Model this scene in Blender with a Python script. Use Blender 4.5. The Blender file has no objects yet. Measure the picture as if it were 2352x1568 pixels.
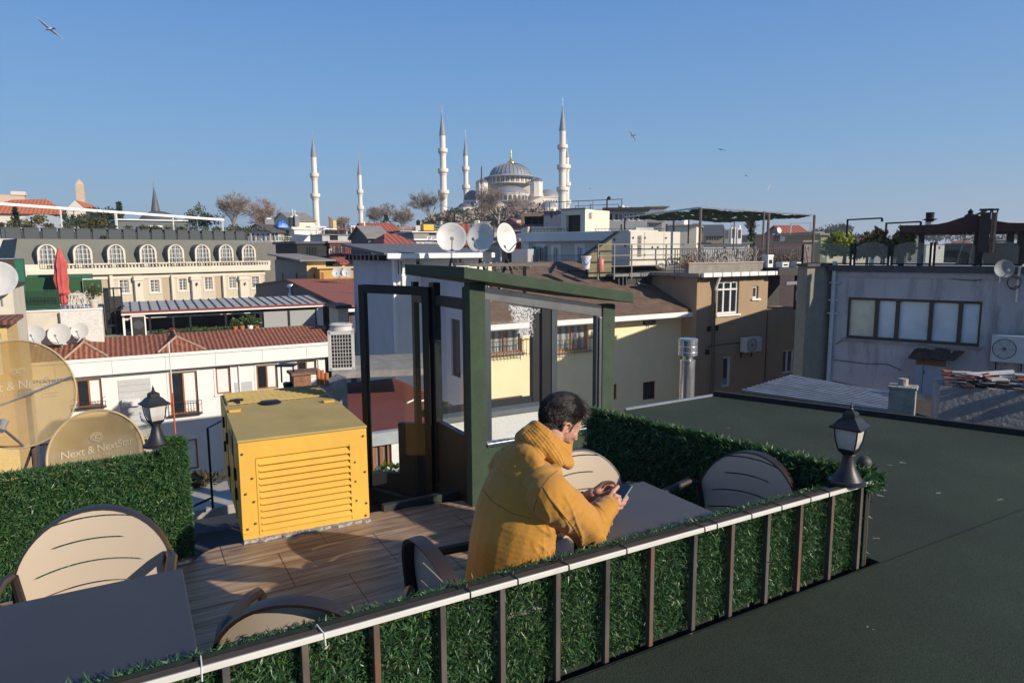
import bpy,bmesh,math,random
import numpy as np
from mathutils import Matrix,Vector,noise as mnoise
R=math.radians
sc=bpy.context.scene
COL=sc.collection
HC=1.9
PITCH=math.atan((784-575)/1568.0)
cam_d=bpy.data.cameras.new('camera');cam=bpy.data.objects.new('camera',cam_d);COL.objects.link(cam)
cam_d.lens=24;cam_d.sensor_width=36;cam_d.clip_start=.05;cam_d.clip_end=9000
CR=Matrix.Rotation(math.pi/2-PITCH,4,'X')@Matrix.Rotation(-.006,4,'Z')
cam.matrix_world=Matrix.Translation((0,0,HC))@CR
sc.camera=cam
SUN_TO=Vector((.87,-.49,0)).normalized();EL=R(23.5)
w=bpy.data.worlds.new('World');sc.world=w;w.use_nodes=True
nt=w.node_tree;sky=nt.nodes.new('ShaderNodeTexSky');sky.sky_type='NISHITA';sky.sun_disc=False
sky.sun_elevation=EL;sky.sun_rotation=math.atan2(SUN_TO.x,SUN_TO.y)
sky.air_density=1.0;sky.dust_density=.1;sky.ozone_density=5;sky.altitude=0
tcw=nt.nodes.new('ShaderNodeTexCoord');spw=nt.nodes.new('ShaderNodeSeparateXYZ');nt.links.new(tcw.outputs['Generated'],spw.inputs[0])
rw=nt.nodes.new('ShaderNodeValToRGB');nt.links.new(spw.outputs[2],rw.inputs[0]);rw.color_ramp.elements.new(.2);rw.color_ramp.elements.new(.6)
for e_,p_,c_ in zip(rw.color_ramp.elements,(0,.14,.36,1),((.31,.45,.58),(.2,.41,.69),(.10,.285,.68),(.02,.08,.26))):e_.position=p_;e_.color=(*c_,1)
sw=nt.nodes.new('ShaderNodeVectorMath');sw.operation='SCALE';sw.inputs['Scale'].default_value=1/.105;nt.links.new(rw.outputs[0],sw.inputs[0])
mw=nt.nodes.new('ShaderNodeMixRGB');mw.inputs[0].default_value=.8;nt.links.new(sky.outputs[0],mw.inputs[1]);nt.links.new(sw.outputs[0],mw.inputs[2]);nt.links.new(mw.outputs[0],nt.nodes['Background'].inputs[0])
nt.nodes['Background'].inputs[1].default_value=.084
sd=bpy.data.lights.new('sun','SUN');sd.energy=5.0;sd.angle=R(.5);sd.color=(1,.89,.74)
so=bpy.data.objects.new('sun',sd);COL.objects.link(so)
sv=Vector((SUN_TO.x*math.cos(EL),SUN_TO.y*math.cos(EL),math.sin(EL)))
so.rotation_euler=sv.to_track_quat('Z','Y').to_euler();so.location=(8,-6,12)
sc.view_settings.view_transform='Standard';sc.view_settings.look='None';sc.view_settings.exposure=.32;sc.view_settings.gamma=1
def ray(x,y):
 return(CR@Vector(((x-1176)/1568.,-(y-784)/1568.,-1,0))).to_3d()
def PY(x,y,Y):
 d=ray(x,y);t=Y/d.y
 return Vector((d.x*t,Y,HC+d.z*t))
def PZ(x,y,z):
 d=ray(x,y);t=(z-HC)/d.z
 return Vector((d.x*t,d.y*t,z))
def props(o,label=None,cat=None,group=None,kind=None):
 if label:o['label']=label
 if cat:o['category']=cat
 if group:o['group']=group
 if kind:o['kind']=kind
 return o
def empty(name,loc=(0,0,0),rz=0,label=None,cat=None,group=None,kind=None):
 o=bpy.data.objects.new(name,None);COL.objects.link(o);o.location=loc;o.rotation_euler=(0,0,rz)
 o.empty_display_size=.1
 return props(o,label,cat,group,kind)
def lm(x=0,y=0,z=0,rz=0,rx=0,ry=0):
 return Matrix.Translation((x,y,z))@Matrix.Rotation(rz,4,'Z')@Matrix.Rotation(ry,4,'Y')@Matrix.Rotation(rx,4,'X')
class MB:
 def __init__(s,M=None):s.v=[];s.f=[];s.mi=[];s.M=M;s.cur=0
 def add(s,vs,fs):
  b=len(s.v)
  if s.M is not None:vs=[tuple(s.M@Vector(p))for p in vs]
  s.v.extend(vs);s.f.extend([tuple(i+b for i in f)for f in fs]);s.mi.extend([s.cur]*len(fs));return s
 def box(s,x0,x1,y0,y1,z0,z1,T=None):
  vs=[(x0,y0,z0),(x1,y0,z0),(x1,y1,z0),(x0,y1,z0),(x0,y0,z1),(x1,y0,z1),(x1,y1,z1),(x0,y1,z1)]
  if T is not None:vs=[tuple(T@Vector(p))for p in vs]
  return s.add(vs,[(3,2,1,0),(4,5,6,7),(0,1,5,4),(1,2,6,5),(2,3,7,6),(3,0,4,7)])
 def beam(s,p,q,w_,h=None,up=(0,0,1)):
  p,q=Vector(p),Vector(q);h=h or w_;d=(q-p).normalized();u=Vector(up)
  if abs(d.dot(u))>.98:u=Vector((0,1,0))if abs(d.y)<.9 else Vector((1,0,0))
  a=d.cross(u).normalized()*(w_/2);b=a.cross(d).normalized()*(h/2)
  vs=[tuple(p-a-b),tuple(p+a-b),tuple(p+a+b),tuple(p-a+b),tuple(q-a-b),tuple(q+a-b),tuple(q+a+b),tuple(q-a+b)]
  return s.add(vs,[(3,2,1,0),(4,5,6,7),(0,1,5,4),(1,2,6,5),(2,3,7,6),(3,0,4,7)])
 def tube(s,pts,r,n=8):
  pts=[Vector(p)for p in pts];rs=r if isinstance(r,(list,tuple))else[r]*len(pts)
  vs=[];fs=[];prev=None
  for i,p in enumerate(pts):
   d=(pts[min(i+1,len(pts)-1)]-pts[max(i-1,0)]).normalized()
   if prev is None:a=d.orthogonal().normalized()
   else:a=(prev-d*prev.dot(d)).normalized()
   prev=a;b=d.cross(a)
   for k in range(n):
    t=2*math.pi*k/n;vs.append(tuple(p+(a*math.cos(t)+b*math.sin(t))*rs[i]))
  for i in range(len(pts)-1):
   for k in range(n):
    k2=(k+1)%n;fs.append((i*n+k,i*n+k2,(i+1)*n+k2,(i+1)*n+k))
  fs.append(tuple(range(n))[::-1]);fs.append(tuple((len(pts)-1)*n+k for k in range(n)))
  return s.add(vs,fs)
 def lathe(s,prof,n=16,c=(0,0,0),T=None,a0=0,ncap=True):
  vs=[];fs=[]
  for r,z in prof:
   for k in range(n):
    t=a0+2*math.pi*k/n;vs.append((c[0]+r*math.cos(t),c[1]+r*math.sin(t),c[2]+z))
  for i in range(len(prof)-1):
   for k in range(n):
    k2=(k+1)%n;fs.append((i*n+k,i*n+k2,(i+1)*n+k2,(i+1)*n+k))
  if ncap:
   if prof[0][0]>1e-4:fs.append(tuple(range(n))[::-1])
   if prof[-1][0]>1e-4:fs.append(tuple((len(prof)-1)*n+k for k in range(n)))
  if T is not None:vs=[tuple(T@Vector(p))for p in vs]
  return s.add(vs,fs)
 def ell(s,c,r,n=12,m=8,T=None):
  if not hasattr(r,'__len__'):r=(r,r,r)
  vs=[];fs=[]
  for i in range(m+1):
   ph=math.pi*i/m
   for k in range(n):
    t=2*math.pi*k/n
    vs.append((r[0]*math.sin(ph)*math.cos(t),r[1]*math.sin(ph)*math.sin(t),-r[2]*math.cos(ph)))
  for i in range(m):
   for k in range(n):
    k2=(k+1)%n;fs.append((i*n+k,i*n+k2,(i+1)*n+k2,(i+1)*n+k))
  if T is not None:vs=[tuple(T@Vector(p))for p in vs]
  vs=[(p[0]+c[0],p[1]+c[1],p[2]+c[2])for p in vs]
  return s.add(vs,fs)
 def prism(s,poly,z0,z1,T=None):
  n=len(poly);vs=[(p[0],p[1],z0)for p in poly]+[(p[0],p[1],z1)for p in poly]
  if T is not None:vs=[tuple(T@Vector(p))for p in vs]
  return s.add(vs,[tuple(range(n))[::-1],tuple(range(n,2*n))]+[(i,(i+1)%n,n+(i+1)%n,n+i)for i in range(n)])
 def quad(s,*p):return s.add([tuple(q)for q in p],[tuple(range(len(p)))])
 def build(s,name,mat,parent=None,smooth=0,bevel=0,loc=None,solid=0,fixn=True):
  me=bpy.data.meshes.new(name);me.from_pydata([tuple(p)for p in s.v],[],s.f);
  mats=mat if isinstance(mat,(list,tuple))else[mat]
  for m_ in mats:me.materials.append(m_)if m_ else None
  if len(mats)>1:me.polygons.foreach_set('material_index',s.mi)
  bm=bmesh.new();bm.from_mesh(me);bmesh.ops.remove_doubles(bm,verts=bm.verts,dist=1e-5)
  if fixn:bmesh.ops.recalc_face_normals(bm,faces=bm.faces)
  bm.to_mesh(me);bm.free()
  if smooth:
   me.polygons.foreach_set('use_smooth',[True]*len(me.polygons));me.set_sharp_from_angle(angle=R(smooth if smooth>1 else 40))
  o=bpy.data.objects.new(name,me);COL.objects.link(o)
  if parent:o.parent=parent
  if loc:o.location=loc
  if solid:
   md=o.modifiers.new('solid','SOLIDIFY');md.thickness=solid;md.offset=0
  if bevel:
   md=o.modifiers.new('bevel','BEVEL');md.width=bevel;md.segments=2;md.limit_method='ANGLE';md.angle_limit=R(35)
  return o
def copy_tree(o,parent=None):
 c=o.copy();COL.objects.link(c)
 if parent:c.parent=parent
 for ch in o.children:copy_tree(ch,c)
 return c
def np_mesh(name,V,F,mat,parent=None,smooth=False,mi=None):
 """V (n,3) F (m,k) arrays -> object"""
 me=bpy.data.meshes.new(name);V=np.asarray(V,dtype=np.float32);F=np.asarray(F,dtype=np.int32);k=F.shape[1]
 me.vertices.add(len(V));me.vertices.foreach_set('co',V.ravel());me.loops.add(F.size);me.loops.foreach_set('vertex_index',F.ravel())
 me.polygons.add(len(F));me.polygons.foreach_set('loop_start',np.arange(0,F.size,k,dtype=np.int32));me.polygons.foreach_set('loop_total',np.full(len(F),k,dtype=np.int32))
 for m_ in(mat if isinstance(mat,(list,tuple))else[mat]):me.materials.append(m_)
 if mi is not None:me.polygons.foreach_set('material_index',np.asarray(mi,dtype=np.int32))
 if smooth:me.polygons.foreach_set('use_smooth',np.ones(len(F),dtype=bool))
 me.update(calc_edges=True);me.validate()
 o=bpy.data.objects.new(name,me);COL.objects.link(o)
 if parent:o.parent=parent
 return o
MC={}
def M(name,col,rough=.6,metal=0,var=.12,scale=6.,bump=.0,bscale=40.,streak=0,dirt=(.12,.11,.1),dscale=2.5,spec=.5,coat=0,st=None):
 if name in MC:return MC[name]
 m=bpy.data.materials.new(name);m.use_nodes=True;MC[name]=m;t=m.node_tree;L=t.links;b=t.nodes['Principled BSDF']
 b.inputs['Roughness'].default_value=rough;b.inputs['Metallic'].default_value=metal;b.inputs['Specular IOR Level'].default_value=spec
 if coat:b.inputs['Coat Weight'].default_value=coat;b.inputs['Coat Roughness'].default_value=.12
 tc=t.nodes.new('ShaderNodeTexCoord');mp=t.nodes.new('ShaderNodeMapping');L.new(tc.outputs['Object'],mp.inputs[0])
 if st:mp.inputs['Scale'].default_value=st
 n=t.nodes.new('ShaderNodeTexNoise');n.inputs['Scale'].default_value=scale;n.inputs['Detail'].default_value=6;n.inputs['Roughness'].default_value=.6;L.new(mp.outputs[0],n.inputs[0])
 r=t.nodes.new('ShaderNodeValToRGB');L.new(n.outputs[0],r.inputs[0])
 c=Vector(col)*.8;r.color_ramp.elements[0].position=.3;r.color_ramp.elements[1].position=.7
 r.color_ramp.elements[0].color=(*(c*(1-var)),1);r.color_ramp.elements[1].color=(*[min(1,q*(1+var))for q in c],1)
 out=r.outputs[0]
 if streak:
  mp2=t.nodes.new('ShaderNodeMapping');mp2.inputs['Scale'].default_value=(1,1,.18);L.new(tc.outputs['Object'],mp2.inputs[0])
  n2=t.nodes.new('ShaderNodeTexNoise');n2.inputs['Scale'].default_value=dscale;n2.inputs['Detail'].default_value=8;n2.inputs['Roughness'].default_value=.7;L.new(mp2.outputs[0],n2.inputs[0])
  r2=t.nodes.new('ShaderNodeValToRGB');r2.color_ramp.elements[0].position=.5;r2.color_ramp.elements[1].position=.78;L.new(n2.outputs[0],r2.inputs[0])
  mu=t.nodes.new('ShaderNodeMath');mu.operation='MULTIPLY';mu.inputs[1].default_value=streak;L.new(r2.outputs[0],mu.inputs[0])
  mx=t.nodes.new('ShaderNodeMixRGB');L.new(mu.outputs[0],mx.inputs[0]);L.new(out,mx.inputs[1]);mx.inputs[2].default_value=(*dirt,1);out=mx.outputs[0]
 L.new(out,b.inputs['Base Color'])
 if bump:
  n3=t.nodes.new('ShaderNodeTexNoise');n3.inputs['Scale'].default_value=bscale;n3.inputs['Detail'].default_value=4;L.new(mp.outputs[0],n3.inputs[0])
  bu=t.nodes.new('ShaderNodeBump');bu.inputs['Strength'].default_value=bump;bu.inputs['Distance'].default_value=.02;L.new(n3.outputs[0],bu.inputs['Height']);L.new(bu.outputs[0],b.inputs['Normal'])
 return m
def glassM(name,tint=(.9,.95,.95),alpha=.15,rough=.02,dirt=0):
 """thin pane: transparent mixed with glossy by fresnel"""
 if name in MC:return MC[name]
 m=bpy.data.materials.new(name);m.use_nodes=True;MC[name]=m;t=m.node_tree;L=t.links;t.nodes.remove(t.nodes['Principled BSDF'])
 o=t.nodes['Material Output'];tr=t.nodes.new('ShaderNodeBsdfTransparent');tr.inputs[0].default_value=(*tint,1)
 g=t.nodes.new('ShaderNodeBsdfGlossy');g.inputs['Roughness'].default_value=rough;fr=t.nodes.new('ShaderNodeFresnel');gb=t.nodes.new('ShaderNodeNewGeometry');mr=t.nodes.new('ShaderNodeMath');mr.operation='MULTIPLY_ADD';L.new(gb.outputs['Backfacing'],mr.inputs[0]);mr.inputs[1].default_value=1/1.5-1.5;mr.inputs[2].default_value=1.5;L.new(mr.outputs[0],fr.inputs[0])
 a=t.nodes.new('ShaderNodeMath');a.operation='ADD';a.inputs[1].default_value=alpha;a.use_clamp=True;L.new(fr.outputs[0],a.inputs[0])
 mx=t.nodes.new('ShaderNodeMixShader');L.new(a.outputs[0],mx.inputs[0]);L.new(tr.outputs[0],mx.inputs[1]);L.new(g.outputs[0],mx.inputs[2]);last=mx
 if dirt:
  d=t.nodes.new('ShaderNodeBsdfDiffuse');d.inputs[0].default_value=(.6,.6,.57,1)
  tc=t.nodes.new('ShaderNodeTexCoord');n=t.nodes.new('ShaderNodeTexNoise');n.inputs['Scale'].default_value=3;n.inputs['Detail'].default_value=6;L.new(tc.outputs['Object'],n.inputs[0])
  q=t.nodes.new('ShaderNodeMath');q.operation='MULTIPLY';q.inputs[1].default_value=dirt;L.new(n.outputs[0],q.inputs[0])
  m2=t.nodes.new('ShaderNodeMixShader');L.new(q.outputs[0],m2.inputs[0]);L.new(last.outputs[0],m2.inputs[1]);L.new(d.outputs[0],m2.inputs[2]);last=m2
 L.new(last.outputs[0],o.inputs[0]);return m
def leafM(name,cols,rough=.5,trans=.25):
 if name in MC:return MC[name]
 m=bpy.data.materials.new(name);m.use_nodes=True;MC[name]=m;t=m.node_tree;L=t.links;b=t.nodes['Principled BSDF']
 b.inputs['Roughness'].default_value=rough
 g=t.nodes.new('ShaderNodeNewGeometry');r=t.nodes.new('ShaderNodeValToRGB');L.new(g.outputs['Random Per Island'],r.inputs[0]);cols=[tuple(q*.8 for q in c)for c in cols]
 while len(r.color_ramp.elements)<len(cols):r.color_ramp.elements.new(.5)
 for i,c in enumerate(cols):r.color_ramp.elements[i].position=i/(len(cols)-1);r.color_ramp.elements[i].color=(*c,1)
 L.new(r.outputs[0],b.inputs['Base Color'])
 if trans:
  tl=t.nodes.new('ShaderNodeBsdfTranslucent');L.new(r.outputs[0],tl.inputs[0]);mx=t.nodes.new('ShaderNodeMixShader');mx.inputs[0].default_value=trans
  L.new(b.outputs[0],mx.inputs[1]);L.new(tl.outputs[0],mx.inputs[2]);L.new(mx.outputs[0],t.nodes['Material Output'].inputs[0])
 return m
def tileM(name,c1,c2,sx=3.2,sz=4.,rough=.8):
 """pantiles: bump and colour rows running down the slope (object x across, y/z down)"""
 if name in MC:return MC[name]
 m=bpy.data.materials.new(name);m.use_nodes=True;MC[name]=m;t=m.node_tree;L=t.links;b=t.nodes['Principled BSDF'];b.inputs['Roughness'].default_value=rough
 tc=t.nodes.new('ShaderNodeTexCoord');sp=t.nodes.new('ShaderNodeSeparateXYZ');L.new(tc.outputs['Object'],sp.inputs[0])
 def w_(sock,k,fn='SINE'):
  a=t.nodes.new('ShaderNodeMath');a.operation='MULTIPLY';a.inputs[1].default_value=k;L.new(sock,a.inputs[0])
  s_=t.nodes.new('ShaderNodeMath');s_.operation=fn;L.new(a.outputs[0],s_.inputs[0]);return s_.outputs[0]
 a=w_(sp.outputs[0],sx*2*math.pi);c=w_(sp.outputs[2],sz,'FRACT')
 s_=t.nodes.new('ShaderNodeMath');s_.operation='MULTIPLY_ADD';L.new(a,s_.inputs[0]);s_.inputs[1].default_value=.35;L.new(c,s_.inputs[2])
 bu=t.nodes.new('ShaderNodeBump');bu.inputs['Strength'].default_value=1;bu.inputs['Distance'].default_value=.06;L.new(s_.outputs[0],bu.inputs['Height']);L.new(bu.outputs[0],b.inputs['Normal'])
 n=t.nodes.new('ShaderNodeTexNoise');n.inputs['Scale'].default_value=5;n.inputs['Detail'].default_value=8;n.inputs['Roughness'].default_value=.8;L.new(tc.outputs['Object'],n.inputs[0])
 q=t.nodes.new('ShaderNodeMath');q.operation='MULTIPLY_ADD';L.new(a,q.inputs[0]);q.inputs[1].default_value=.12;L.new(n.outputs[0],q.inputs[2])
 r=t.nodes.new('ShaderNodeValToRGB');r.color_ramp.elements[0].position=.35;r.color_ramp.elements[1].position=.68;r.color_ramp.elements[0].color=(*c1,1);r.color_ramp.elements[1].color=(*c2,1);L.new(q.outputs[0],r.inputs[0]);L.new(r.outputs[0],b.inputs['Base Color'])
 return m
rnd=random.Random(7)
black=M('black_metal',(.014,.014,.015),.45,.0,.2,8,spec=.25)
iron=M('wrought_iron',(.02,.02,.022),.5)
white=M('white_paint',(.92,.9,.86),.6,var=.05,streak=.25,dirt=(.45,.42,.38))
offwhite=M('cream_paint',(.68,.62,.5),.7,var=.06,streak=.25,dirt=(.42,.37,.3))
pvc=M('white_plastic',(.78,.78,.78),.35,var=.03)
wood=M('orange_wood',(.36,.13,.045),.5,var=.25,scale=8,st=(1,1,.15))
dkwood=M('dark_wood',(.07,.035,.02),.6,var=.3)
concrete=M('concrete',(.33,.31,.28),.9,var=.25,scale=4,bump=.5,streak=.5)
galv=M('galvanised',(.55,.57,.6),.35,.7,var=.15)
darkglass=M('dark_glass',(.02,.025,.03),.06,var=.1,spec=.8)
curtain=M('net_curtain',(.62,.63,.64),.8,var=.25,scale=3,st=(9,9,.2))
redroof=M('terracotta',(.38,.1,.05),.85,var=.3,scale=7)
# ================================================================ THE TERRACE (local frame: x along the rail, y away from the camera)
TA=math.atan2(.492,.870);TO=PZ(1990,1100,.85);TO.z=0
TM=Matrix.Translation(TO)@Matrix.Rotation(TA,4,'Z');TI=TM.inverted()
def T(u,v,z=0):return TM@Vector((u,v,z))
def tz(x,y,z):p=TI@PZ(x,y,z);return p
ZR=.45
def floorM():
 m=bpy.data.materials.new('wood_look_tile');m.use_nodes=True;t=m.node_tree;L=t.links;b=t.nodes['Principled BSDF'];b.inputs['Roughness'].default_value=.5
 tc=t.nodes.new('ShaderNodeTexCoord');mp=t.nodes.new('ShaderNodeMapping');mp.inputs['Scale'].default_value=(1.1,15,1);L.new(tc.outputs['Object'],mp.inputs[0])
 n=t.nodes.new('ShaderNodeTexNoise');n.inputs['Scale'].default_value=1.6;n.inputs['Detail'].default_value=7;n.inputs['Distortion'].default_value=1.2;L.new(mp.outputs[0],n.inputs[0])
 br=t.nodes.new('ShaderNodeTexBrick');br.inputs['Scale'].default_value=1;br.offset=.5;br.inputs['Brick Width'].default_value=.62;br.inputs['Row Height'].default_value=.5;br.inputs['Mortar Size'].default_value=.004
 br.inputs['Color1'].default_value=(1,1,1,1);br.inputs['Color2'].default_value=(.8,.8,.8,1);br.inputs['Mortar'].default_value=(.25,.24,.22,1);L.new(tc.outputs['Object'],br.inputs[0])
 r=t.nodes.new('ShaderNodeValToRGB');r.color_ramp.elements[0].position=.32;r.color_ramp.elements[1].position=.7;r.color_ramp.elements[0].color=(.19,.115,.065,1);r.color_ramp.elements[1].color=(.5,.36,.225,1);L.new(n.outputs[0],r.inputs[0])
 mx=t.nodes.new('ShaderNodeMixRGB');mx.blend_type='MULTIPLY';mx.inputs[0].default_value=1;L.new(r.outputs[0],mx.inputs[1]);L.new(br.outputs[0],mx.inputs[2]);L.new(mx.outputs[0],b.inputs['Base Color'])
 bu=t.nodes.new('ShaderNodeBump');bu.inputs['Strength'].default_value=.15;bu.inputs['Distance'].default_value=.01;L.new(n.outputs[0],bu.inputs['Height']);L.new(bu.outputs[0],b.inputs['Normal'])
 return m
def roofM():
 m=M('green_felt',(.033,.054,.032),.92,var=.45,scale=.8,bump=1,bscale=260,streak=0)
 t=m.node_tree;L=t.links;b=t.nodes['Principled BSDF'];tc=t.nodes.new('ShaderNodeTexCoord')
 old=b.inputs['Base Color'].links[0].from_socket
 g=t.nodes.new('ShaderNodeTexNoise');g.inputs['Scale'].default_value=300;g.inputs['Detail'].default_value=2;L.new(tc.outputs['Object'],g.inputs[0])
 gr=t.nodes.new('ShaderNodeValToRGB');gr.color_ramp.elements[0].position=.35;gr.color_ramp.elements[1].position=.7;gr.color_ramp.elements[0].color=(.35,.35,.35,1);gr.color_ramp.elements[1].color=(1.9,1.9,1.8,1);L.new(g.outputs[0],gr.inputs[0])
 mu=t.nodes.new('ShaderNodeMixRGB');mu.blend_type='MULTIPLY';mu.inputs[0].default_value=1;L.new(old,mu.inputs[1]);L.new(gr.outputs[0],mu.inputs[2])
 dn=t.nodes.new('ShaderNodeTexNoise');dn.inputs['Scale'].default_value=34;dn.inputs['Detail'].default_value=3;L.new(tc.outputs['Object'],dn.inputs[0])
 ad=t.nodes.new('ShaderNodeMixRGB');ad.inputs[0].default_value=.07;L.new(tc.outputs['Object'],ad.inputs[1]);L.new(dn.outputs[1],ad.inputs[2])
 v=t.nodes.new('ShaderNodeTexVoronoi');v.inputs['Scale'].default_value=5.5;L.new(ad.outputs[0],v.inputs[0])
 lt=t.nodes.new('ShaderNodeMath');lt.operation='LESS_THAN';lt.inputs[1].default_value=.085;L.new(v.outputs['Distance'],lt.inputs[0])
 sp=t.nodes.new('ShaderNodeSeparateColor');L.new(v.outputs['Color'],sp.inputs[0])
 g2=t.nodes.new('ShaderNodeMath');g2.operation='GREATER_THAN';g2.inputs[1].default_value=.5;L.new(sp.outputs[0],g2.inputs[0])
 m3=t.nodes.new('ShaderNodeMath');m3.operation='MULTIPLY';L.new(lt.outputs[0],m3.inputs[0]);L.new(g2.outputs[0],m3.inputs[1])
 m4=t.nodes.new('ShaderNodeMath');m4.operation='MULTIPLY';L.new(m3.outputs[0],m4.inputs[0]);m4.inputs[1].default_value=.6
 mx=t.nodes.new('ShaderNodeMixRGB');L.new(m4.outputs[0],mx.inputs[0]);L.new(mu.outputs[0],mx.inputs[1]);mx.inputs[2].default_value=(.42,.42,.38,1);L.new(mx.outputs[0],b.inputs['Base Color'])
 return m
fe=[tz(*p,0)for p in((440,1290),(470,1268),(500,1255),(552,1246))]
b=MB();pts=[(-6.5,-.12),(.06,-.12),(.0,2.62),(-1.42,2.86)]+[(p.x,p.y)for p in fe[::-1]]+[(-6.5,2.55)]
b.prism(pts,-.25,0);fl=b.build('terrace_floor',floorM());fl.matrix_world=TM;props(fl,kind='structure')
RM=roofM()
far=[tz(*p,ZR)for p in((1436,941),(1640,908),(2352,997),(2700,1045))]
b=MB();pts=[(-9,-7),(9,-7),(far[3].x,far[3].y),(far[2].x,far[2].y),(far[1].x,far[1].y),(far[0].x,far[0].y),(.62,2.55),(.02,1.9),(.075,-.045),(-9,-.045)]
b.prism(pts,ZR-.3,ZR);gr=b.build('roof_deck',RM);gr.matrix_world=TM;props(gr,kind='structure')
b=MB()
for k in range(-3,6):
 b.box(-8.5,8,-1.08*k-1.0,-1.08*k-.06,ZR+.001,ZR+.005)if k>=0 else None
for k in range(0,6):bb=MB();bb.tube([(-8.5,-1.08*k-1.0,ZR+.003),(8,-1.08*k-1.0,ZR+.003)],.006,5);s_=bb.build('roof_seam',M('seam_bitumen',(.012,.014,.012),.7));s_.matrix_world=TM;props(s_,kind='structure')
se=b.build('roof_felt_sheet',RM);se.matrix_world=TM;props(se,kind='structure')
P1,P2,P3=tz(1640,908,ZR),tz(2352,997,ZR),tz(2700,1045,ZR)
b=MB();b.beam((P1.x,P1.y,ZR+.02),(P3.x,P3.y,ZR+.02),.05,.055)
k=b.build('roof_edge_curb',M('bitumen',(.02,.02,.02),.8));k.matrix_world=TM;props(k,'low black curb along the far edge of the green felt roof','roof edge')
b=MB();b.beam((far[0].x,far[0].y,ZR+.0),(P1.x,P1.y,ZR+.0),.03,.03)
k=b.build('roof_edge_flashing',galv);k.matrix_world=TM;props(k,'thin pale metal strip along the left far edge of the green roof','flashing')
b=MB();b.prism([(-9,-6),(8.8,-6.5),(far[3].x-.1,far[3].y-.25),(far[1].x-.1,far[1].y-.1),(.7,2.2),(-.2,2.3),(-6.4,2.3)],-12,-.3)
bd=b.build('terrace_building',offwhite);bd.matrix_world=TM;props(bd,'cream walls of the building under the terrace and green roof','building')
LEAF=leafM('hedge_leaf',[(.03,.085,.03),(.045,.13,.04),(.07,.19,.045),(.045,.14,.075),(.17,.27,.08),(.03,.10,.045)],.4,.25)
def leaves(name,rects,n,parent,ln=.04,wd=.0042,seed=1,top=(),thick=.035):
 """grass-like blades over rectangles; rects: (origin, ux, uy, normal, weight)"""
 g=np.random.default_rng(seed);tot=sum(r[4]for r in rects);Vs=[];Fs=[];base=0
 for o_,ux,uy,nn,wgt in rects:
  k=int(n*wgt/tot);o_,ux,uy,nn=[np.array(q,float)for q in(o_,ux,uy,nn)]
  a=g.random((k,1));c=g.random((k,1));p=o_+a*ux+c*uy+nn*(g.random((k,1))*thick)
  tu=ux/np.linalg.norm(ux);tv=uy/np.linalg.norm(uy)
  an=g.random((k,1))*2*np.pi;d=nn*(.35+.5*g.random((k,1)))+(tu*np.cos(an)+tv*np.sin(an))*(.5+.6*g.random((k,1)));d[:,2]+=.15
  d/=np.linalg.norm(d,axis=1,keepdims=True);l=ln*(.5+g.random((k,1)))
  s=np.cross(d,g.normal(size=(k,3)));s/=np.linalg.norm(s,axis=1,keepdims=True);w_=wd*(.6+.8*g.random((k,1)))
  up=np.cross(s,d);bend=up*l*(g.random((k,1))-.5)*.7
  m1=p+d*l*.45+bend*.25;tip=p+d*l+bend
  V=np.stack([p-s*w_*.35,p+s*w_*.35,m1+s*w_,m1-s*w_,tip],1).reshape(-1,3)
  i=(np.arange(k)*5)[:,None]+base
  F=np.concatenate([np.concatenate([i,i+1,i+2],1),np.concatenate([i,i+2,i+3],1),np.concatenate([i+3,i+2,i+4],1)])
  Vs.append(V);Fs.append(F);base+=k*5
 return np_mesh(name,np.concatenate(Vs),np.concatenate(Fs),LEAF,parent)
BACK=M('hedge_mesh_backing',(.012,.022,.012),.95,var=.5,scale=60)
fence=empty('railing',T(-5,0),TA,'long metal railing with pale handrail and rusty posts before the artificial hedge','railing')
FI=(Matrix.Translation(T(-5,0))@Matrix.Rotation(TA,4,'Z')).inverted()
RAILM=M('rail_paint',(.72,.7,.65),.45,var=.1,scale=3,streak=.3,dirt=(.25,.17,.1),st=(1,6,6))
b=MB();b.box(.2,5.03,-.022,.010,.826,.85);b.build('handrail',M('rail_bar',(.085,.07,.056),.8,var=.3,scale=4,streak=.6,dirt=(.07,.05,.035),st=(1,4,4),spec=.1),fence,bevel=.003)
b=MB();b.box(.2,5.03,-.030,-.0225,.832,.8505);b.build('edge_strip',RAILM,fence,bevel=.002)
RUST=M('rusty_steel',(.09,.075,.065),.75,var=.5,scale=9,streak=1,dirt=(.2,.075,.03),dscale=5,st=(1,1,.5))
for xp,yp in((322,1540),(515,1492),(697,1445),(862,1408),(1015,1372),(1152,1335),(1280,1302),(1394,1275),(1497,1247),(1596,1220),(1682,1198),(1765,1175),(1840,1155),(1912,1135),(1978,1118)):
 d=TI.to_3x3()@ray(xp,yp);o_=TI@Vector((0,0,HC));t_=(-.012-o_.y)/d.y;u=o_.x+d.x*t_+5
 b=MB();b.box(u-.0095,u+.0095,-.02,.003,ZR-.02,.824);b.build('post',RUST,fence,bevel=.002)
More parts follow.
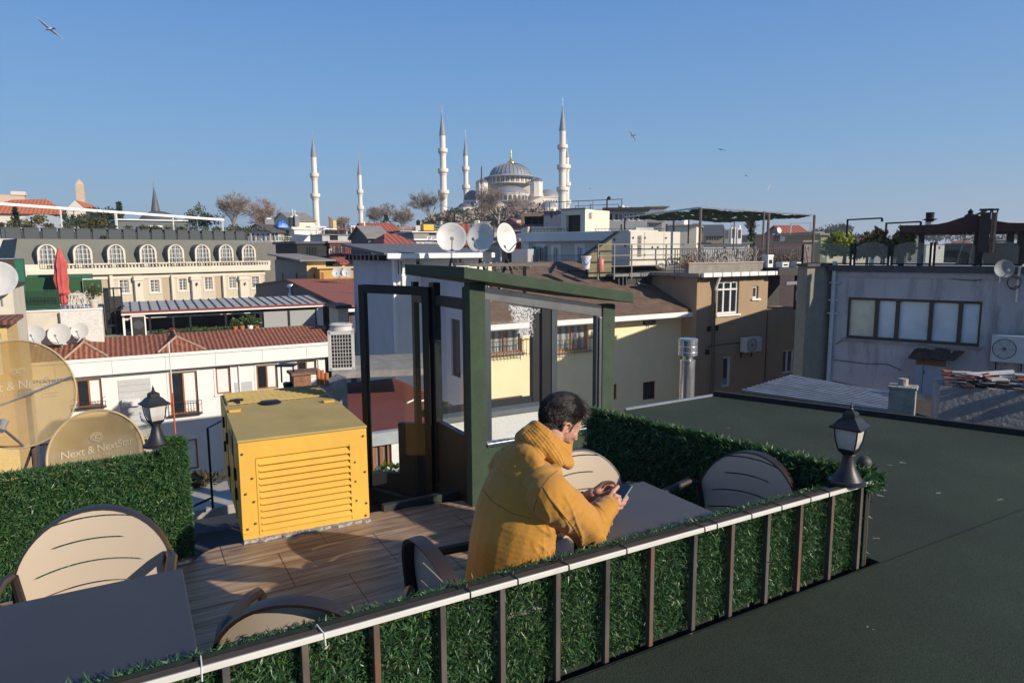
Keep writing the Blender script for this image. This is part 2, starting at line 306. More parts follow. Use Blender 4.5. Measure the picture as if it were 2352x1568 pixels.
for xp,yp,wt in((160,1568,1),(212,1555,1),(459,1490,1),(745,1420,1),(1080,1332,0),(1190,1303,0),(1308,1277,0),(1440,1246,0),(1620,1200,0),(1648,1192,0),(1728,1172,0),(1797,1155,0),(1863,1138,0),(1905,1127,0)):
 d=TI.to_3x3()@ray(xp,yp);o_=TI@Vector((0,0,HC));t_=(-.03-o_.y)/d.y;u=o_.x+d.x*t_+5
 j=rnd.uniform(-.012,.012);b=MB();b.tube([(u,-.032,.815),(u+j*.2,-.031,.85),(u+j*.6,-.02,.8535),(u+j,.02,.8535),(u+j*1.2,.034,.84),(u+j,.03,.80),(u,-.0,.80),(u,-.032,.815)],.0022,5)
 if not wt:b.tube([(u+j,.0,.855),(u+j+.006,.006,.864),(u+j+.012,.003,.872)],.0015,4)
 b.build('cable_tie',pvc if wt else black,fence,smooth=1)
for u in(3.98,4.35,4.62,4.88,3.2):
 b=MB();b.tube([(u-.02,-.026,.6+.02*math.sin(u*9)),(u+.02,-.026,.6+.02*math.sin(u*9))],.0015,4);b.build('binding_wire',black,fence)
hp=empty('artificial_hedge',T(-5,.03),TA,'long strip of artificial green hedge tied behind the front railing','artificial hedge')
b=MB();b.box(.2,5.02,0,.02,.30,.84);b.build('backing',BACK,hp)
leaves('foliage',[((.2,-.004,.44),(4.8,0,0),(0,0,.39),(0,-1,0),8),((.2,.012,.815),(4.8,0,0),(0,.045,0),(0,.25,.6),1.0),((.2,.02,.35),(4.8,0,0),(0,0,.5),(0,1,0),1.2)],82000,hp,ln=.021,wd=.0022,seed=3,thick=.012)
A,Bp=tz(1985,1092,.86),tz(1352,937,.88)
hv=Vector((Bp.x-A.x,Bp.y-A.y,0));hl=hv.length;ha=math.atan2(hv.y,hv.x)
hr=empty('artificial_hedge',T(A.x,A.y),TA+ha,'dark shaded artificial hedge between the terrace and the green roof','artificial hedge')
b=MB();b.box(-.02,hl,-.015,.015,.05,.85);b.build('backing',BACK,hr)
leaves('foliage',[((0,.015,.05),(hl,0,0),(0,0,.8),(0,1,0),5),((0,-.015,.3),(hl,0,0),(0,0,.55),(0,-1,0),1.5),((0,-.02,.84),(hl,0,0),(0,.04,0),(0,0,1),1.2)],36000,hr,ln=.035,wd=.0035,seed=5)
b=MB();b.box(-.02,hl,-.03,-.018,ZR-.1,.84);b.build('timber_batten',dkwood,hr)
A,Bp=tz(437,1285,0),tz(0,1378,0)
hv=Vector((A.x-Bp.x,A.y-Bp.y,0));hl=hv.length+.9;ha=math.atan2(hv.y,hv.x);hv.normalize();S=A-hv*hl
hL=empty('artificial_hedge',T(S.x,S.y),TA+ha,'tall sunlit artificial hedge wall behind the left table','artificial hedge')
b=MB();b.box(0,hl-.01,.0,.04,.02,.66);b.box(hl-.1,hl-.01,.0,.04,.66,.72);b.build('backing',BACK,hL)
leaves('foliage',[((0,0,.02),(hl,0,0),(0,0,.66),(0,-1,0),10),((0,.0,.665),(hl,0,0),(0,.05,0),(0,0,1),1.2),((hl-.11,0,.66),(.11,0,0),(0,0,.09),(0,-1,0),.5),((hl-.015,0,.02),(0,.05,0),(0,0,.74),(1,0,0),1),((hl-.11,0,.74),(.11,0,0),(0,.05,0),(0,0,1),.25)],72000,hL,ln=.028,wd=.003,seed=9)
LGL=M('frosted_lamp_glass',(.62,.6,.55),.25,var=.25,scale=9,spec=.8)
LB=M('lantern_black',(.022,.022,.024),.45,var=.25,scale=12,spec=.5)
def lantern(p,rz,label):
 t=empty('garden_lantern',p,rz,label,'lantern','black garden lanterns on the terrace edge');t.scale=(.93,.93,.97)
 b=MB();q=math.pi/4
 b.lathe([(.085,0),(.085,.012),(.07,.018),(.062,.03),(.038,.07),(.027,.115),(.026,.13),(.034,.135),(.03,.14)],24,smooth if False else(0,0,0));b.build('pedestal',LB,t,smooth=30)
 b=MB()
 for k in range(4):
  a=k*math.pi/2+q;c,s_=math.cos(a),math.sin(a);b.tube([(.03*c,.03*s_,.14),(.05*c,.05*s_,.155),(.066*c,.066*s_,.2),(.076*c,.076*s_,.262)],.0035,6)
 b.lathe([(.02,.13),(.03,.142),(.046,.156),(.05,.164),(.0,.165)],4,a0=q);b.build('cage',LB,t,smooth=30)
 b=MB();b.lathe([(.044,.163),(.061,.2),(.071,.262)],4,a0=q);b.build('glass_panes',LGL,t)
 b=MB();b.lathe([(.07,.258),(.1,.262),(.102,.27),(.078,.283),(.058,.302),(.04,.312),(.04,.33),(.03,.337),(.016,.342),(.008,.348)],4,a0=q)
 b.lathe([(.006,.34),(.011,.35),(.006,.358),(.009,.363),(.004,.37),(.0,.388)],10);b.build('roof',LB,t,smooth=20)
 return t
lp=T(*tz(1945,1106,.855)[:2]);lantern((lp.x,lp.y,.852),TA+.25,'black garden lantern standing on the right end of the pale handrail')
g=PZ(366,1030,.72);lantern((g.x,g.y-.02,.745),TA+.35,'black garden lantern on the left hedge in front of the white house')
b=MB();g=PY(1985,1062,lp.y+.12);b.ell((0,0,0),.033,16,10);b.tube([(0,0,-.03),(0,0,-.12)],.012,8);k=b.build('post_knob',M('knob_grey',(.06,.055,.05),.6),smooth=1,loc=g);props(k,'dull round knob on a post beside the right lantern','post cap')
g=T(*tz(1990,1085,.87)[:2]);tf=empty('hedge_tuft',(g.x,g.y,.8),TA,'green artificial leaf tuft at the corner beside the right lantern','artificial hedge')
b=MB();b.box(-.05,.05,-.01,.05,0,.05);b.build('backing',BACK,tf);leaves('foliage',[((-.06,-.02,.0),(.12,0,0),(0,0,.06),(0,-1,0),1),((-.06,-.02,.05),(.12,0,0),(0,.08,0),(0,0,1),1)],500,tf,ln=.028,seed=12)
TOPM=M('table_laminate',(.055,.062,.076),.55,var=.1,scale=2,bump=.03,bscale=8,spec=.35)
def table(u0,u1,v0,v1,label,mat_=TOPM):
 c=T((u0+u1)/2,(v0+v1)/2);t=empty('cafe_table',c,TA,label,'table','cafe tables on the terrace')
 a,d=(u1-u0)/2,(v1-v0)/2
 b=MB();b.box(-a,a,-d,d,.728,.75);b.build('tabletop',mat_,t,bevel=.004)
 b=MB();b.box(-.025,.025,-.025,.025,.03,.728);b.box(-.2,.2,-.03,.03,.7,.728);b.build('column',black,t)
 for s in(0,1):
  b=MB();b.beam((-.28,0,.018)if s else(0,-.28,.018),(.28,0,.018)if s else(0,.28,.018),.05,.03);b.build('foot',black,t)
 return t
c1,c2=tz(425,1308,.75),tz(440,1450,.75)
table(c1.x-.80,(c1.x+c2.x)/2,.16,(c1.y+tz(0,1384,.75).y)/2,'slate grey square cafe table in the lower left corner')
c1,c2=tz(1460,1108,.75),tz(1645,1165,.75)
table(-1.36,(c1.x+c2.x)/2,.05,c1.y,'grey square cafe table the man leans on, phone above it',M('table_laminate_pale',(.10,.10,.11),.55,var=.08,scale=2,spec=.35))
TAN=M('beige_plastic',(.6,.49,.37),.38,var=.05,scale=2);FR=M('brown_plastic',(.03,.021,.017),.42,var=.15)
def chair(label,first=None):
 t=empty('terrace_chair',(0,0,0),0,label,'chair','round backed plastic terrace chairs')
 cz,rx,rz_=.60,.275,.275
 def back(x,z):return-.2-.11*(z-.4)+.38*x*x*1.0
 b=MB();arcs=[lambda x,k=k:cz+(-.245+k*.088)+.055*(1-(x/.27)**2)for k in range(0,6)]
 fb=[lambda x:-9]+arcs+[lambda x:9]
 N=36
 for i in range(len(fb)-1):
  for j in range(N):
   vs=[]
   for x in(-rx+2*rx*j/N,-rx+2*rx*(j+1)/N):
    e=rz_*math.sqrt(max(0,1-(x/rx)**2));lo,hi=cz-e,cz+e
    sl={1:.1,2:.19,3:.2,4:.18,5:.12}
    g0=.0032 if i and abs(x-.02)<sl.get(i,.16)else 0;g1=.0032 if i<len(fb)-2 and abs(x-.02)<sl.get(i+1,.16)else 0
    z0=min(max(fb[i](x)+g0,lo),hi);z1=min(max(fb[i+1](x)-g1,lo),hi);vs.append((x,z0,z1))
   (xa,a0,a1),(xb,b0,b1)=vs
   if a1-a0<1e-4 and b1-b0<1e-4:continue
   b.quad((xa,back(xa,a0),a0),(xb,back(xb,b0),b0),(xb,back(xb,b1),b1),(xa,back(xa,a1),a1))
 o=b.build('backrest',TAN,t,fixn=False);md=o.modifiers.new('s','SOLIDIFY');md.thickness=.007;md.offset=0
 b=MB();n=48;vs=[]
 for k in range(n):
  a=2*math.pi*k/n
  for(dr,dy)in((.005,.004),(.007,-.02),(.004,-.052),(-.008,-.048),(-.0025,.005)):
   x=(rx+dr)*math.cos(a);z=cz+(rz_+dr)*math.sin(a);xx=rx*math.cos(a);vs.append((x,back(xx,z)+dy,z))
 b.add(vs,[(k*5+i,k*5+(i+1)%5,((k+1)%n)*5+(i+1)%5,((k+1)%n)*5+i)for k in range(n)for i in range(5)])
 b.build('back_frame',FR,t,smooth=40)
 b=MB();pr=[(math.copysign(abs(math.cos(a))**.6,math.cos(a))*.235,.03+math.copysign(abs(math.sin(a))**.6,math.sin(a))*.22)for a in[2*math.pi*k/28 for k in range(28)]]
 b.prism(pr,.435,.452);b.build('seat',TAN,t,bevel=.006)
 b=MB();b.prism([(x*1.02,y*1.02)for x,y in pr],.40,.434);b.build('seat_frame',FR,t)
 for s in(-1,1):
  b=MB();b.tube([(s*.27,-.17,.68),(s*.285,-.1,.69),(s*.285,.1,.68),(s*.28,.2,.655),(s*.27,.225,.62)],[.016,.02,.021,.02,.017],8);b.build('armrest',FR,t,smooth=40)
  b=MB();b.tube([(s*.27,.215,.64),(s*.262,.2,.42),(s*.25,.24,.0)],[.016,.018,.013],8);b.build('leg',FR,t,smooth=40)
  b=MB();b.tube([(s*.262,-.17,.68),(s*.235,-.2,.42),(s*.25,-.28,.0)],[.016,.02,.013],8);b.build('leg',FR,t,smooth=40)
 return t
def place(t,p,rz,label=None):
 t.location=(p.x,p.y,0);t.rotation_euler=(0,0,rz)
 if label:t['label']=label
ch0=chair('beige round backed chair behind the left table, facing the camera')
g=tz(205,1172,.885);place(ch0,T(g.x-.02,g.y-.22),TA+math.pi-.12)
def mk(lbl):c=copy_tree(ch0);c['label']=lbl;return c
g=tz(688,1352,.885);c=mk('chair seen from behind, only its dark rim and beige top showing above the handrail');place(c,T(g.x+.10,g.y+.20),TA-.5)
g=tz(1004,1242,.885);c=mk('brown rimmed chair the man sits on, seen from its side');place(c,T(g.x+.235,g.y+.03),TA-math.pi/2+.02)
g=tz(1318,1033,.885);c=mk('sunlit beige chair across the table, half hidden behind the man');place(c,T(g.x,g.y-.24),TA+math.pi-.06)
g=tz(1738,1034,.885);c=mk('shaded round backed chair at the right end of the table');place(c,T(g.x-.28,g.y-.06),TA+math.pi/2+.2)
g=T(-1.33,.13);t=empty('tissue_pack',(g.x,g.y,.751),TA+.2,'small white paper tissue pack lying under the man\'s elbow','tissue pack')
b=MB();b.box(-.035,.035,-.025,.025,0,.022);b.build('wrapper',white,t,bevel=.006);b=MB();b.box(-.035,.035,-.02,.02,.0225,.027);b.build('flap',pvc,t,bevel=.002)
# ================================================================ yellow generator
YEL=M('yellow_paint',(.86,.49,.075),.5,var=.09,scale=2,streak=.4,dirt=(.42,.26,.08),dscale=7,coat=.05,bump=.12,bscale=3)
YELT=M('yellow_paint_dull',(.5,.37,.13),.85,var=.12,scale=3,streak=.15,dirt=(.22,.2,.14),dscale=3)  # duller, darker yellow used on the top faces
GL,GR_=tz(560,1246,0),tz(849,1193,0);GW=GR_.x-GL.x;GA=math.atan2(GR_.y-GL.y,GW);GH=.685;GD=1.62
gen=empty('generator',T(GL.x,GL.y),TA+GA,'yellow generator housing with a louvred front panel at the terrace edge','generator')
b=MB();b.box(0,GW,.03,GD,0,GH-.012);b.build('housing',YEL,gen,bevel=.006)
b=MB()
b.box(-.006,GW+.006,.0,.92,GH-.012,GH+.004);b.build('top_cover',YELT,gen,bevel=.005)
b=MB();b.box(.0,GW,.935,GD,GH-.006,GH+.0);b.build('top_cover',YELT,gen,bevel=.004)
b=MB()
for k in range(16):b.beam((.03+(GW-.06)*k/15,1.15,GH+.006),(.03+(GW-.06)*k/15,GD-.02,GH+.006),.014,.012)
for k in range(9):b.beam((.03,1.15+k*.056,GH+.012),(GW-.03,1.15+k*.056,GH+.012),.014,.012)
b.build('top_grid',YELT,gen)
b=MB();b.lathe([(.0,.012),(.07,.014),(.085,.004),(.09,-.004)],24,c=(.34,1.1,GH+.004));b.build('exhaust_cap',black,gen,smooth=1)
b=MB();b.box(.05,.15,1.2,1.25,GH+.01,GH+.03);b.box(.09,.12,1.14,1.3,GH+.012,GH+.024);b.build('lifting_bracket',black,gen)
for cx,cy in((.055,.9),(GW-.075,.9)):
 b=MB();b.prism([(cx-.05,cy+.03),(cx+.05,cy+.03),(cx+.04,cy-.04),(cx-.04,cy-.03)],GH+.004,GH+.02);b.build('lifting_pocket',YEL,gen,bevel=.004)
b=MB();b.box(0,GW,-.0,.029,.012,.055);b.box(0,GW,0,.029,.56,GH-.014);b.box(0,.10,0,.029,.055,.56);b.box(GW-.12,GW,0,.029,.055,.56)
b.build('front_panel',YEL,gen,bevel=.002)
b=MB();x0,x1,z0,z1=.10,GW-.12,.06,.555;n=11;dz=(z1-z0)/n
for k in range(n):
 za=z0+k*dz;b.add([(x0+.02,.027,za+dz),(x1,.027,za+dz),(x1,-.012,za+.006),(x0+.02,-.012,za+.006),(x0+.02,.027,za+dz-.004),(x1,.027,za+dz-.004),(x1,-.010,za),(x0+.02,-.010,za)],[(0,1,2,3),(7,6,5,4),(3,2,6,7),(0,3,7,4),(1,5,6,2),(0,4,5,1)])
b.build('louvres',YEL,gen)
for q in((x0,x0+.022,-.004,.027,z0-.03,z1),(x1-.003,x1+.045,-.005,.001,z0-.03,z1+.02)):b=MB();b.box(*q);b.build('louvre_strip',YEL,gen,bevel=.002)
b=MB();b.box(.06,GW-.06,.031,.034,.03,.6);b.build('louvre_backing',black,gen)
BOLT=M('rusty_bolt',(.16,.1,.08),.6,.4,var=.4)
for(x,z)in[(.022,.6),(.03,.33),(.03,.09),(GW-.025,.62),(GW-.02,.36),(GW-.018,.13),(GW-.025,.04),(.075,.43),(.078,.27),(.08,.12),(GW-.09,.44),(GW-.09,.3),(GW-.088,.16)]:
 b=MB();b.ell((x,-.006,z),(.008,.006,.008),8,6);b.build('bolt',BOLT,gen,smooth=1)
for y in(.42,.96):b=MB();b.box(-.004,.0,y,y+.005,.02,GH-.02);b.build('door_seam',black,gen)
for y,z in((.28,.2),(.28,.34),(.9,.44),(.9,.18),(1.2,.5),(1.2,.3)):
 b=MB();b.box(-.016,-.001,y,y+.035,z,z+.085);b.build('door_latch',black,gen,bevel=.003)
b=MB();b.box(-.006,-.001,.46,.72,.47,.6);b.build('side_sticker',M('blue_sticker',(.08,.12,.16),.5),gen)
b=MB();vs=[(x,-.02+.012*math.sin(x*37)+.008*math.sin(x*91))for x in[GW*k/40 for k in range(41)]]
b.prism([(x,y-.015)for x,y in vs]+[(GW,.05),(0,.05)],-.001,.018);k=b.build('mortar_strip',M('rough_mortar',(.42,.41,.4),.95,var=.4,scale=30,bump=1,bscale=60));k.matrix_world=TM@Matrix.Translation((GL.x,GL.y,0))@Matrix.Rotation(GA,4,'Z');props(k,'rough grey mortar bead along the foot of the yellow generator','mortar')
# ================================================================ green-framed glass kiosk over the stairs
GRN=M('green_felt_cladding',(.05,.082,.046),.85,var=.2,scale=8,bump=.6,bscale=150,streak=.2)
GRF=M('grey_aluminium',(.13,.15,.17),.3,.6,var=.1);GRA=M('polished_aluminium',(.34,.34,.34),.25,.8,var=.15)
ANT=M('anthracite_frame',(.02,.024,.026),.45,.0,var=.15,spec=.25)
GLS=glassM('kiosk_glass',(.93,.96,.95),.0,.01,.03)
K0=tz(1092,1163,0)
kio=empty('stair_kiosk',T(K0.x,K0.y),TA,'green framed glass kiosk with a sloping flat roof and open door','kiosk')
KM=TM@Matrix.Translation((K0.x,K0.y,0));KI=KM.inverted()
def kf(x,y,yv=0):
 d=KI.to_3x3()@ray(x,y);o_=KI@Vector((0,0,HC));t_=(yv-o_.y)/d.y;return o_+d*t_
def kx(x,y,xv=0):
 d=KI.to_3x3()@ray(x,y);o_=KI@Vector((0,0,HC));t_=(xv-o_.x)/d.x;return o_+d*t_
pr=kf(1412,800).x;pl0,pl1=kf(1080,800).x,kf(1116,800).x;pr0=kf(1384,800).x
zl,zr=kf(1092,650).z,kf(1400,705).z;sl=(zr-zl)/(pr-pl0)
rz=lambda x:zl+(x-pl0)*sl
KD=1.15
for x0,x1,zz in((pl0,pl1,0),(pr0,pr,ZR)):
 b=MB();b.prism([(x0,0),(x1,0),(x1,.09),(x0,.09)],zz,rz(x0)+.0);b.build('post',GRN,kio,bevel=.004)
sill=kf(1116,1022);s2=kf(1384,1000)
b=MB();b.box(pl1,pr0,.01,.08,sill.z-.02-.38,sill.z-.02);b.build('base_panel',GRN,kio)
b=MB();b.box(pl1,pr0,-.01,.08,sill.z-.018,sill.z+.01);b.build('sill',GRF,kio,bevel=.003)
fr=MB();w0,w1=pl1+.002,pr0-.002
for(a,c)in((w0,w0+.05),(w1-.05,w1)):fr=MB();fr.box(a,c,.015,.065,sill.z+.01,rz(a)-.05);fr.build('window_stile',GRF,kio,bevel=.003)
b=MB();n_=1
b.add([(w0,.012,rz(w0)-.10),(w1,.012,rz(w1)-.10),(w1,.07,rz(w1)-.10),(w0,.07,rz(w0)-.10),(w0,.012,rz(w0)-.005),(w1,.012,rz(w1)-.005),(w1,.07,rz(w1)-.005),(w0,.07,rz(w0)-.005)],[(3,2,1,0),(4,5,6,7),(0,1,5,4),(1,2,6,5),(2,3,7,6),(3,0,4,7)])
b.box(w1-.03,w1-.004,.0,.02,sill.z,rz(w1)-.1);b.build('head_rail',GRA,kio,bevel=.003)
m0,m1=kf(1248,850).x,kf(1282,850).x
b=MB();b.box(m0,m0+(m1-m0)*.6,.02,.06,sill.z+.01,rz(m0)-.1);b.build('mullion',ANT,kio,bevel=.002)
b=MB();b.box(m0+(m1-m0)*.62,m1,.012,.06,sill.z+.01,rz(m0)-.11);b.build('mullion',GRF,kio,bevel=.002)
b=MB();b.add([(w0+.05,.04,sill.z+.01),(m0,.04,sill.z+.01),(m0,.04,rz(m0)-.1),(w0+.05,.04,rz(w0)-.1)],[(0,1,2,3)]);b.build('glass_pane',GLS,kio)
b=MB();b.add([(m1,.04,sill.z+.01),(w1-.05,.04,sill.z+.01),(w1-.05,.04,rz(w1)-.1),(m1,.04,rz(m1)-.1)],[(0,1,2,3)]);b.build('glass_pane',GLS,kio)
g=np.random.default_rng(4);Vs=[];Fs=[];i=0
FP=[kf(x,y,.036)for x,y in((1165,690),(1180,672),(1282,690),(1282,708),(1222,715),(1222,770),(1195,775),(1180,735))]
def inpoly(x,z):
 c=False;n=len(FP)
 for a in range(n):
  p,q=FP[a],FP[(a+1)%n]
  if(p.z>z)!=(q.z>z)and x<(q.x-p.x)*(z-p.z)/(q.z-p.z)+p.x:c=not c
 return c
xs=[p.x for p in FP];zs=[p.z for p in FP]
while i<2600:
 x=g.uniform(min(xs),max(xs));z=g.uniform(min(zs),max(zs))
 if not inpoly(x+g.normal()*.012,z+g.normal()*.012):continue
 a=g.uniform(0,6.28);s_=g.uniform(.002,.0055)
 for k in range(3):Vs.append((x+s_*math.cos(a+k*2.1),.035-g.uniform(0,.002),z+s_*math.sin(a+k*2.1)))
 Fs.append((3*i,3*i+1,3*i+2));i+=1
np_mesh('peeling_film',Vs,Fs,M('film_flake',(.8,.82,.85),.3,var=.1),kio)
ov=.10;ra,rb=kf(1066,640,-.12).x,kf(1456,690,-.12).x
zt=kf(1072,612,-.12).z;zt2=kf(1455,672,-.12).z
th=.085;vs=[]
for(x,y)in((ra,-.12),(rb,-.12),(rb,KD-.12),(ra,KD-.12)):
 z=zt+(x-ra)/(rb-ra)*(zt2-zt);vs+=[(x,y,z-th),(x,y,z)]
b=MB();b.add(vs,[(0,2,4,6),(7,5,3,1),(0,1,3,2),(2,3,5,4),(4,5,7,6),(6,7,1,0)]);b.build('roof',GRN,kio,bevel=.006)
b=MB();b.box(pl0,pl0+.05,.09,.13,0,zl-.03);b.box(pl0,pl0+.05,KD-.06,KD,-.35,zl-.03);b.box(pl0,pl0+.05,.13,KD-.06,zl-.2,zl-.12);b.build('side_frame',ANT,kio,bevel=.003)
b=MB();b.box(pl0+.0,pr,KD-.05,KD-.01,ZR,ZR+.06);b.box(pr0,pr,KD-.06,KD,ZR,rz(pr)-.02);b.build('rear_frame',ANT,kio)
dh=kx(1000,700).y
b=MB();b.box(pl0-.01,pl0+.05,dh-.05,dh+.05,0,zl-.02);b.build('door_jamb',ANT,kio,bevel=.003)
b=MB();b.quad((pl0+.025,.13,.55),(pl0+.025,dh-.06,.55),(pl0+.025,dh-.06,zl-.2),(pl0+.025,.13,zl-.2));b.build('glass_pane',GLS,kio)
hd=KM@Vector((pl0-.02,dh,0));dl=PY(838,1000,5.95);dv=Vector((dl.x-hd.x,dl.y+.0-hd.y,0));DW=dv.length;da=math.atan2(dv.y,dv.x)
DI=(Matrix.Translation(hd)@Matrix.Rotation(da,4,'Z')).inverted()
DLt=(KI@(Matrix.Translation(hd)@Matrix.Rotation(da,4,'Z')))
def dp(x,y):
 d=DI.to_3x3()@ray(x,y);o_=DI@Vector((0,0,HC));t_=-o_.y/d.y;return o_+d*t_
dz=dp(900,656).z
door=MB(DLt);fw=.07
for(x0,x1,z0,z1)in((0,fw,-.35,dz),(DW-fw,DW,-.35,dz),(fw,DW-fw,dz-fw,dz),(fw,DW-fw,-.35,-.2)):door.box(x0,x1,-.022,.022,z0,z1)
dd=door.build('door',ANT,kio,bevel=.004)
dm=dp(920,965).z
b=MB(DLt);b.quad((fw,0,-.2),(DW-fw,0,-.2),(DW-fw,0,dz-fw),(fw,0,dz-fw));b.build('door_glass',GLS,dd)
b=MB(DLt);b.box(.02,.045,-.05,-.022,dz*.5,dz*.5+.12);b.tube([(.03,-.05,dz*.5+.06),(.12,-.05,dz*.5+.06)],.008,6);b.build('handle',black,dd)
for z in(.0,.9,1.45):
 b=MB(DLt);b.tube([(-.01,-.028,z-.05),(-.01,-.028,z+.05)],.01,8);b.build('hinge',GRF,dd)
b=MB();b.box(pl0-.75,pr,.13,KD+.3,-.4,-.35);b.build('stair_landing',M('dark_steel',(.03,.034,.036),.6),kio)
b=MB();b.box(pl0+.0,pl0+.05,.13,dh-.05,-.35,.52);b.build('side_panel',ANT,kio)
b=MB();b.box(-1.36-(K0.x),pl0+.3,.24,.29,-.35,.05);b.build('lower_panel',MC['dark_steel'],kio)
for k in range(5):
 b=MB();b.box(pl0+.3+k*.22,pl0+.55+k*.22,.35,KD-.1,-.35-k*.17,-.31-k*.17);b.build('stair_tread',MC['dark_steel'],kio)
for q0,q1,Yd in(((914,972),(1006,1215),5.95),((842,1086),(922,1215),6.0)):
 a,c=KI@PY(*q0,Yd),KI@PY(*q1,Yd);b=MB(DLt:=Matrix.Translation(a));dx=(KI@PY(q1[0],q0[1],Yd))-a;b.add([(0,0,0),tuple(dx),(dx.x,dx.y,dx.z-1.1),(0,0,-1.1),(.03,.05,0),(dx.x+.03,dx.y+.05,dx.z),(dx.x+.03,dx.y+.05,dx.z-1.1),(.03,.05,-1.1)],[(0,1,2,3),(7,6,5,4),(0,4,5,1),(1,5,6,2),(2,6,7,3),(3,7,4,0)]);b.build('stairwell_dark_sheet',MC['dark_steel'],kio)  # dark sheets added to stand in for the unlit stairwell
# ================================================================ the man
def remesh(name,mb,voxel,mat,parent,sm=3,fold=None):
 me=bpy.data.meshes.new('tmp');me.from_pydata([tuple(p)for p in mb.v],[],mb.f);o=bpy.data.objects.new('tmp',me);COL.objects.link(o)
 md=o.modifiers.new('r','REMESH');md.mode='VOXEL';md.voxel_size=voxel
 md=o.modifiers.new('s','SMOOTH');md.factor=.6;md.iterations=sm
 bpy.context.view_layer.update();dg=bpy.context.evaluated_depsgraph_get();m2=bpy.data.meshes.new_from_object(o.evaluated_get(dg));bpy.data.objects.remove(o)
 m2.name=name;m2.materials.clear();m2.materials.append(mat)
 if fold:
  n=len(m2.vertices);co=np.empty(n*3,np.float32);m2.vertices.foreach_get('co',co);co=co.reshape(-1,3)
  no=np.empty(n*3,np.float32);m2.vertex_normals.foreach_get('vector',no);no=no.reshape(-1,3)
  co=co+no*fold(co,no)[:,None];m2.vertices.foreach_set('co',co.astype(np.float32).ravel())
 m2.polygons.foreach_set('use_smooth',[True]*len(m2.polygons));m2.update()
 ob=bpy.data.objects.new(name,m2);COL.objects.link(ob);ob.parent=parent;return ob
def chain(b,pts,rs,k=.3):
 for i in range(len(pts)-1):
  p,q=Vector(pts[i]),Vector(pts[i+1]);L_=(q-p).length;n=max(2,int(L_/(min(rs[i],rs[i+1])*k))+1)
  for j in range(n+1):
   t=j/n;r=rs[i]*(1-t)+rs[i+1]*t;b.ell(tuple(p.lerp(q,t)),r,14,10)
base=T(-1.62,.37);man=empty('person',(base.x,base.y,0),0,'man in a yellow hooded jacket sitting at the table, head bent over a phone','person')
ML=Matrix.Translation((-base.x,-base.y,0))
def W(p):return ML@Vector(p)
def TT(u,v,z):return W(T(u,v,z))
def PP(x,y,Y):return W(PY(x,y,Y))
SKIN=M('skin',(.56,.30,.215),.5,var=.12,scale=25,bump=.15,bscale=300);b_=SKIN.node_tree.nodes['Principled BSDF'];b_.inputs['Subsurface Weight'].default_value=.12;b_.inputs['Subsurface Radius'].default_value=(.02,.006,.003)
HY=TA+R(-4);HP=R(30);HCn=PP(1288,962,2.80)
HM=Matrix.Translation(HCn)@Matrix.Rotation(HY,4,'Z')@Matrix.Rotation(HP,4,'Y')@Matrix.Rotation(R(3),4,'X')
def Hd(x,y,z):return HM@Vector((x,y,z))
def hell(b,c,r):b.ell(tuple(Hd(*c)),r,20,14,T=HM.to_3x3().to_4x4())
body=MB()
hell(body,(-.008,0,.015),(.098,.076,.088));hell(body,(.02,0,-.03),(.07,.068,.08));hell(body,(.04,0,-.055),(.055,.056,.07));hell(body,(.045,0,-.095),(.045,.043,.032));hell(body,(.078,0,-.108),(.018,.022,.016))
hell(body,(.01,0,-.085),(.045,.056,.028));hell(body,(.076,0,.008),(.018,.05,.013));hell(body,(.083,0,-.07),(.02,.03,.02));hell(body,(.094,0,-.066),(.009,.022,.006));hell(body,(.092,0,-.079),(.009,.019,.006))
for s in(-1,1):hell(body,(.063,s*.035,-.035),(.024,.024,.024));hell(body,(.07,s*.032,-.006),(.013,.016,.012));hell(body,(.102,s*.009,-.047),(.009,.008,.007))
chain(body,[Hd(.086,0,-.002),Hd(.1,0,-.03),Hd(.109,0,-.044)],[.008,.009,.0105],.3)
for s in(-1,1):
 E=lambda a,c,o_:Hd(-.005+a,s*(.073+o_),-.032+c)
 chain(body,[E(.014,.012,.002),E(.010,.028,.010),E(-.006,.034,.015),E(-.018,.026,.018),E(-.021,.008,.018),E(-.015,-.012,.014),E(-.004,-.026,.008),E(.008,-.028,.003)],[.004,.0045,.005,.005,.005,.005,.006,.006],.4)
 chain(body,[E(.0,.016,.006),E(-.010,.004,.009),E(-.004,-.012,.006)],[.004,.0045,.004],.4)
 hell(body,(-.008,s*.074,-.03),(.014,.006,.024));chain(body,[E(.012,-.008,.004),E(.013,.0,.005)],[.0045,.004],.4)
neck0=TT(-1.50,.39,1.06)
chain(body,[neck0,TT(-1.45,.405,1.12),Hd(-.035,0,-.055)],[.062,.048,.048])
tr=[((-1.70,.37,.52),.14),((-1.69,.37,.72),.125),((-1.63,.37,.9),.13),((-1.57,.38,1.0),.11)]
chain(body,[TT(*p)for p,r in tr],[r for p,r in tr]);chain(body,[TT(-1.58,.2,1.02),TT(-1.55,.57,1.02)],[.06,.06])
shR,elR,wrR=TT(-1.605,.18,1.02),PP(1356,1222,2.60),PP(1398,1156,2.795)
shL,elL,wrL=TT(-1.55,.585,1.01),PP(1296,1172,3.02),PP(1362,1134,2.93)
chain(body,[shR,elR],[.05,.04]);chain(body,[elR,wrR],[.038,.026]);chain(body,[shL,elL],[.05,.04]);chain(body,[elL,wrL],[.036,.027])
def F(b,pts,rs):chain(b,[PP(*p)for p in pts],rs,.35)
kn=[(1413,1138,2.80),(1419,1147,2.785),(1421,1157,2.775),(1417,1167,2.77)]
for i,k_ in enumerate(kn):chain(body,[wrR,PP(1406,1158,2.785).lerp(PP(*k_),.45),PP(*k_)],[.022,.016,.0115],.3)
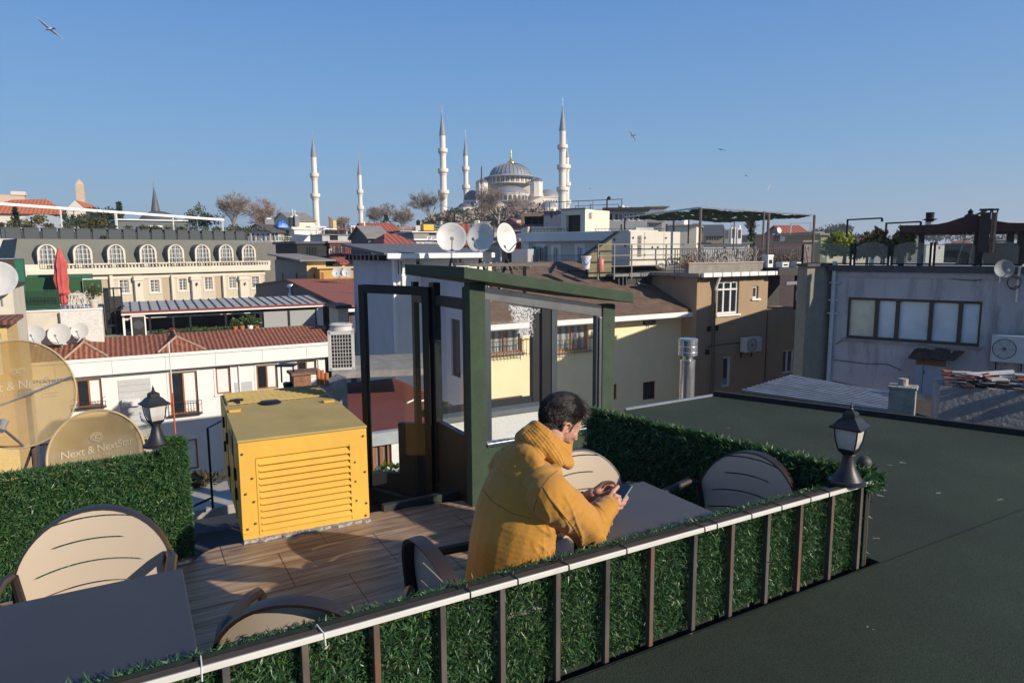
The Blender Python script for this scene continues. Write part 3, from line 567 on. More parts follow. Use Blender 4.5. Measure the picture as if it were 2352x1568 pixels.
F(body,[(1413,1138,2.80),(1430,1144,2.83),(1438,1139,2.865),(1436,1130,2.89)],[.0105,.0092,.0085,.0075])
F(body,[(1419,1147,2.785),(1435,1149,2.82),(1440,1143,2.86),(1434,1138,2.885)],[.0108,.0095,.0085,.0078])
F(body,[(1421,1157,2.775),(1433,1156,2.81),(1436,1150,2.85),(1428,1146,2.87)],[.0105,.009,.0082,.0074])
F(body,[(1417,1167,2.77),(1427,1165,2.80),(1430,1158,2.83),(1424,1153,2.85)],[.0095,.0082,.0075,.0068])
F(body,[(1400,1155,2.79),(1401,1141,2.80),(1408,1128,2.815),(1419,1117,2.835)],[.017,.0135,.0108,.0092])
kl=[(1385,1110,2.92),(1384,1117,2.935),(1386,1123,2.945),(1384,1127,2.955)]
for i,k_ in enumerate(kl):chain(body,[wrL,PP(1374,1124,2.93).lerp(PP(*k_),.4),PP(*k_)],[.021,.016,.011],.3)
F(body,[(1385,1110,2.92),(1396,1107,2.91),(1405,1107,2.90),(1413,1110,2.885)],[.0105,.009,.0082,.0072])
F(body,[(1385,1114,2.935),(1397,1113,2.93),(1405,1116,2.92),(1410,1121,2.91)],[.0105,.0092,.0085,.0075])
F(body,[(1386,1121,2.945),(1397,1120,2.945),(1402,1125,2.935),(1399,1130,2.93)],[.0102,.009,.008,.0072])
F(body,[(1384,1126,2.955),(1393,1127,2.955),(1397,1131,2.945),(1393,1134,2.94)],[.0095,.008,.0072,.0066])
F(body,[(1372,1130,2.91),(1382,1134,2.90),(1391,1132,2.895),(1399,1128,2.89)],[.014,.0115,.0098,.0085])
bo=remesh('body',body,.0034,SKIN,man,2)
for s in(-1,1):
 b=MB();hell(b,(.074,s*.031,-.011),(.0118,.0118,.0118));b.build('eye',M('eye_white',(.7,.66,.62),.2,var=.02),bo,smooth=1)
HI=HM.inverted();me=bo.data;nV=len(me.vertices);co=np.empty(nV*3,np.float32);me.vertices.foreach_get('co',co);co=co.reshape(-1,3)
hi3=np.array(HI.to_3x3());hc=co@hi3.T+np.array(HI.translation);no=np.empty(nV*3,np.float32);me.vertex_normals.foreach_get('vector',no);no=no.reshape(-1,3);hn=no@hi3.T
x,y,z=hc[:,0],hc[:,1],hc[:,2]
line=np.where(x>.055,.052,np.where(x>.02,-.005+(x-.02)*1.63,np.where(x>-.012,.006-(.02-x)*.9,-.125)))
near=(np.abs(x)<.13)&(np.abs(y)<.085)&(z>-.14)&(z<.12)
ear=(np.abs(x+.001)<.023)&(np.abs(y)>.045)&(z<.006)&(z>-.07)
hair=near&(z>line)&~ear
side=near&(x>.008)&(x<.028)&(z>-.03)&(z<=line)&(np.abs(y)>.05)&~ear
beard=near&~hair&~ear&(z<-.055)&(x>.0)&(z<-.05-(x-.0)*.25)&(hn[:,2]<.6)&~((x>.088)&(np.abs(y)<.018))
def strands(name,idx,n,lenf,w_,mat,parent,seed,lay):
 g=np.random.default_rng(seed);ii=g.choice(idx,n);p=hc[ii]+g.normal(size=(n,3))*.0012;q=hn[ii];l=lenf(p)[:,None]*(.6+.8*g.random((n,1)))
 d=q*.38+lay(p)+g.normal(size=(n,3))*.13;d/=np.linalg.norm(d,axis=1,keepdims=True)
 s=np.cross(d,g.normal(size=(n,3)));s/=np.linalg.norm(s,axis=1,keepdims=True)
 mid=p+d*l*.55+q*l*.12;tip=p+d*l+lay(p)*l*.25
 V=np.stack([p-s*w_,p+s*w_,mid+s*w_*.8,mid-s*w_*.8,tip],1).reshape(-1,3);h3=np.array(HM.to_3x3());V=V@h3.T+np.array(HM.translation)
 i=(np.arange(n)*5)[:,None];Fc=np.concatenate([np.concatenate([i,i+1,i+2],1),np.concatenate([i,i+2,i+3],1),np.concatenate([i+3,i+2,i+4],1)])
 return np_mesh(name,V,Fc,mat,parent)
HAIR=leafM('hair',[(.01,.007,.006),(.018,.012,.009),(.04,.025,.016)],.42,.0)
fs=[tuple(f.vertices)for f in me.polygons if hair[f.vertices[0]]and hair[f.vertices[2]]];used=sorted({v for f in fs for v in f});mp_={v:i for i,v in enumerate(used)}
top=np.clip((hc[:,2]-.03)/.06,0,1)
sc_=MB();sc_.v=[tuple(co[v]+no[v]*(.001+.011*top[v]+.002*mnoise.noise(Vector(co[v])*45)*(1+2*top[v])))for v in used];sc_.f=[tuple(mp_[v]for v in f)for f in fs];sc_.mi=[0]*len(fs)
ha_=sc_.build('hair',M('hair_base',(.016,.011,.009),.7,var=.3,scale=60),man,smooth=90,fixn=False)
def hl_(p):t=np.clip((p[:,2]-.02)/.05,0,1);return .005+.02*t**1.5+.010*t*(p[:,0]>.03)
def lay_(p):
 t=np.clip((p[:,2]-.02)/.05,0,1)[:,None];r=np.zeros_like(p);r[:,0:1]=.75*t-.25*(1-t);r[:,2:3]=-.8*(1-t)+.1*t
 r[:,1]=np.sin(p[:,0]*60+p[:,1]*40)*.25;return r
strands('hair_strands',np.where(hair)[0],34000,hl_,.00055,HAIR,ha_,1,lay_)
strands('hair_strands',np.where(side)[0],350,lambda p:np.full(len(p),.006),.0003,HAIR,ha_,2,lay_)
strands('beard',np.where(beard)[0],6500,lambda p:np.full(len(p),.0032),.0002,HAIR,man,3,lambda p:np.tile([0,0,-.8],(len(p),1)))
JK=M('mustard_cloth',(.54,.25,.028),.85,var=.06,scale=60,bump=.25,bscale=420);JK.node_tree.nodes['Principled BSDF'].inputs['Sheen Weight'].default_value=.15
jb=MB()
def slab(p,lat,dep,h=.075,tilt=0):
 Mx=Matrix.Rotation(TA,4,'Z')@Matrix.Rotation(tilt,4,'Y');jb.ell(tuple(TT(*p)),(dep,lat,h),22,12,T=Mx)
ks=[(-1.705,.37,.46,.205,.165),(-1.70,.37,.56,.20,.16),(-1.685,.37,.66,.195,.152),(-1.668,.372,.76,.195,.15),(-1.645,.375,.86,.205,.148),(-1.615,.38,.94,.212,.138),(-1.59,.383,1.0,.20,.12)]
for i in range(len(ks)-1):
 for j in range(5):
  t=j/5;q=[ks[i][m]*(1-t)+ks[i+1][m]*t for m in range(5)];slab(q[:3],q[3],q[4],.085,R(16))
slab((-1.57,.39,1.045),.15,.105,.07,R(25));slab((-1.53,.395,1.07),.11,.09,.06,R(30))
chain(jb,[shR+Vector((0,0,-.01)),shR.lerp(elR,.45),elR],[.088,.078,.064],.25);chain(jb,[elR,elR.lerp(wrR,.5),wrR.lerp(elR,.14)],[.063,.058,.046],.25)
chain(jb,[shL+Vector((0,0,-.01)),shL.lerp(elL,.5),elL],[.085,.072,.06],.25);chain(jb,[elL,elL.lerp(wrL,.35)],[.058,.05],.25)
chain(jb,[TT(-1.59,.24,1.03),TT(-1.57,.52,1.03)],[.08,.08],.25)
def vnoise(co,sx,sy,sz,off=0):
 return np.array([mnoise.noise(Vector((c[0]*sx+off,c[1]*sy,c[2]*sz)))for c in co])
tix=np.array(TI.to_3x3());bs=np.array([base.x,base.y,0])
def ridge(d2,w_):return np.exp(-d2/(2*w_*w_))
def fold(co,no):
 tc_=(co+bs-np.array([TO.x,TO.y,0]))@tix.T
 u,v,z=tc_[:,0],tc_[:,1],tc_[:,2]
 a=z-.35*(u+1.6);n1=np.array([mnoise.noise(Vector((p*7,q*5,r*17+1.5*math.sin(p*9))))for p,q,r in zip(u,v,a+u*.9)])
 waist=np.clip(1-abs(z-.74)/.2,0,1)*np.clip((u+1.78)/.1,0,1)
 n2=np.array([mnoise.noise(Vector((p*9+5,q*9,r*9)))for p,q,r in tc_])
 eR=np.array(elR);sR=np.array(shR);ax=(eR-sR)/np.linalg.norm(eR-sR);al=(co-eR)@ax;ds=np.linalg.norm(co-eR,axis=1)
 n3=np.array([mnoise.noise(Vector((s_*42,p*8,q*8)))for s_,p,q in zip(ds,u,v)]);elb=np.clip(1-ds/.21,0,1)
 arm=np.clip(1-np.abs(z-.93)/.1,0,1)*np.clip(1-np.abs(u+1.55)/.12,0,1)
 n4=np.array([mnoise.noise(Vector((p*22+9,q*8,r*26)))for p,q,r in zip(u+z,v,z-u)])
 sh=lambda n:np.sign(n)*np.abs(n)**.8
 hood=np.zeros(len(co))
 crs=lambda n,k=3.2,e=3:np.clip(1-np.abs(n)*k,0,1)**e
 m1=np.array([mnoise.noise(Vector((p*5+3,q*4,r*13+2*mnoise.noise(Vector((p*6,q*6,r*6))))))for p,q,r in zip(u,v,z-.9*u)])
 m2=np.array([mnoise.noise(Vector((p*6+7,q*5,r*12)))for p,q,r in zip(u,v,z+1.2*u)])
 up_=np.clip((z-.6)/.15,0,1)*np.clip(1-(z-1.0)/.1,0,1)
 return sh(n1)*waist*.008+n2*.006+sh(n3)*elb*.012+crs(n3)*elb*.006+n4*arm*.009+crs(m1)*waist*.010+crs(m2)*up_*.007*np.clip((u+1.72)/.1,0,1)
jk=remesh('jacket',jb,.005,JK,man,8,fold)
hb=MB();nk=TT(-1.455,.402,1.125)
ringM=Matrix.Translation(nk+Vector((.004,.003,.032)))@Matrix.Rotation(TA+R(6),4,'Z')@Matrix.Rotation(R(34),4,'Y')
n=40;rp=[]
for k in range(n):
 a=2*math.pi*k/n;rx=.078 if math.cos(a)>0 else .104;p=ringM@Vector((rx*math.cos(a)-.01,.086*math.sin(a),0+.012*math.cos(2*a)));rp.append(p)
 dn=ringM.to_3x3()@Vector((math.cos(a)*.25,math.sin(a)*.25,-1)).normalized()
 back_=.5-.5*math.cos(a)
 for j in range(6):hb.ell(tuple(p+dn*(.014*j)),.0095+.0026*j,12,8)
for(u,v,z,r)in((-1.60,.385,1.10,(.062,.125,.07)),(-1.625,.385,1.065,(.06,.135,.062)),(-1.60,.30,1.075,(.06,.075,.05)),(-1.59,.48,1.075,(.065,.075,.05)),(-1.57,.39,1.125,(.05,.10,.045)),(-1.645,.37,1.035,(.045,.105,.045)),(-1.54,.27,1.06,(.06,.04,.035))):
 hb.ell(tuple(TT(u,v,z)),r,18,12,T=Matrix.Rotation(TA,4,'Z')@Matrix.Rotation(R(28),4,'Y'))
def hfold(co,no):
 tc_=(co+bs-np.array([TO.x,TO.y,0]))@tix.T
 n1=np.array([mnoise.noise(Vector((p*16,q*7,r*16+3)))for p,q,r in tc_]);n2=np.array([mnoise.noise(Vector((p*30,q*22,r*30+8)))for p,q,r in tc_])
 RI=ringM.inverted();rl=co@np.array(RI.to_3x3()).T+np.array(RI.translation);rib=0
 low=np.clip((1.13-tc_[:,2])/.05,0,1);return np.sign(n1)*np.abs(n1)**.7*.016*(.35+.65*low)*(rl[:,2]<-.03)+n2*.004+rib
hd_=remesh('hood',hb,.0042,JK,man,4,hfold)
KN=M('black_rib_knit',(.012,.012,.014),.8,var=.2)
def cuff(a,c,r0,r1,name='cuff'):
 b=MB();a,c=Vector(a),Vector(c);b.tube([a,a.lerp(c,.5),c],[r0,r0*.98,r1],20);return b.build(name,KN,man,smooth=50)
cuff(wrR.lerp(elR,.2),wrR.lerp(elR,.05),.041,.034);cuff(elL.lerp(wrL,.33),elL.lerp(wrL,.72),.047,.036)
dgm=jk.data
from mathutils.bvhtree import BVHTree
bv=BVHTree.FromPolygons([v.co for v in dgm.vertices],[tuple(p.vertices)for p in dgm.polygons])
def seam(px,Y0,r=.0018,bv=bv,par=None,nm='seam'):
 pts=[];o_=W((0,0,HC));Pn=[]
 for i in range(len(px)-1):
  for j in range(8):t=j/8;Pn.append((px[i][0]*(1-t)+px[i+1][0]*t,px[i][1]*(1-t)+px[i+1][1]*t))
 Pn.append(px[-1])
 for x_,y_ in Pn:
  h=bv.ray_cast(o_,ray(x_,y_).normalized())
  if h[0]:pts.append(h[0]+h[1]*.0004)
 if len(pts)>2:b=MB();b.tube(pts,r,5);b.build(nm,M('seam_thread',(.2,.09,.015),.8),par or jk)
seam([(1247,1118),(1262,1143),(1290,1178),(1320,1215),(1337,1243)],2.6)
seam([(1283,1079),(1262,1095),(1245,1118),(1236,1140),(1228,1160),(1226,1174)],2.6,.0014)
seam([(1108,1122),(1130,1150),(1175,1178),(1220,1190)],2.6,.0012)
bvh_=BVHTree.FromPolygons([v.co for v in hd_.data.vertices],[tuple(p.vertices)for p in hd_.data.polygons])
for k in range(6):seam([(1226-k*4.5,972+k*4.5),(1258-k*5.5,1004+k*5),(1286-k*6,1042+k*4),(1298-k*5,1072)],2.6,.0009,bvh_,hd_,'stitching')
tb=MB();DEN=M('dark_denim',(.02,.024,.034),.85,var=.2,scale=30)
for s,v in((-1,.26),(1,.48)):
 chain(tb,[TT(-1.72,v,.50),TT(-1.30,v+s*.02,.52)],[.095,.07]);chain(tb,[TT(-1.30,v+s*.02,.52),TT(-1.27,v+s*.02,.10)],[.068,.048])
chain(tb,[TT(-1.72,.26,.50),TT(-1.72,.48,.5)],[.11,.11]);remesh('trousers',tb,.012,DEN,man,4)
for v in(.24,.50):
 sb=MB();chain(sb,[TT(-1.29,v,.055),TT(-1.15,v,.045),TT(-1.08,v,.035)],[.05,.045,.034]);remesh('shoe',sb,.008,black,man,3)
c0,c1,c2_,c3=PY(1409,1142,2.815),PY(1421,1145,2.80),PY(1442,1118,2.90),PY(1427,1112,2.92)
cen=(c0+c1+c2_+c3)/4;ux=((c2_+c3)-(c0+c1)).normalized();uy=((c1+c2_)-(c0+c3));uy=(uy-ux*uy.dot(ux)).normalized();uz=ux.cross(uy)
if uz.z<0:uz=-uz;uy=uz.cross(ux)
PMx=Matrix(((ux.x,uy.x,uz.x,cen.x),(ux.y,uy.y,uz.y,cen.y),(ux.z,uy.z,uz.z,cen.z),(0,0,0,1)))
ph=empty('phone',cen,0,'black phone with a pale teal case edge in the man\'s hands','phone');PL=Matrix.Translation(-cen)@PMx
b=MB(PL);b.box(-.07,.07,-.034,.034,-.0045,.003);b.build('case',M('teal_case',(.2,.3,.3),.35,var=.05),ph,bevel=.003)
b=MB(PL);b.box(-.066,.066,-.031,.031,.0032,.0042);b.build('screen',M('phone_screen',(.008,.009,.012),.12,var=.0),ph,bevel=.0005)
# ================================================================ facade builder
def wallgrid(b,w_,z0,z1,holes,rec,T_=None):
 xs=sorted({0,w_}|{q for h in holes for q in(h[0],h[2])if 0<q<w_});zs=sorted({z0,z1}|{q for h in holes for q in(h[1],h[3])if z0<q<z1})
 def add(ps):
  if T_ is not None:ps=[tuple(T_@Vector(p))for p in ps]
  b.add([tuple(p)for p in ps],[(0,1,2,3)])
 for i in range(len(xs)-1):
  for j in range(len(zs)-1):
   cx,cz=(xs[i]+xs[i+1])/2,(zs[j]+zs[j+1])/2
   if any(h[0]<cx<h[2]and h[1]<cz<h[3]for h in holes):continue
   add([(xs[i],0,zs[j]),(xs[i+1],0,zs[j]),(xs[i+1],0,zs[j+1]),(xs[i],0,zs[j+1])])
 for(a,c,d,e)in holes:
  add([(a,0,c),(a,rec,c),(d,rec,c),(d,0,c)]);add([(a,0,e),(d,0,e),(d,rec,e),(a,rec,e)])
  add([(a,0,c),(a,0,e),(a,rec,e),(a,rec,c)]);add([(d,0,c),(d,rec,c),(d,rec,e),(d,0,e)])
  add([(a,rec,c),(d,rec,c),(d,rec,e),(a,rec,e)])
class Fac:
 def __init__(s,name,label,cat,xl,xr,yt,xref,Y,ang,d,zb=-14,group=None):
  P=PY(xref,yt,Y);c,sn=math.cos(ang),math.sin(ang);nrm=Vector((-sn,c,0))
  def hit(x):r=ray(x,yt);t=nrm.dot(P)/nrm.dot(r);return r*t
  A=hit(xl);s.E=empty(name,(A.x,A.y,zb),ang,label,cat,group);s.M=Matrix.Translation((A.x,A.y,zb))@Matrix.Rotation(ang,4,'Z');s.I=s.M.inverted()
  s.w=(s.I@hit(xr)).x;s.h=P.z-zb;s.nm=name
  s.d=d if not isinstance(d,tuple)else(s.ax(d[1],yt,0).y if d[0]=='L' else s.ax(d[1],yt,s.w).y)
 def at(s,x,y,yv=0):
  d=s.I.to_3x3()@ray(x,y);o=s.I@Vector((0,0,HC));return o+d*((yv-o.y)/d.y)
 def ax(s,x,y,xv=0):
  d=s.I.to_3x3()@ray(x,y);o=s.I@Vector((0,0,HC));return o+d*((xv-o.x)/d.x)
 def az(s,x,y,z):
  d=s.I.to_3x3()@ray(x,y);o=s.I@Vector((0,0,HC));return o+d*((z-o.z)/d.z)
 def r(s,x0,y0,x1,y1,yv=0):
  ym,xm=(y0+y1)/2,(x0+x1)/2;return(s.at(x0,ym,yv).x,s.at(xm,y1,yv).z,s.at(x1,ym,yv).x,s.at(xm,y0,yv).z)
 def gable(s,mat,wallm,rise,ov=.3,thick=.12,name='roof',front=.35):
  h,d,w_=s.h,s.d,s.w;m_=d/2;sl=rise/m_
  b=MB();P_=[(-ov,-front,h-front*sl),(w_+ov,-front,h-front*sl),(w_+ov,m_,h+rise),(-ov,m_,h+rise),(w_+ov,d+front,h-front*sl),(-ov,d+front,h-front*sl)];P2=[(x,y,z+thick)for x,y,z in P_]
  b.add(P_+P2,[(0,3,2,1),(3,5,4,2),(6,7,8,9),(9,8,10,11),(0,1,7,6),(4,5,11,10),(0,6,9,3),(3,9,11,5),(1,2,8,7),(2,4,10,8)]);o=b.build(name,mat,s.E)
  for x in(0,w_):b=MB();b.add([(x,0,h),(x,d,h),(x,m_,h+rise),],[(0,1,2)]);b.build('gable_wall',wallm,s.E)
  return o
 def body(s,mat,holes=(),left=(),right=(),rec=.12,z0=0,name='wall',h=None,top=True):
  h=h or s.h;b=MB();wallgrid(b,s.w,z0,h,list(holes),rec)
  wallgrid(b,s.d,z0,h,list(left),rec,Matrix.Translation((0,s.d,0))@Matrix.Rotation(-math.pi/2,4,'Z'))
  wallgrid(b,s.d,z0,h,list(right),rec,Matrix.Translation((s.w,0,0))@Matrix.Rotation(math.pi/2,4,'Z'))
  b.quad((s.w,s.d,z0),(0,s.d,z0),(0,s.d,h),(s.w,s.d,h))
  if top:b.quad((0,0,h),(s.w,0,h),(s.w,s.d,h),(0,s.d,h))
  b.quad((0,0,z0),(0,s.d,z0),(s.w,s.d,z0),(s.w,0,z0))
  return b.build(name,mat,s.E)
 def sideM(s,side):return None if not side else(Matrix.Translation((s.w,0,0))@Matrix.Rotation(math.pi/2,4,'Z')if side=='R' else Matrix.Translation((0,s.d,0))@Matrix.Rotation(-math.pi/2,4,'Z'))
 def box(s,name,mat,x0,x1,y0,y1,z0,z1,bevel=0,parent=None):
  b=MB();b.box(x0,x1,y0,y1,z0,z1);return b.build(name,mat,parent or s.E,bevel=bevel)
 def win(s,h,frame=None,pane=None,fw=.06,nv=1,nh=0,rec=.12,side=None,trim=None,tw=.1,sill=None,split=None):
  frame=frame or pvc;pane=pane or darkglass;a,c,d,e=h;M_=s.sideM(side);b=MB(M_);y0=rec-.07
  b.box(a,d,y0,rec-.005,e-fw,e);b.box(a,d,y0,rec-.005,c,c+fw);b.box(a,a+fw,y0,rec-.005,c+fw,e-fw);b.box(d-fw,d,y0,rec-.005,c+fw,e-fw)
  for k in range(1,nv+1):x=a+(d-a)*k/(nv+1);b.box(x-fw*.45,x+fw*.45,y0+.003,rec-.008,c+fw,e-fw)
  for k in range(1,nh+1):z=c+(e-c)*k/(nh+1);b.box(a+fw,d-fw,y0+.005,rec-.01,z-fw*.3,z+fw*.3)
  o=b.build('window',frame,s.E);b=MB(M_);b.quad((a+fw,rec-.015,c+fw),(d-fw,rec-.015,c+fw),(d-fw,rec-.015,e-fw),(a+fw,rec-.015,e-fw));b.build('pane',pane,o)
  if split:b=MB(M_);q=a+(d-a)*split[0];b.quad((a+fw,rec-.03,c+fw),(q,rec-.03,c+fw),(q,rec-.03,e-fw),(a+fw,rec-.03,e-fw));b.build('pane',split[1],o)
  if trim:
   b=MB(M_);b.box(a-tw,d+tw,-.04,0,e,e+tw*1.2);b.box(a-tw,a,-.03,0,c,e);b.box(d,d+tw,-.03,0,c,e);b.box(a-tw*1.2,d+tw*1.2,-.07,0,c-tw,c);b.build('surround',trim,o)
  elif sill:b=MB(M_);b.box(a-.08,d+.08,-.07,.0,c-.07,c-.003);b.build('sill',sill,o)
  return o
def curtainM(name,c0,c1,k=9):
 m=M(name,c0,.35,var=.0,spec=.7)
 t=m.node_tree;L=t.links;b=t.nodes['Principled BSDF'];tc=t.nodes.new('ShaderNodeTexCoord');w_=t.nodes.new('ShaderNodeTexWave');w_.inputs['Scale'].default_value=k;w_.inputs['Distortion'].default_value=2.5;w_.inputs['Detail'].default_value=2;w_.inputs['Detail Scale'].default_value=.4
 L.new(tc.outputs['Object'],w_.inputs[0]);r=t.nodes.new('ShaderNodeValToRGB');r.color_ramp.elements[0].color=(*c0,1);r.color_ramp.elements[1].color=(*c1,1);L.new(w_.outputs[0],r.inputs[0]);L.new(r.outputs[0],b.inputs['Base Color']);return m
CURT=curtainM('curtained_glass',(.07,.08,.09),(.34,.35,.35),1.2);CURT2=curtainM('dim_curtained_glass',(.012,.014,.016),(.2,.21,.21),.8)
def railfence(b,p0,p1,h,n,r=.012,bars=True,mid=0):
 p0,p1=Vector(p0),Vector(p1);up=Vector((0,0,h));b.beam(p0+up,p1+up,r*2.4);b.beam(p0+Vector((0,0,.08)),p1+Vector((0,0,.08)),r*2)
 for m_ in range(mid):q=Vector((0,0,h*(m_+1)/(mid+1)));b.beam(p0+q,p1+q,r*1.6)
 for k in range(n+1):p=p0.lerp(p1,k/n);b.beam(p,p+up,r*(2.4 if k in(0,n)else 1.4))
def dish(c,rad,nrm,label,mat,mastz=None,group='white satellite dishes on the rooftops',text=None,arm=.55,armdir=None,name='satellite_dish',depth=.14):
 n=Vector(nrm).normalized();q=n.to_track_quat('Z','Y').to_matrix().to_4x4();zb=mastz if mastz is not None else c.z-rad*1.6
 E=empty(name,(c.x,c.y,zb),0,label,'satellite dish',group);L_=Matrix.Translation((0,0,c.z-zb))@q
 b=MB(L_);pr=[(rad*k/7,depth*rad*2*((k/7)**2-1))for k in range(8)];pr[0]=(0.0005,pr[0][1]);b.lathe(pr+[(rad*1.02,.0),(rad*1.02,-.02*rad)]+[(r_,z_-.02*rad)for r_,z_ in pr[::-1]],36,ncap=False);b.build('reflector',mat,E,smooth=50)
 ad=(L_.inverted().to_3x3()@Vector((0,0,-1)));ad.z=0;ad=ad.normalized()if ad.length>.01 else Vector((0,-1,0))
 f=ad*rad*.35+Vector((0,0,rad*1.05));b=MB(L_);b.tube([ad*rad*.95+Vector((0,0,-.02)),f],.012+rad*.012,6);b.build('feed_arm',galv,E)
 b=MB(L_);fb=(Vector((0,0,0))-f).normalized();b.tube([f-fb*rad*.05,f+fb*rad*.12],[.03+rad*.03,.045+rad*.03],8);b.build('receiver_head',M('lnb_grey',(.3,.29,.27),.5),E)
 b=MB();bk=L_@Vector((0,0,-depth*rad*2-.03));b.tube([bk,(bk.x-n.x*.1,bk.y-n.y*.1,bk.z)],.03,8);b.tube([(bk.x-n.x*.1,bk.y-n.y*.1,bk.z+.1),(bk.x-n.x*.1,bk.y-n.y*.1,0)],.025+.01*rad,8);b.build('mast',galv,E)
 return E,L_
DISH=M('dish_paint',(.72,.71,.68),.45,var=.08,scale=3,streak=.5,dirt=(.45,.4,.33))
# ================================================================ white house with pantiled eaves
WH=M('white_render',(.88,.87,.85),.75,var=.05,scale=1.5,streak=.35,dirt=(.5,.48,.45),dscale=.9)
TILE=tileM('pantiles',(.1,.035,.025),(.36,.135,.08),4.2,5.5)
H=Fac('white_house','long white house with orange wooden windows under a pantiled edge roof','house',40,745,803,450,38,TA,7)
w=[H.r(175,870,235,934),H.r(390,853,455,950),H.r(496,842,530,904),H.r(589,837,638,893),H.r(682,828,727,862),H.r(60,1020,118,1075),H.r(175,1020,235,1080),H.r(390,1010,455,1080)]
H.body(WH,w)
for i,h in enumerate(w):
 o=H.win(h,wood,(CURT if i in(0,2)else CURT2),split=None if i==2 else(.5,darkglass),fw=.09,nv=1 if i!=2 else 0,rec=.14,trim=white,tw=.1)
 if i in(0,1):
  b=MB();z=h[1];railfence(b,(h[0]-.12,-.28,z),(h[2]+.12,-.28,z),.75 if i else .3,12,.012);b.beam((h[0]-.12,-.28,z+.5),(h[0]-.12,0,z+.5),.02);b.beam((h[2]+.12,-.28,z+.5),(h[2]+.12,0,z+.5),.02);b.box(h[0]-.15,h[2]+.15,-.3,-.003,z-.05,z)
  for k in range(8):x=h[0]+(h[2]-h[0])*(k+.5)/8;b.tube([(x-.05,-.29,z+.3),(x,-.31,z+.36),(x+.05,-.29,z+.3),(x,-.27,z+.22),(x-.05,-.29,z+.3)],.008,4)
  b.build('window_guard',iron,H.E)
zf0=H.h
H.box('fascia',white,-.3,H.w+.25,-.45,.25,zf0-.95,zf0-.04,.02)
H.box('gutter',white,-.32,H.w+.27,-.52,-.45,zf0-.2,zf0-.02,.02)
for x in np.linspace(1.5,H.w-1.2,6):H.box('fascia_joint',M('grey_joint',(.3,.3,.3),.7),float(x),float(x)+.02,-.453,-.4505,zf0-.9,zf0-.25)
s0=H.r(273,855,348,960)
b=MB();
for k in range(9):z=s0[1]-.8+k*.33;b.box(s0[0],s0[2],-.03,-.003,z,z+.32)
b.build('siding_panel',M('shade_siding',(.55,.56,.57),.7,var=.06),H.E)  # grey of the boards puts a shadow region into colour
s1=H.r(540,830,580,960)
b=MB()
for k in range(9):z=s1[1]-.8+k*.33;b.box(s1[0],s1[2],-.03,-.003,z,z+.32)
b.build('siding_panel',MC['shade_siding'],H.E)
h=H.r(280,915,322,931);o=H.box('aircon_box',pvc,h[0],h[2],-.3,-.035,h[1],h[3],.02)
b=MB();x=H.at(548,840).x;b.tube([(x,-.06,zf0-.9),(x,-.06,2)],.05,8);x=H.at(720,840).x;b.tube([(x+.3,-.06,zf0-.9),(x+.3,-.06,2)],.05,8);b.build('downpipe',white,H.E,smooth=1)
b=MB();RD,RZ=2.6,.72;b.add([(-.35,-.5,zf0-.02),(H.w+.3,-.5,zf0-.02),(H.w+.3,RD,zf0+RZ),(-.35,RD,zf0+RZ),(-.35,-.5,zf0-.06),(H.w+.3,-.5,zf0-.06),(H.w+.3,RD,zf0+RZ-.06),(-.35,RD,zf0+RZ-.06)],[(0,1,2,3),(7,6,5,4),(0,4,5,1),(1,5,6,2),(2,6,7,3),(3,7,4,0)]);b.build('tiled_roof',TILE,H.E)
for xa,xp,xb in((148,192,246),(362,408,470)):
 x0,x1,x2=H.at(xa,815).x,H.at(xp,800).x,H.at(xb,803).x;zt=zf0+.74;z0=zf0+.0
 b=MB();b.add([(x0,-.46,z0),(x2,-.46,z0),(x1,.35,zt),(x1,RD,zt+.1),(x0,RD*.8,z0+.6),(x2,RD*.8,z0+.6)],[(0,1,2),(0,2,3,4),(1,5,3,2)]);b.build('hip_roof',TILE,H.E)
 b=MB();b.tube([(x0,-.46,z0+.05),(x1,.35,zt+.04)],.06,8);b.tube([(x2,-.46,z0+.05),(x1,.35,zt+.04)],.06,8);b.tube([(x1,.35,zt+.04),(x1,RD,zt+.14)],.06,8);b.build('ridge_tiles',M('pale_mortar_ridge',(.5,.33,.24),.9,var=.3),H.E)
H.box('flat_roof',M('grey_membrane',(.3,.29,.28),.9,var=.2),-.35,H.w+.3,RD,7,zf0+.3,zf0+RZ-.02)
G=Fac('roof_terrace_room','dark glazed rooftop room with a ribbed zinc roof and red edge','terrace room',283,741,712,450,41,TA,4.2,zb=H.h-14+RZ-.1)
zg=G.h;b=MB()
zinc=M('zinc_sheet',(.46,.45,.43),.9,.0,var=.15,scale=2)
b.add([(-.1,-.35,zg+.1),(G.w+.2,-.35,zg+.1),(G.w+.05,G.d,zg+.38),(-.1,G.d,zg+.38),(-.1,-.35,zg+.04),(G.w+.2,-.35,zg+.04),(G.w+.05,G.d,zg+.3),(-.1,G.d,zg+.3)],[(0,1,2,3),(7,6,5,4),(0,4,5,1),(1,5,6,2),(2,6,7,3),(3,7,4,0)]);b.build('zinc_roof',zinc,G.E)
b=MB()
for k in range(24):x=-.1+(G.w+.2)*k/23;b.beam((x,-.35,zg+.13),(x-(.0),G.d,zg+.41),.05,.05)
b.build('standing_seams',M('zinc_seam',(.1,.11,.12),.5),G.E)
G.box('red_edge',M('oxide_red',(.25,.035,.025),.6),-.12,G.w+.22,-.42,-.36,zg+.0,zg+.12);G.box('gutter',white,-.12,G.w+.22,-.4,-.3,zg-.1,zg-.005,.01)
for x in(284,344,398,437,519,586):
 xx=G.at(x,740).x;G.box('post',white if x==284 else ANT,xx-.05,xx+.06,-.05,.06,0,zg,.005)
xx=G.at(728,730).x;G.box('post',white,xx,G.w,-.08,.12,0,zg,.01)
G.box('eave_beam',ANT,0,G.w,-.04,.05,zg-.3,zg-.1)
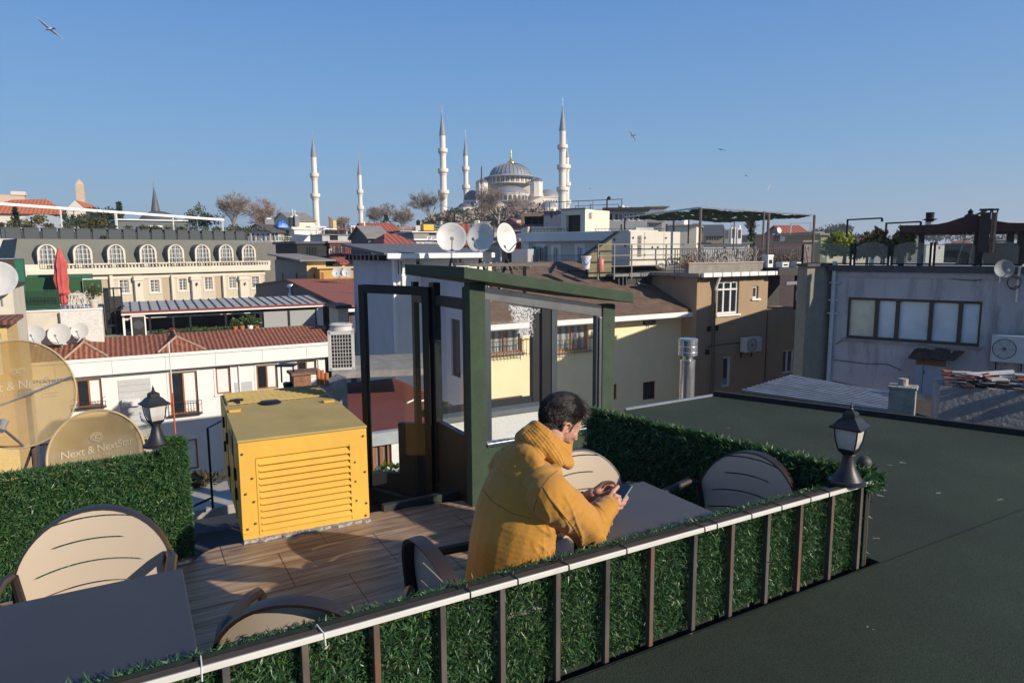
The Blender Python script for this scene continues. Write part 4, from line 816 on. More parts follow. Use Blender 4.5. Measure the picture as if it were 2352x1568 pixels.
for a,c in((606,660),(666,724)):
 h=G.r(a,708,c,752);o=G.box('roller_blind',M('grey_blind',(.36,.37,.36),.7,var=.04),h[0],h[2],-.03,.0,h[1],h[3]);
h=G.r(600,700,728,760);
for x0_,x1_,z0_,z1_ in((h[0],h[2],h[1],h[1]+.14),(h[0]-.1,h[0]+.06,h[1],h[3]),(G.at(660,730).x+.02,G.at(666,730).x-.02,h[1]+.14,h[3])):G.box('blind_frame',ANT,x0_,x1_,-.05,-.031+.06,z0_,z1_)
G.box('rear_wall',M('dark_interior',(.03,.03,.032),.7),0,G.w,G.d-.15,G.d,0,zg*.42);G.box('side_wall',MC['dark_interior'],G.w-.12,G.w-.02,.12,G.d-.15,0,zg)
G.box('floor_slab',concrete,-.1,G.w+.1,-.15,G.d,-.25,.0)
b=MB();b.box(G.w*.02,G.w*.68,G.d*.6,G.d*.75,.0,.75);b.build('counter',MC['dark_interior'],G.E)
glz=glassM('room_glass',(.55,.6,.62),.06,.02)
b=MB();b.quad((G.at(344,740).x,.0,.1),(G.at(586,740).x,.0,.1),(G.at(586,740).x,.0,.35),(G.at(344,740).x,.0,.35));b.build('low_glass',glz,G.E)
h=G.r(301,724,336,781,-.45);E=empty('heat_pump_cabinet',tuple(G.M@Vector(((h[0]+h[2])/2,-.45,h[1]))),TA,'tall white framed cabinet with a big black fan under the zinc roof','aircon unit');ww,hh=h[2]-h[0],h[3]-h[1]
b=MB();b.box(-ww/2,ww/2,.0,.4,0,hh);b.build('casing',M('off_black',(.02,.02,.022),.5),E)
b=MB();
for a in((-ww/2,-ww/2+.07,0,hh),(ww/2-.07,ww/2,0,hh),(-ww/2,ww/2,hh-.07,hh),(-ww/2,ww/2,0,.07)):b.box(a[0],a[1],-.02,.42,a[2],a[3])
b.build('frame',white,E)
b=MB();b.lathe([(ww*.2,-.03),(ww*.34,-.035),(ww*.34,.02),(ww*.2,.02)],24,T=Matrix.Translation((0,-.0,hh*.62))@Matrix.Rotation(math.pi/2,4,'X'));b.build('fan_ring',M('fan_grey',(.08,.08,.085),.4),E,smooth=1)
b=MB();b.box(-.08,.1,-.02,-.005,hh*.12,hh*.2);b.build('label_plate',white,E)
PLM=leafM('pot_plant_leaf',[(.05,.1,.02),(.09,.17,.03),(.14,.2,.05),(.06,.12,.04)])
def tuft(E,name,c,r,n,mat,seed,ln=.12,up=.6,wd=None):
 g=np.random.default_rng(seed);p=g.normal(size=(n,3));p/=np.linalg.norm(p,axis=1,keepdims=True);p*=g.random((n,1))**.4;p=p*np.array(r)+np.array(c)
 d=(p-np.array(c))/np.array(r)*.8+g.normal(size=(n,3))*.6;d[:,2]+=up;d/=np.linalg.norm(d,axis=1,keepdims=True);l=ln*(.5+g.random((n,1)));s=np.cross(d,g.normal(size=(n,3)));s/=np.linalg.norm(s,axis=1,keepdims=True);w_=(wd or ln*.28)
 V=np.stack([p,p+d*l*.5+s*w_,p+d*l,p+d*l*.5-s*w_],1).reshape(-1,3);i=(np.arange(n)*4)[:,None];F_=np.concatenate([i,i+1,i+2,i+3],1)
 return np_mesh(name,V,F_,mat,E)
gz=G.at(450,769,-.3).z
TC=M('terracotta_pot',(.5,.17,.06),.7,var=.15);
for i,(x0,x1,mm,lb)in enumerate(((355,381,TC,'orange trough, leftmost of the row, with low green plants'),(384,410,TC,'orange trough with a red flowering plant'),(412,438,M('blue_plastic',(.04,.2,.6),.5),'blue plant trough on the roof edge'),(440,460,TC,'orange trough just right of the blue one'),(462,482,TC,'orange trough left of the dark trough'),(485,505,M('dark_plastic',(.03,.035,.04),.5),'dark grey plant trough on the roof edge'),(506,530,M('pink_plastic',(.6,.1,.14),.5),'pink plant trough on the roof edge'))):
 a,c=G.at(x0,765,-.3).x,G.at(x1,765,-.3).x;p=G.M@Vector(((a+c)/2,-.3,gz-.05));E=empty('plant_trough',p,TA,lb,'planter','plant troughs on the tiled roof edge');w2=(c-a)/2-.01
 b=MB();b.add([(-w2*.9,-.09,0),(w2*.9,-.09,0),(w2*.9,.09,0),(-w2*.9,.09,0),(-w2,-.11,.2),(w2,-.11,.2),(w2,.11,.2),(-w2,.11,.2)],[(3,2,1,0),(0,1,5,4),(1,2,6,5),(2,3,7,6),(3,0,4,7),(4,5,6,7)]);b.build('trough',mm,E)
 tuft(E,'plant',(0,0,.3),(w2,.1,.14+.1*(i==3)),130,PLM,20+i,.12)
 if i==1:tuft(E,'flowers',(0,0,.42),(.16,.1,.12),60,M('red_petals',(.5,.02,.05),.6),50,.09)
for i,(x0,x1,y0,mm,hh,lb)in enumerate(((535,546,747,TC,.4,'small terracotta pot beside the pink trough'),(551,562,746,TC,.55,'terracotta pot with a yellowing plant'),(569,582,745,white,.6,'white pot with a tall green plant by the grey blinds'),(585,596,748,TC,.4,'terracotta pot nearest the grey blinds'))):
 a,c=G.at(x0,760,-.3).x,G.at(x1,760,-.3).x;p=G.M@Vector(((a+c)/2,-.3,gz-.02));E=empty('flower_pot',p,TA,lb,'flower pot','pots on the tiled roof edge');r_=(c-a)/2
 b=MB();b.lathe([(r_*.75,0),(r_,.34),(r_*1.08,.34),(r_*1.08,.42),(r_*.9,.42),(r_*.9,.36)],14);b.build('pot',mm,E,smooth=30);tuft(E,'plant',(0,0,.42+hh*.5),(.2+.05*i%.1,.2,hh*.5),110,PLM,60+i,.16)
S=Fac('steel_stair_cage','black steel stair cage beside the whitewashed wall','stair cage',236,279,660,258,39.5,TA,1.6,zb=H.h-14+.2)
for x in(0,S.w*.5,S.w-.08):S.box('post',ANT,x,x+.08,0,.08,0,S.h)
for z in(.1,1.0,1.9,S.h-.1):S.box('crossbar',ANT,0,S.w,-.005,.085,z,z+.08)
S.box('side_panel',ANT,-.01,.25,.1,S.d,0,S.h-.1);S.box('rear_panel',MC['dark_interior'],.26,S.w,S.d-.1,S.d,.0,S.h-.6)
b=MB()
for k in range(7):b.beam((.2+k*.12,.4,.3+k*.3),(.2+k*.12,1.2,.3+k*.3),.18,.04)
b.build('treads',ANT,S.E)
# ================================================================ whitewashed terrace block with the green fence, at far left
CRW=M('cream_render',(.72,.66,.54),.85,var=.08,scale=2,streak=.6,dirt=(.45,.36,.26),dscale=1.2,bump=.2)
RW=M('rough_whitewash',(.74,.72,.68),.9,var=.12,scale=6,bump=1,bscale=9,streak=.7,dirt=(.4,.37,.33),dscale=2)
A1=Fac('terrace_block','cream and whitewashed block below the green fenced terrace','building',-40,234,714,140,36.5,TA,5)
A1.body(CRW);xx=A1.at(139,740).x;A1.box('rough_patch',RW,xx,A1.w,-.02,-.001,A1.h-3.4,A1.h-.02);A1.box('parapet_cap',white,-.05,A1.w+.05,-.06,.15,A1.h+.001,A1.h+.08)
b=MB();b.tube([(xx-.03,-.07,A1.h-.1),(xx-.03,-.07,3)],.05,8);b.build('downpipe',M('dark_pipe',(.1,.09,.08),.6),A1.E,smooth=1)
h=A1.r(40,735,50,747);b=MB();b.box(h[0],h[2],-.12,-.001,h[1],h[3]);b.build('vent_box',galv,A1.E)
GF=M('green_paint',(.015,.075,.045),.6,var=.2);GF2=M('green_sheet',(.015,.14,.08),.5,var=.2,scale=4);GMESH=M('green_screen',(.02,.09,.03),.8,var=.35,scale=30)
zt=A1.h+.08
gf=empty('terrace_fence',A1.M@Vector((A1.at(31,700).x,0,zt)),TA,'dark green ornamental balcony fence beside the closed red parasol','fence');L_=A1.at(137,700).x-A1.at(31,700).x
b=MB();railfence(b,(0,.05,0),(L_,.05,0),1.05,26,.014);b.build('bars',GF,gf);b=MB();b.box(0,L_,.08,.1,.06,1.0);b.build('backing_sheet',GMESH,gf)
b=MB()
for k in range(13):x=(k+.5)*L_/13;b.tube([(x+.12*math.cos(t),.035,.5+.2*math.sin(t))for t in np.linspace(0,6.283,12)],.009,4)
b.build('scrolls',iron,gf)
def sheet(lbl,x0,y0,x1,y1,yv,mat_,cat='screen',nm='garden_screen'):
 h=A1.r(x0,y0,x1,y1,yv);E=empty(nm,A1.M@Vector(((h[0]+h[2])/2,yv,h[1])),TA,lbl,cat);w2=(h[2]-h[0])/2;hh=h[3]-h[1]
 b=MB();b.box(-w2+.03,w2-.03,.0,.03,.02,hh-.02);b.build('sheet',mat_,E);b=MB();
 for a in(-w2,w2-.04):b.box(a,a+.04,-.01,.04,0,hh)
 b.box(-w2,w2,-.012,.042,hh-.04,hh);b.build('frame',GF,E);return E
sheet('tall green sheet metal post screen at the left end of the terrace',35,594,59,670,.3,GF2);sheet('low green tin shed front behind the fence',48,637,134,670,1.4,GMESH)
sheet('bright green plastic screen behind the parasol',62,630,213,642,2.0,GF2);sheet('dark green mesh screen right of the parasol',152,636,190,674,1.7,GMESH);sheet('square green mesh screen over the white chairs',191,642,234,674,1.5,GMESH)
c=A1.at(146,690,.6);E=empty('parasol',A1.M@Vector((c.x,.6,zt)),0,'closed faded red parasol on the left terrace','parasol');t0=A1.at(141,568,.6).z-zt;b0=A1.at(146,690,.6).z-zt
b=MB();n_=20;prof=[(.0,t0),(.06,t0-.1),(.28,t0-.95),(.24,t0-1.2),(.30,t0-1.7),(.24,t0-2.2),(.3,t0-2.45),(.16,t0-2.6),(.2,t0-2.95),(.1,t0-3.1)]
vs=[];
for r_,z in prof:
 for k in range(n_):a=2*math.pi*k/n_;q=r_*(1+.22*(k%2)+.1*math.sin(z*5+k));vs.append((q*math.cos(a)+.02*math.sin(z*3),q*math.sin(a),z))
b.add(vs,[(i*n_+k,i*n_+(k+1)%n_,(i+1)*n_+(k+1)%n_,(i+1)*n_+k)for i in range(len(prof)-1)for k in range(n_)]);b.build('canopy',M('faded_red_canvas',(.55,.1,.09),.8,var=.15,scale=3),E,smooth=40)
b=MB();b.tube([(0,0,0),(0,0,t0+.06)],.025,8);b.build('pole',galv,E)
wm=M('white_cast_metal',(.7,.7,.68),.5)
def bistro(lbl,x,yv,rz,tab=False,grp='white bistro furniture on the left terrace'):
 c=A1.at(x,700,yv);E=empty('bistro_table' if tab else 'bistro_chair',A1.M@Vector((c.x,yv,zt)),rz,lbl,'table' if tab else 'chair',grp)
 b=MB();b.lathe([(.34 if tab else .2,.70 if tab else .44),(.34 if tab else .2,.72 if tab else .46)],14);b.build('tabletop' if tab else 'seat',wm,E)
 for k in range(4):a=k*1.571+.78;b=MB();b.tube([(.15*math.cos(a),.15*math.sin(a),.70 if tab else .44),(.2*math.cos(a),.2*math.sin(a),0)],.018,5);b.build('leg',wm,E)
 if not tab:
  b=MB();b.tube([(-.19,.17,.45),(-.2,.2,.8),(0,.22,.92),(.2,.2,.8),(.19,.17,.45)],.018,5)
  for k in(-.1,0,.1):b.tube([(k,.19,.46),(k,.215,.85)],.012,4)
  b.build('backrest',wm,E)
bistro('white bistro chair nearest the parasol',160,.6,1.2);bistro('white bistro table between the chairs',172,.5,0,True);bistro('white bistro chair in the middle of the terrace',182,.9,3.6);bistro('white bistro chair nearest the potted shrub',193,.5,4.6)
c=A1.at(216,700,.5);E=empty('potted_shrub',A1.M@Vector((c.x,.5,zt)),0,'leafy shrub in a pale stone pot on the white wall','potted plant');b=MB();b.lathe([(.16,0),(.24,.35),(.27,.36),(.27,.46),(.2,.46)],14);b.build('pot',offwhite,E,smooth=30);tuft(E,'foliage',(0,0,.85),(.42,.35,.38),260,leafM('shrub_leaf',[(.04,.07,.02),(.12,.13,.05),(.2,.2,.09)]),77,.16)
b=MB();b.tube([(0,0,.4),(.03,0,.9)],.03,5);b.build('stem',dkwood,E)
for(x,y,r_,lb)in((80,767,20,'pale satellite dish on the cream wall, leftmost of three'),(136,767,23,'white satellite dish in the middle of the three on the cream wall'),(183,759,18,'pale satellite dish on the cream wall, rightmost of three')):
 c=PY(x,y,35.2);c=A1.M@A1.at(x,y,-.7);dish(c,r_/41*.98,(.25,-1,.32),lb,DISH,depth=.1)
A2=Fac('side_house','cream house corner at the left picture edge below the brown box','house',-90,28,661,0,30,TA,4);A2.body(CRW);A2.box('roof_edge',dkwood,-.1,A2.w+.1,-.2,A2.d,A2.h+.001,A2.h+.12)
A3=Fac('side_house','brown box hut above the cream corner at the left edge','hut',-60,32,596,0,44,TA,3);A3.body(M('brown_board',(.05,.035,.03),.7,var=.2));A3.box('roof',galv,-.1,A3.w+.1,-.1,A3.d,A3.h+.001,A3.h+.06)
dish(A2.M@A2.at(-6,640,-.3),.75,(.35,-1,.3),'white satellite dish cut by the left picture edge',DISH,depth=.1)
A4=Fac('side_house','yellow stuccoed wall with a tiled edge at the left picture border','house',-120,14,745,0,26,TA,3);h=A4.r(-8,765,6,860);A4.body(M('yellow_stucco',(.7,.5,.2),.85,var=.1,streak=.4,dirt=(.4,.28,.15)),[h]);A4.win(h,white,CURT2)
A4.box('tiled_edge',TILE,-.1,A4.w+.25,-.3,A4.d,A4.h+.001,A4.h+.15)
# ================================================================ amber see-through dishes by the left hedge
def amberM():
 m=bpy.data.materials.new('amber_translucent');m.use_nodes=True;t=m.node_tree;L=t.links;t.nodes.remove(t.nodes['Principled BSDF']);o=t.nodes['Material Output']
 tr=t.nodes.new('ShaderNodeBsdfTransparent');tr.inputs[0].default_value=(.88,.66,.36,1);d=t.nodes.new('ShaderNodeBsdfDiffuse');g=t.nodes.new('ShaderNodeBsdfGlossy');g.inputs[1].default_value=.12;g.inputs[0].default_value=(.9,.9,.9,1)
 tc=t.nodes.new('ShaderNodeTexCoord');n=t.nodes.new('ShaderNodeTexNoise');n.inputs['Scale'].default_value=2.2;n.inputs['Detail'].default_value=8;L.new(tc.outputs['Object'],n.inputs[0])
 r=t.nodes.new('ShaderNodeValToRGB');r.color_ramp.elements[0].color=(.40,.26,.09,1);r.color_ramp.elements[1].color=(.5,.4,.22,1);L.new(n.outputs[0],r.inputs[0]);L.new(r.outputs[0],d.inputs[0])
 q=t.nodes.new('ShaderNodeMath');q.operation='MULTIPLY_ADD';L.new(n.outputs[0],q.inputs[0]);q.inputs[1].default_value=.7;q.inputs[2].default_value=.3
 a=t.nodes.new('ShaderNodeMixShader');L.new(q.outputs[0],a.inputs[0]);L.new(tr.outputs[0],a.inputs[1]);L.new(d.outputs[0],a.inputs[2]);b=t.nodes.new('ShaderNodeMixShader');b.inputs[0].default_value=.07;L.new(a.outputs[0],b.inputs[1]);L.new(g.outputs[0],b.inputs[2]);L.new(b.outputs[0],o.inputs[0]);return m
AMB=amberM();INK=M('cream_print',(.62,.53,.36),.6,var=.05)
def textmesh(name,body_,size,mat,parent,T_,shear=0.0,sp=1.0):
 cu=bpy.data.curves.new('t','FONT');cu.body=body_;cu.size=size;cu.align_x='CENTER';cu.align_y='CENTER';cu.shear=shear;cu.space_character=sp;cu.extrude=.0006
 o=bpy.data.objects.new('t',cu);COL.objects.link(o);bpy.context.view_layer.update();me=bpy.data.meshes.new_from_object(o.evaluated_get(bpy.context.evaluated_depsgraph_get()));bpy.data.objects.remove(o)
 me.transform(T_);me.materials.clear();me.materials.append(mat);me.name=name;ob=bpy.data.objects.new(name,me);COL.objects.link(ob);ob.parent=parent;return ob
def amber(c,rad,nrm,roll,label,clipz=None,strut=False):
 n=Vector(nrm).normalized();q=n.to_track_quat('Z','Y').to_matrix().to_4x4()@Matrix.Rotation(roll,4,'Z');E=empty('satellite_dish',(c.x,c.y,c.z-rad*1.3),0,label,'satellite dish','amber see-through satellite dishes');L_=Matrix.Translation((0,0,rad*1.3))@q
 dep=.1;b=MB(L_);b.lathe([(max(rad*k/9,.0005),dep*rad*2*((k/9)**2-1))for k in range(10)],56,ncap=False);b.build('reflector',AMB,E,smooth=60)
 b=MB(L_);n_=56;b.tube([(rad*math.cos(2*math.pi*k/n_),rad*math.sin(2*math.pi*k/n_),0)for k in range(n_+1)],.009,6);b.build('rim',M('amber_rim',(.6,.45,.25),.4),E,smooth=1)
 zt=lambda x,y:dep*rad*2*((x*x+y*y)/rad**2-1)+.006
 def tx(s_,size,y,sh,sp=1,x=0,nm='lettering'):
  o=textmesh(nm,s_,size,INK,E,Matrix.Translation((x,y,0)),sh,sp)
  for v in o.data.vertices:v.co.z=zt(v.co.x,v.co.y)+v.co.z
  o.data.transform(L_)
 tx('Next & NextStar',rad*.235,rad*.16,.12,.92);tx('SATELLITE SERVICES',rad*.06,rad*.0,0,1.9)
 b=MB(L_);q=[(rad*x,rad*y,zt(rad*x,rad*y))for x,y in((.36,-.12),(.66,-.12),(.66,-.06),(.36,-.06),(.36,-.12))];b.tube(q,.0018,4);b.build('plate_mark',INK,E)
 b=MB(L_)
 for rr in(.125,.095):b.tube([(rad*rr*math.cos(t),rad*(.42+rr*.8*math.sin(t)),zt(rad*rr*math.cos(t),rad*.42))for t in np.linspace(0,2*math.pi,24)],.0022,4)
 b.tube([(rad*(.03+.045*math.cos(t)),rad*(.42+.04*math.sin(t)),zt(0,rad*.42))for t in np.linspace(.6,5.7,14)],.003,4);b.tube([(rad*(-.04+.03*math.cos(t)),rad*(.42+.04*math.sin(t)),zt(0,rad*.42))for t in np.linspace(-2.4,2.4,12)],.003,4);b.build('emblem',INK,E)
 b=MB(L_);bz=-dep*rad*2;b.tube([(0,0,bz-.005),(0,0,bz-.12)],.05,12);b.build('back_mount',galv,E)
 b=MB();a=L_@Vector((0,0,bz-.12));b.tube([a,(a.x,a.y,-2.2)],.024,8);b.tube([(a.x,a.y,.1),(a.x-.5,a.y+.1,-.9)],.014,6);b.build('mast',M('rusty_mast',(.1,.06,.045),.8,var=.3),E)
 b=MB(L_);e0=Vector((0,-rad*.97,0));e1=Vector((rad*.1,-rad*.55,rad*.9));b.tube([e0,e1],.012,6);b.build('feed_arm',galv,E);b=MB(L_);b.tube([e1+Vector((0,-.03,.02)),e1+Vector((0,.05,-.06))],[.03,.04],10);b.build('receiver_head',MC['lnb_grey'],E)
 if strut:b=MB(L_);b.tube([(-rad*.98,-rad*.30,.0),(-.2*rad,-rad*.12,-.10),(rad*.97,rad*.2,.0)],.010,6);b.build('cross_strut',galv,E)
 return E
c=PY(38,905,6.6);amber(c,.53,(.22,-1,.16),.10,'big amber see-through dish cut by the left picture edge',strut=True)
c=PY(221,1046,5.6);amber(c,.385,(.15,-1,.30),.19,'smaller amber see-through dish peeking over the left hedge')
# ================================================================ bare ground and city terrain
def hz(x,y):
 s=min(1,max(0,(y-60)/260));s=s*s*(3-2*s);g_=math.exp(-((x+60)/260)**2);far=min(1,max(0,(y-500)/900));return-14+24*s*g_*(1-far)-30*far
b=MB();N=60;xs=[-6000*(1-i/20)**2.2-300*(i/20)for i in range(20)]+[-300+600*i/40 for i in range(41)]+[300+5700*(i/20)**2.2 for i in range(1,21)];ys=[-400,-50,0]+[20*i for i in range(1,40)]+[800*(1.11**i)for i in range(0,22)]
b.v=[(x,y,hz(x,y))for y in ys for x in xs];nx=len(xs);b.f=[(j*nx+i,j*nx+i+1,(j+1)*nx+i+1,(j+1)*nx+i)for j in range(len(ys)-1)for i in range(nx-1)];b.mi=[0]*len(b.f)
gd=b.build('ground',M('city_ground',(.16,.145,.12),.95,var=.3,scale=.05),smooth=1);props(gd,kind='structure')
# ================================================================ trees
BARK=M('pale_bark',(.34,.29,.24),.9,var=.2,scale=1);TWG=M('winter_twigs',(.33,.265,.21),.95,var=.25,scale=.4);TWG2=M('reddish_twigs',(.38,.24,.16),.95,var=.2,scale=.4)
def bare_tree(p,h,sp,label,twig=TWG,seed=1,lev=5,tw=.035,cat='tree',group='bare winter trees around the mosque'):
 rg=random.Random(seed);E=empty('bare_tree',p,0,label,cat,group);tb,cb=MB(),MB()
 def br(a,d,l,r,k):
  q=a+d*l+Vector((rg.uniform(-.06,.06),rg.uniform(-.06,.06),0))*l
  if k<3:(tb if k<=1 else cb).tube([a,(a+q)/2+Vector((rg.uniform(-1,1),rg.uniform(-1,1),0))*l*.04,q],[r,r*.85,r*.7],5 if k<2 else 3)
  else:s=d.cross(Vector((rg.gauss(0,1),rg.gauss(0,1),rg.gauss(0,1)))).normalized()*r;cb.add([tuple(a-s),tuple(a+s),tuple(q+s*.3),tuple(q-s*.3)],[(0,1,2,3)])
  if k>=lev+1:return
  for _ in range(5 if k<1 else 4):
   ax=Vector((rg.gauss(0,1),rg.gauss(0,1),rg.gauss(0,.45))).normalized();nd=(d*.8+ax*sp+Vector((0,0,.1))).normalized();s=a.lerp(q,rg.uniform(.35,1));br(s,nd,l*rg.uniform(.6,.82),max(r*.5,tw*.55),k+1)
 br(Vector((0,0,0)),Vector((rg.uniform(-.05,.05),0,1)).normalized(),h*.3,h*.02,0)
 tb.build('trunk',BARK,E,fixn=False);cb.build('crown',twig,E,fixn=False);return E
def treeat(x,ytop,ybase,Y,sp,label,**k):
 a,c=PY(x,ytop,Y),PY(x,ybase,Y);return bare_tree(c,(a.z-c.z)*1.5,sp,label,**k)
treeat(538,452,548,150,.62,'broad bare grey tree left of the reddish tree behind the hotel roof',seed=3,tw=.05)
treeat(622,474,560,170,.75,'low reddish bare tree behind the blue tarpaulin',twig=TWG2,seed=5,tw=.06)
treeat(790,500,545,240,.8,'small reddish bare tree between the two left minarets',twig=TWG2,seed=6,tw=.08)
treeat(882,474,540,230,.7,'bare grey tree right of the second minaret',seed=7,tw=.08)
treeat(922,480,540,235,.7,'smaller bare tree right of its grey neighbour',seed=8,tw=.08)
treeat(992,446,530,220,.5,'tall bare grey tree just left of the third minaret',seed=9,tw=.06)
treeat(1146,420,545,150,.62,'pale trunked plane tree in front of the great dome',seed=12,tw=.045)
treeat(1178,455,550,200,.85,'brown bare tree below the mosque right of the pale plane',twig=TWG,seed=13,tw=.08)
treeat(1212,462,548,210,.8,'brown bare tree below the right mosque turret',seed=14,tw=.08);treeat(1100,470,545,215,.8,'brown bare tree below the left mosque turret',seed=15,tw=.08)
treeat(1062,490,545,225,.9,'brown bare tree beside the foot of the third minaret',seed=16,tw=.09)
EVG=leafM('evergreen',[(.015,.035,.012),(.035,.065,.02),(.06,.09,.03)],.6,.1);EVY=leafM('golden_shrub',[(.09,.085,.015),(.2,.16,.03),(.3,.24,.05)],.6,.15);EVO=leafM('olive_shrub',[(.04,.06,.02),(.09,.11,.035),(.14,.14,.06)],.6,.15)
def bush(name,p,r,n,mat,seed,label,cat,trunk=0,ln=.25,group=None,cone=False):
 E=empty(name,p,0,label,cat,group);g=np.random.default_rng(seed)
 if cone:
  q=g.random((n,3));t=q[:,0]**.8;a=q[:,1]*6.283+np.floor(t*9)*1.3;rr=(1-t)*(.65+.35*np.sin(t*55)+.25*np.sin(a*3+t*20))*q[:,2]**.35;V0=np.stack([rr*np.cos(a)*r[0],rr*np.sin(a)*r[1],trunk+t*r[2]*2],1)
 else:
  cs=g.normal(size=(9,3))*.5;cs[:,2]=abs(cs[:,2])*.9-.2;idx=g.integers(0,9,n);d=g.normal(size=(n,3));d/=np.linalg.norm(d,axis=1,keepdims=True);V0=(cs[idx]+d*.48*(g.random((n,1))**.4))*np.array(r)*.9+np.array([0,0,trunk+r[2]])
 dd=g.normal(size=(n,3));dd[:,2]+=.5;dd/=np.linalg.norm(dd,axis=1,keepdims=True);s=np.cross(dd,g.normal(size=(n,3)));s/=np.linalg.norm(s,axis=1,keepdims=True);l=ln*(.5+g.random((n,1)))
 V=np.stack([V0,V0+dd*l*.5+s*l*.3,V0+dd*l,V0+dd*l*.5-s*l*.3],1).reshape(-1,3);i=(np.arange(n)*4)[:,None];np_mesh('crown',V,np.concatenate([i,i+1,i+2,i+3],1),mat,E)
 b=MB();b.tube([(0,0,0),(.02,0,trunk+r[2])],[max(.03,r[0]*.08),.02],6);b.build('trunk',dkwood,E);return E
# ================================================================ mansard-roofed hotel
MC_=M('hotel_stone',(.62,.55,.43),.8,var=.07,streak=.3,dirt=(.42,.35,.25),dscale=.6);MR=M('mansard_lead',(.17,.17,.14),.75,var=.08,scale=.5,streak=.3,dirt=(.11,.11,.09),dscale=.4);MPL=M('stone_trim',(.75,.68,.55),.7,var=.05)
HG=Fac('mansard_hotel','long cream hotel with a grey mansard roof and eight arched dormers','hotel',30,606,604,300,84,R(46),12,zb=-14)
wins=[HG.r(x0,y0,x1,y1)for x0,y0,x1,y1 in((275,643,296,673),(346,643,366,671),(411,640,429,667),(471,637,488,665),(527,636,542,662),(579,635,595,661))]
lo=HG.r(275,700,296,730);wins2=[(w_[0],lo[1],w_[2],lo[3])for w_ in wins]
HG.body(MC_,wins+wins2,rec=.2,h=HG.at(300,618).z)
for h in wins+wins2:HG.win(h,white,CURT2,.07,1,3,.2,trim=MPL,tw=.22)
zc=HG.at(300,626).z;z0b=HG.at(300,618).z;zbt=HG.h
HG.box('cornice',MPL,-.5,HG.w+.6,-.7,.0,zc-.15,z0b+.12,.04);HG.box('frieze',MPL,-.05,HG.w+.05,-.12,-.002,zc-.75,zc-.16)
HG.box('cornice_deck',MPL,-.5,HG.w+.6,-.6,1.2,z0b+.12,z0b+.2)
dm=[(110,564,30),(191,566,28),(268,568,24),(341,569,23),(405,570,21),(466,571,20),(520,572,18.5),(572,574,17)]
xs_=[HG.at(x,600).x for x,_,_ in dm];last=-.4;hb=zbt-z0b-.2
for i,x in enumerate(xs_):
 a,c_=x-.2,x+2.9
 HG.box('parapet_panel',MPL,last,a,-.45,-.2,z0b+.2,zbt);b=MB()
 for k in range(8):xx=a+(c_-a)*(k+.5)/8;b.lathe([(.09,0),(.14,hb*.3),(.06,hb*.6),(.1,hb*.85)],6,c=(xx,-.32,z0b+.2))
 b.box(a,c_,-.47,-.18,zbt-.14,zbt+.03);b.build('balusters',MPL,HG.E);last=c_
 b=MB();railfence(b,(x-.9,-.5,z0b+.2),(x+.9,-.5,z0b+.2),1.0,8,.015);b.build('window_guard',iron,HG.E)
HG.box('parapet_panel',MPL,last,HG.w+.4,-.45,-.2,z0b+.2,zbt)
zr=HG.at(300,550,2.2).z;b=MB();b.add([(-.1,.15,z0b),(HG.w+.1,.15,z0b),(HG.w-1.2,2.2,zr),(1.0,2.2,zr),(-.1,11.8,z0b),(HG.w+.1,11.8,z0b),(HG.w-1.2,10,zr),(1.0,10,zr)],[(0,1,2,3),(1,5,6,2),(5,4,7,6),(4,0,3,7),(3,2,6,7)]);b.build('mansard_roof',MR,HG.E)
for x,_,_ in dm:
 xx=HG.at(x,600).x;W2=.82;zt_=HG.at(x,567,.1).z;zm=zt_-.95
 arch=[(W2*math.cos(t),zm-z0b+.95*math.sin(t))for t in np.linspace(0,math.pi,13)];pol=[(W2,0)]+arch+[(-W2,0)]
 b=MB(HG_T:=Matrix.Translation((xx,.0,z0b+.2))@Matrix.Rotation(math.pi/2,4,'X'));b.prism([(p[0]*1.24,p[1]+(.12 if p[1]>1 else 0))for p in pol],-2.0,-.05);d_=b.build('dormer',MR,HG.E,smooth=30)
 b=MB(HG_T);o=[(p[0]*1.2,p[1]+(.1 if p[1]>1 else 0))for p in pol];i_=[(p[0]*.92,p[1])for p in pol];n=len(pol);b.v=[tuple(HG_T@Vector((q[0],q[1],.1)))for q in o+i_]+[tuple(HG_T@Vector((q[0],q[1],-.06)))for q in o+i_];b.f=[(k,k+1,n+k+1,n+k)for k in range(n-1)]+[(2*n+k,2*n+k+1,k+1,k)for k in range(n-1)]+[(n+k,n+k+1,3*n+k+1,3*n+k)for k in range(n-1)];b.mi=[0]*len(b.f);b.build('arch_surround',MPL,d_)
 b=MB(HG_T);b.prism([(p[0]*.94,p[1]*.985)for p in pol],-.045,-.035);b.build('pane',CURT2,d_)
 b=MB(HG_T)
 for k in(-.33,0,.33):b.box(k*W2*1.7-.025,k*W2*1.7+.025,.05,zm-z0b+(.9 if k==0 else .55),-.03,.03)
 for k in range(1,5):b.box(-W2*.9,W2*.9,k*.55-.02,k*.55+.02,-.028,.028)
 b.box(-W2*.95,W2*.95,0,.12,-.03,.04);b.build('glazing_bars',white,d_)
for x0,x1 in((234,260),(376,400),(497,517)):
 h=HG.r(x0,632,x1,760);HG.box('recess_panel',M('hotel_recess',(.5,.40,.28),.85,var=.05),h[0],h[2]-.3,-.01,.0,h[1],h[3]);HG.box('pilaster',MPL,h[2]-.3,h[2]+.05,-.5,-.002,h[1],h[3])
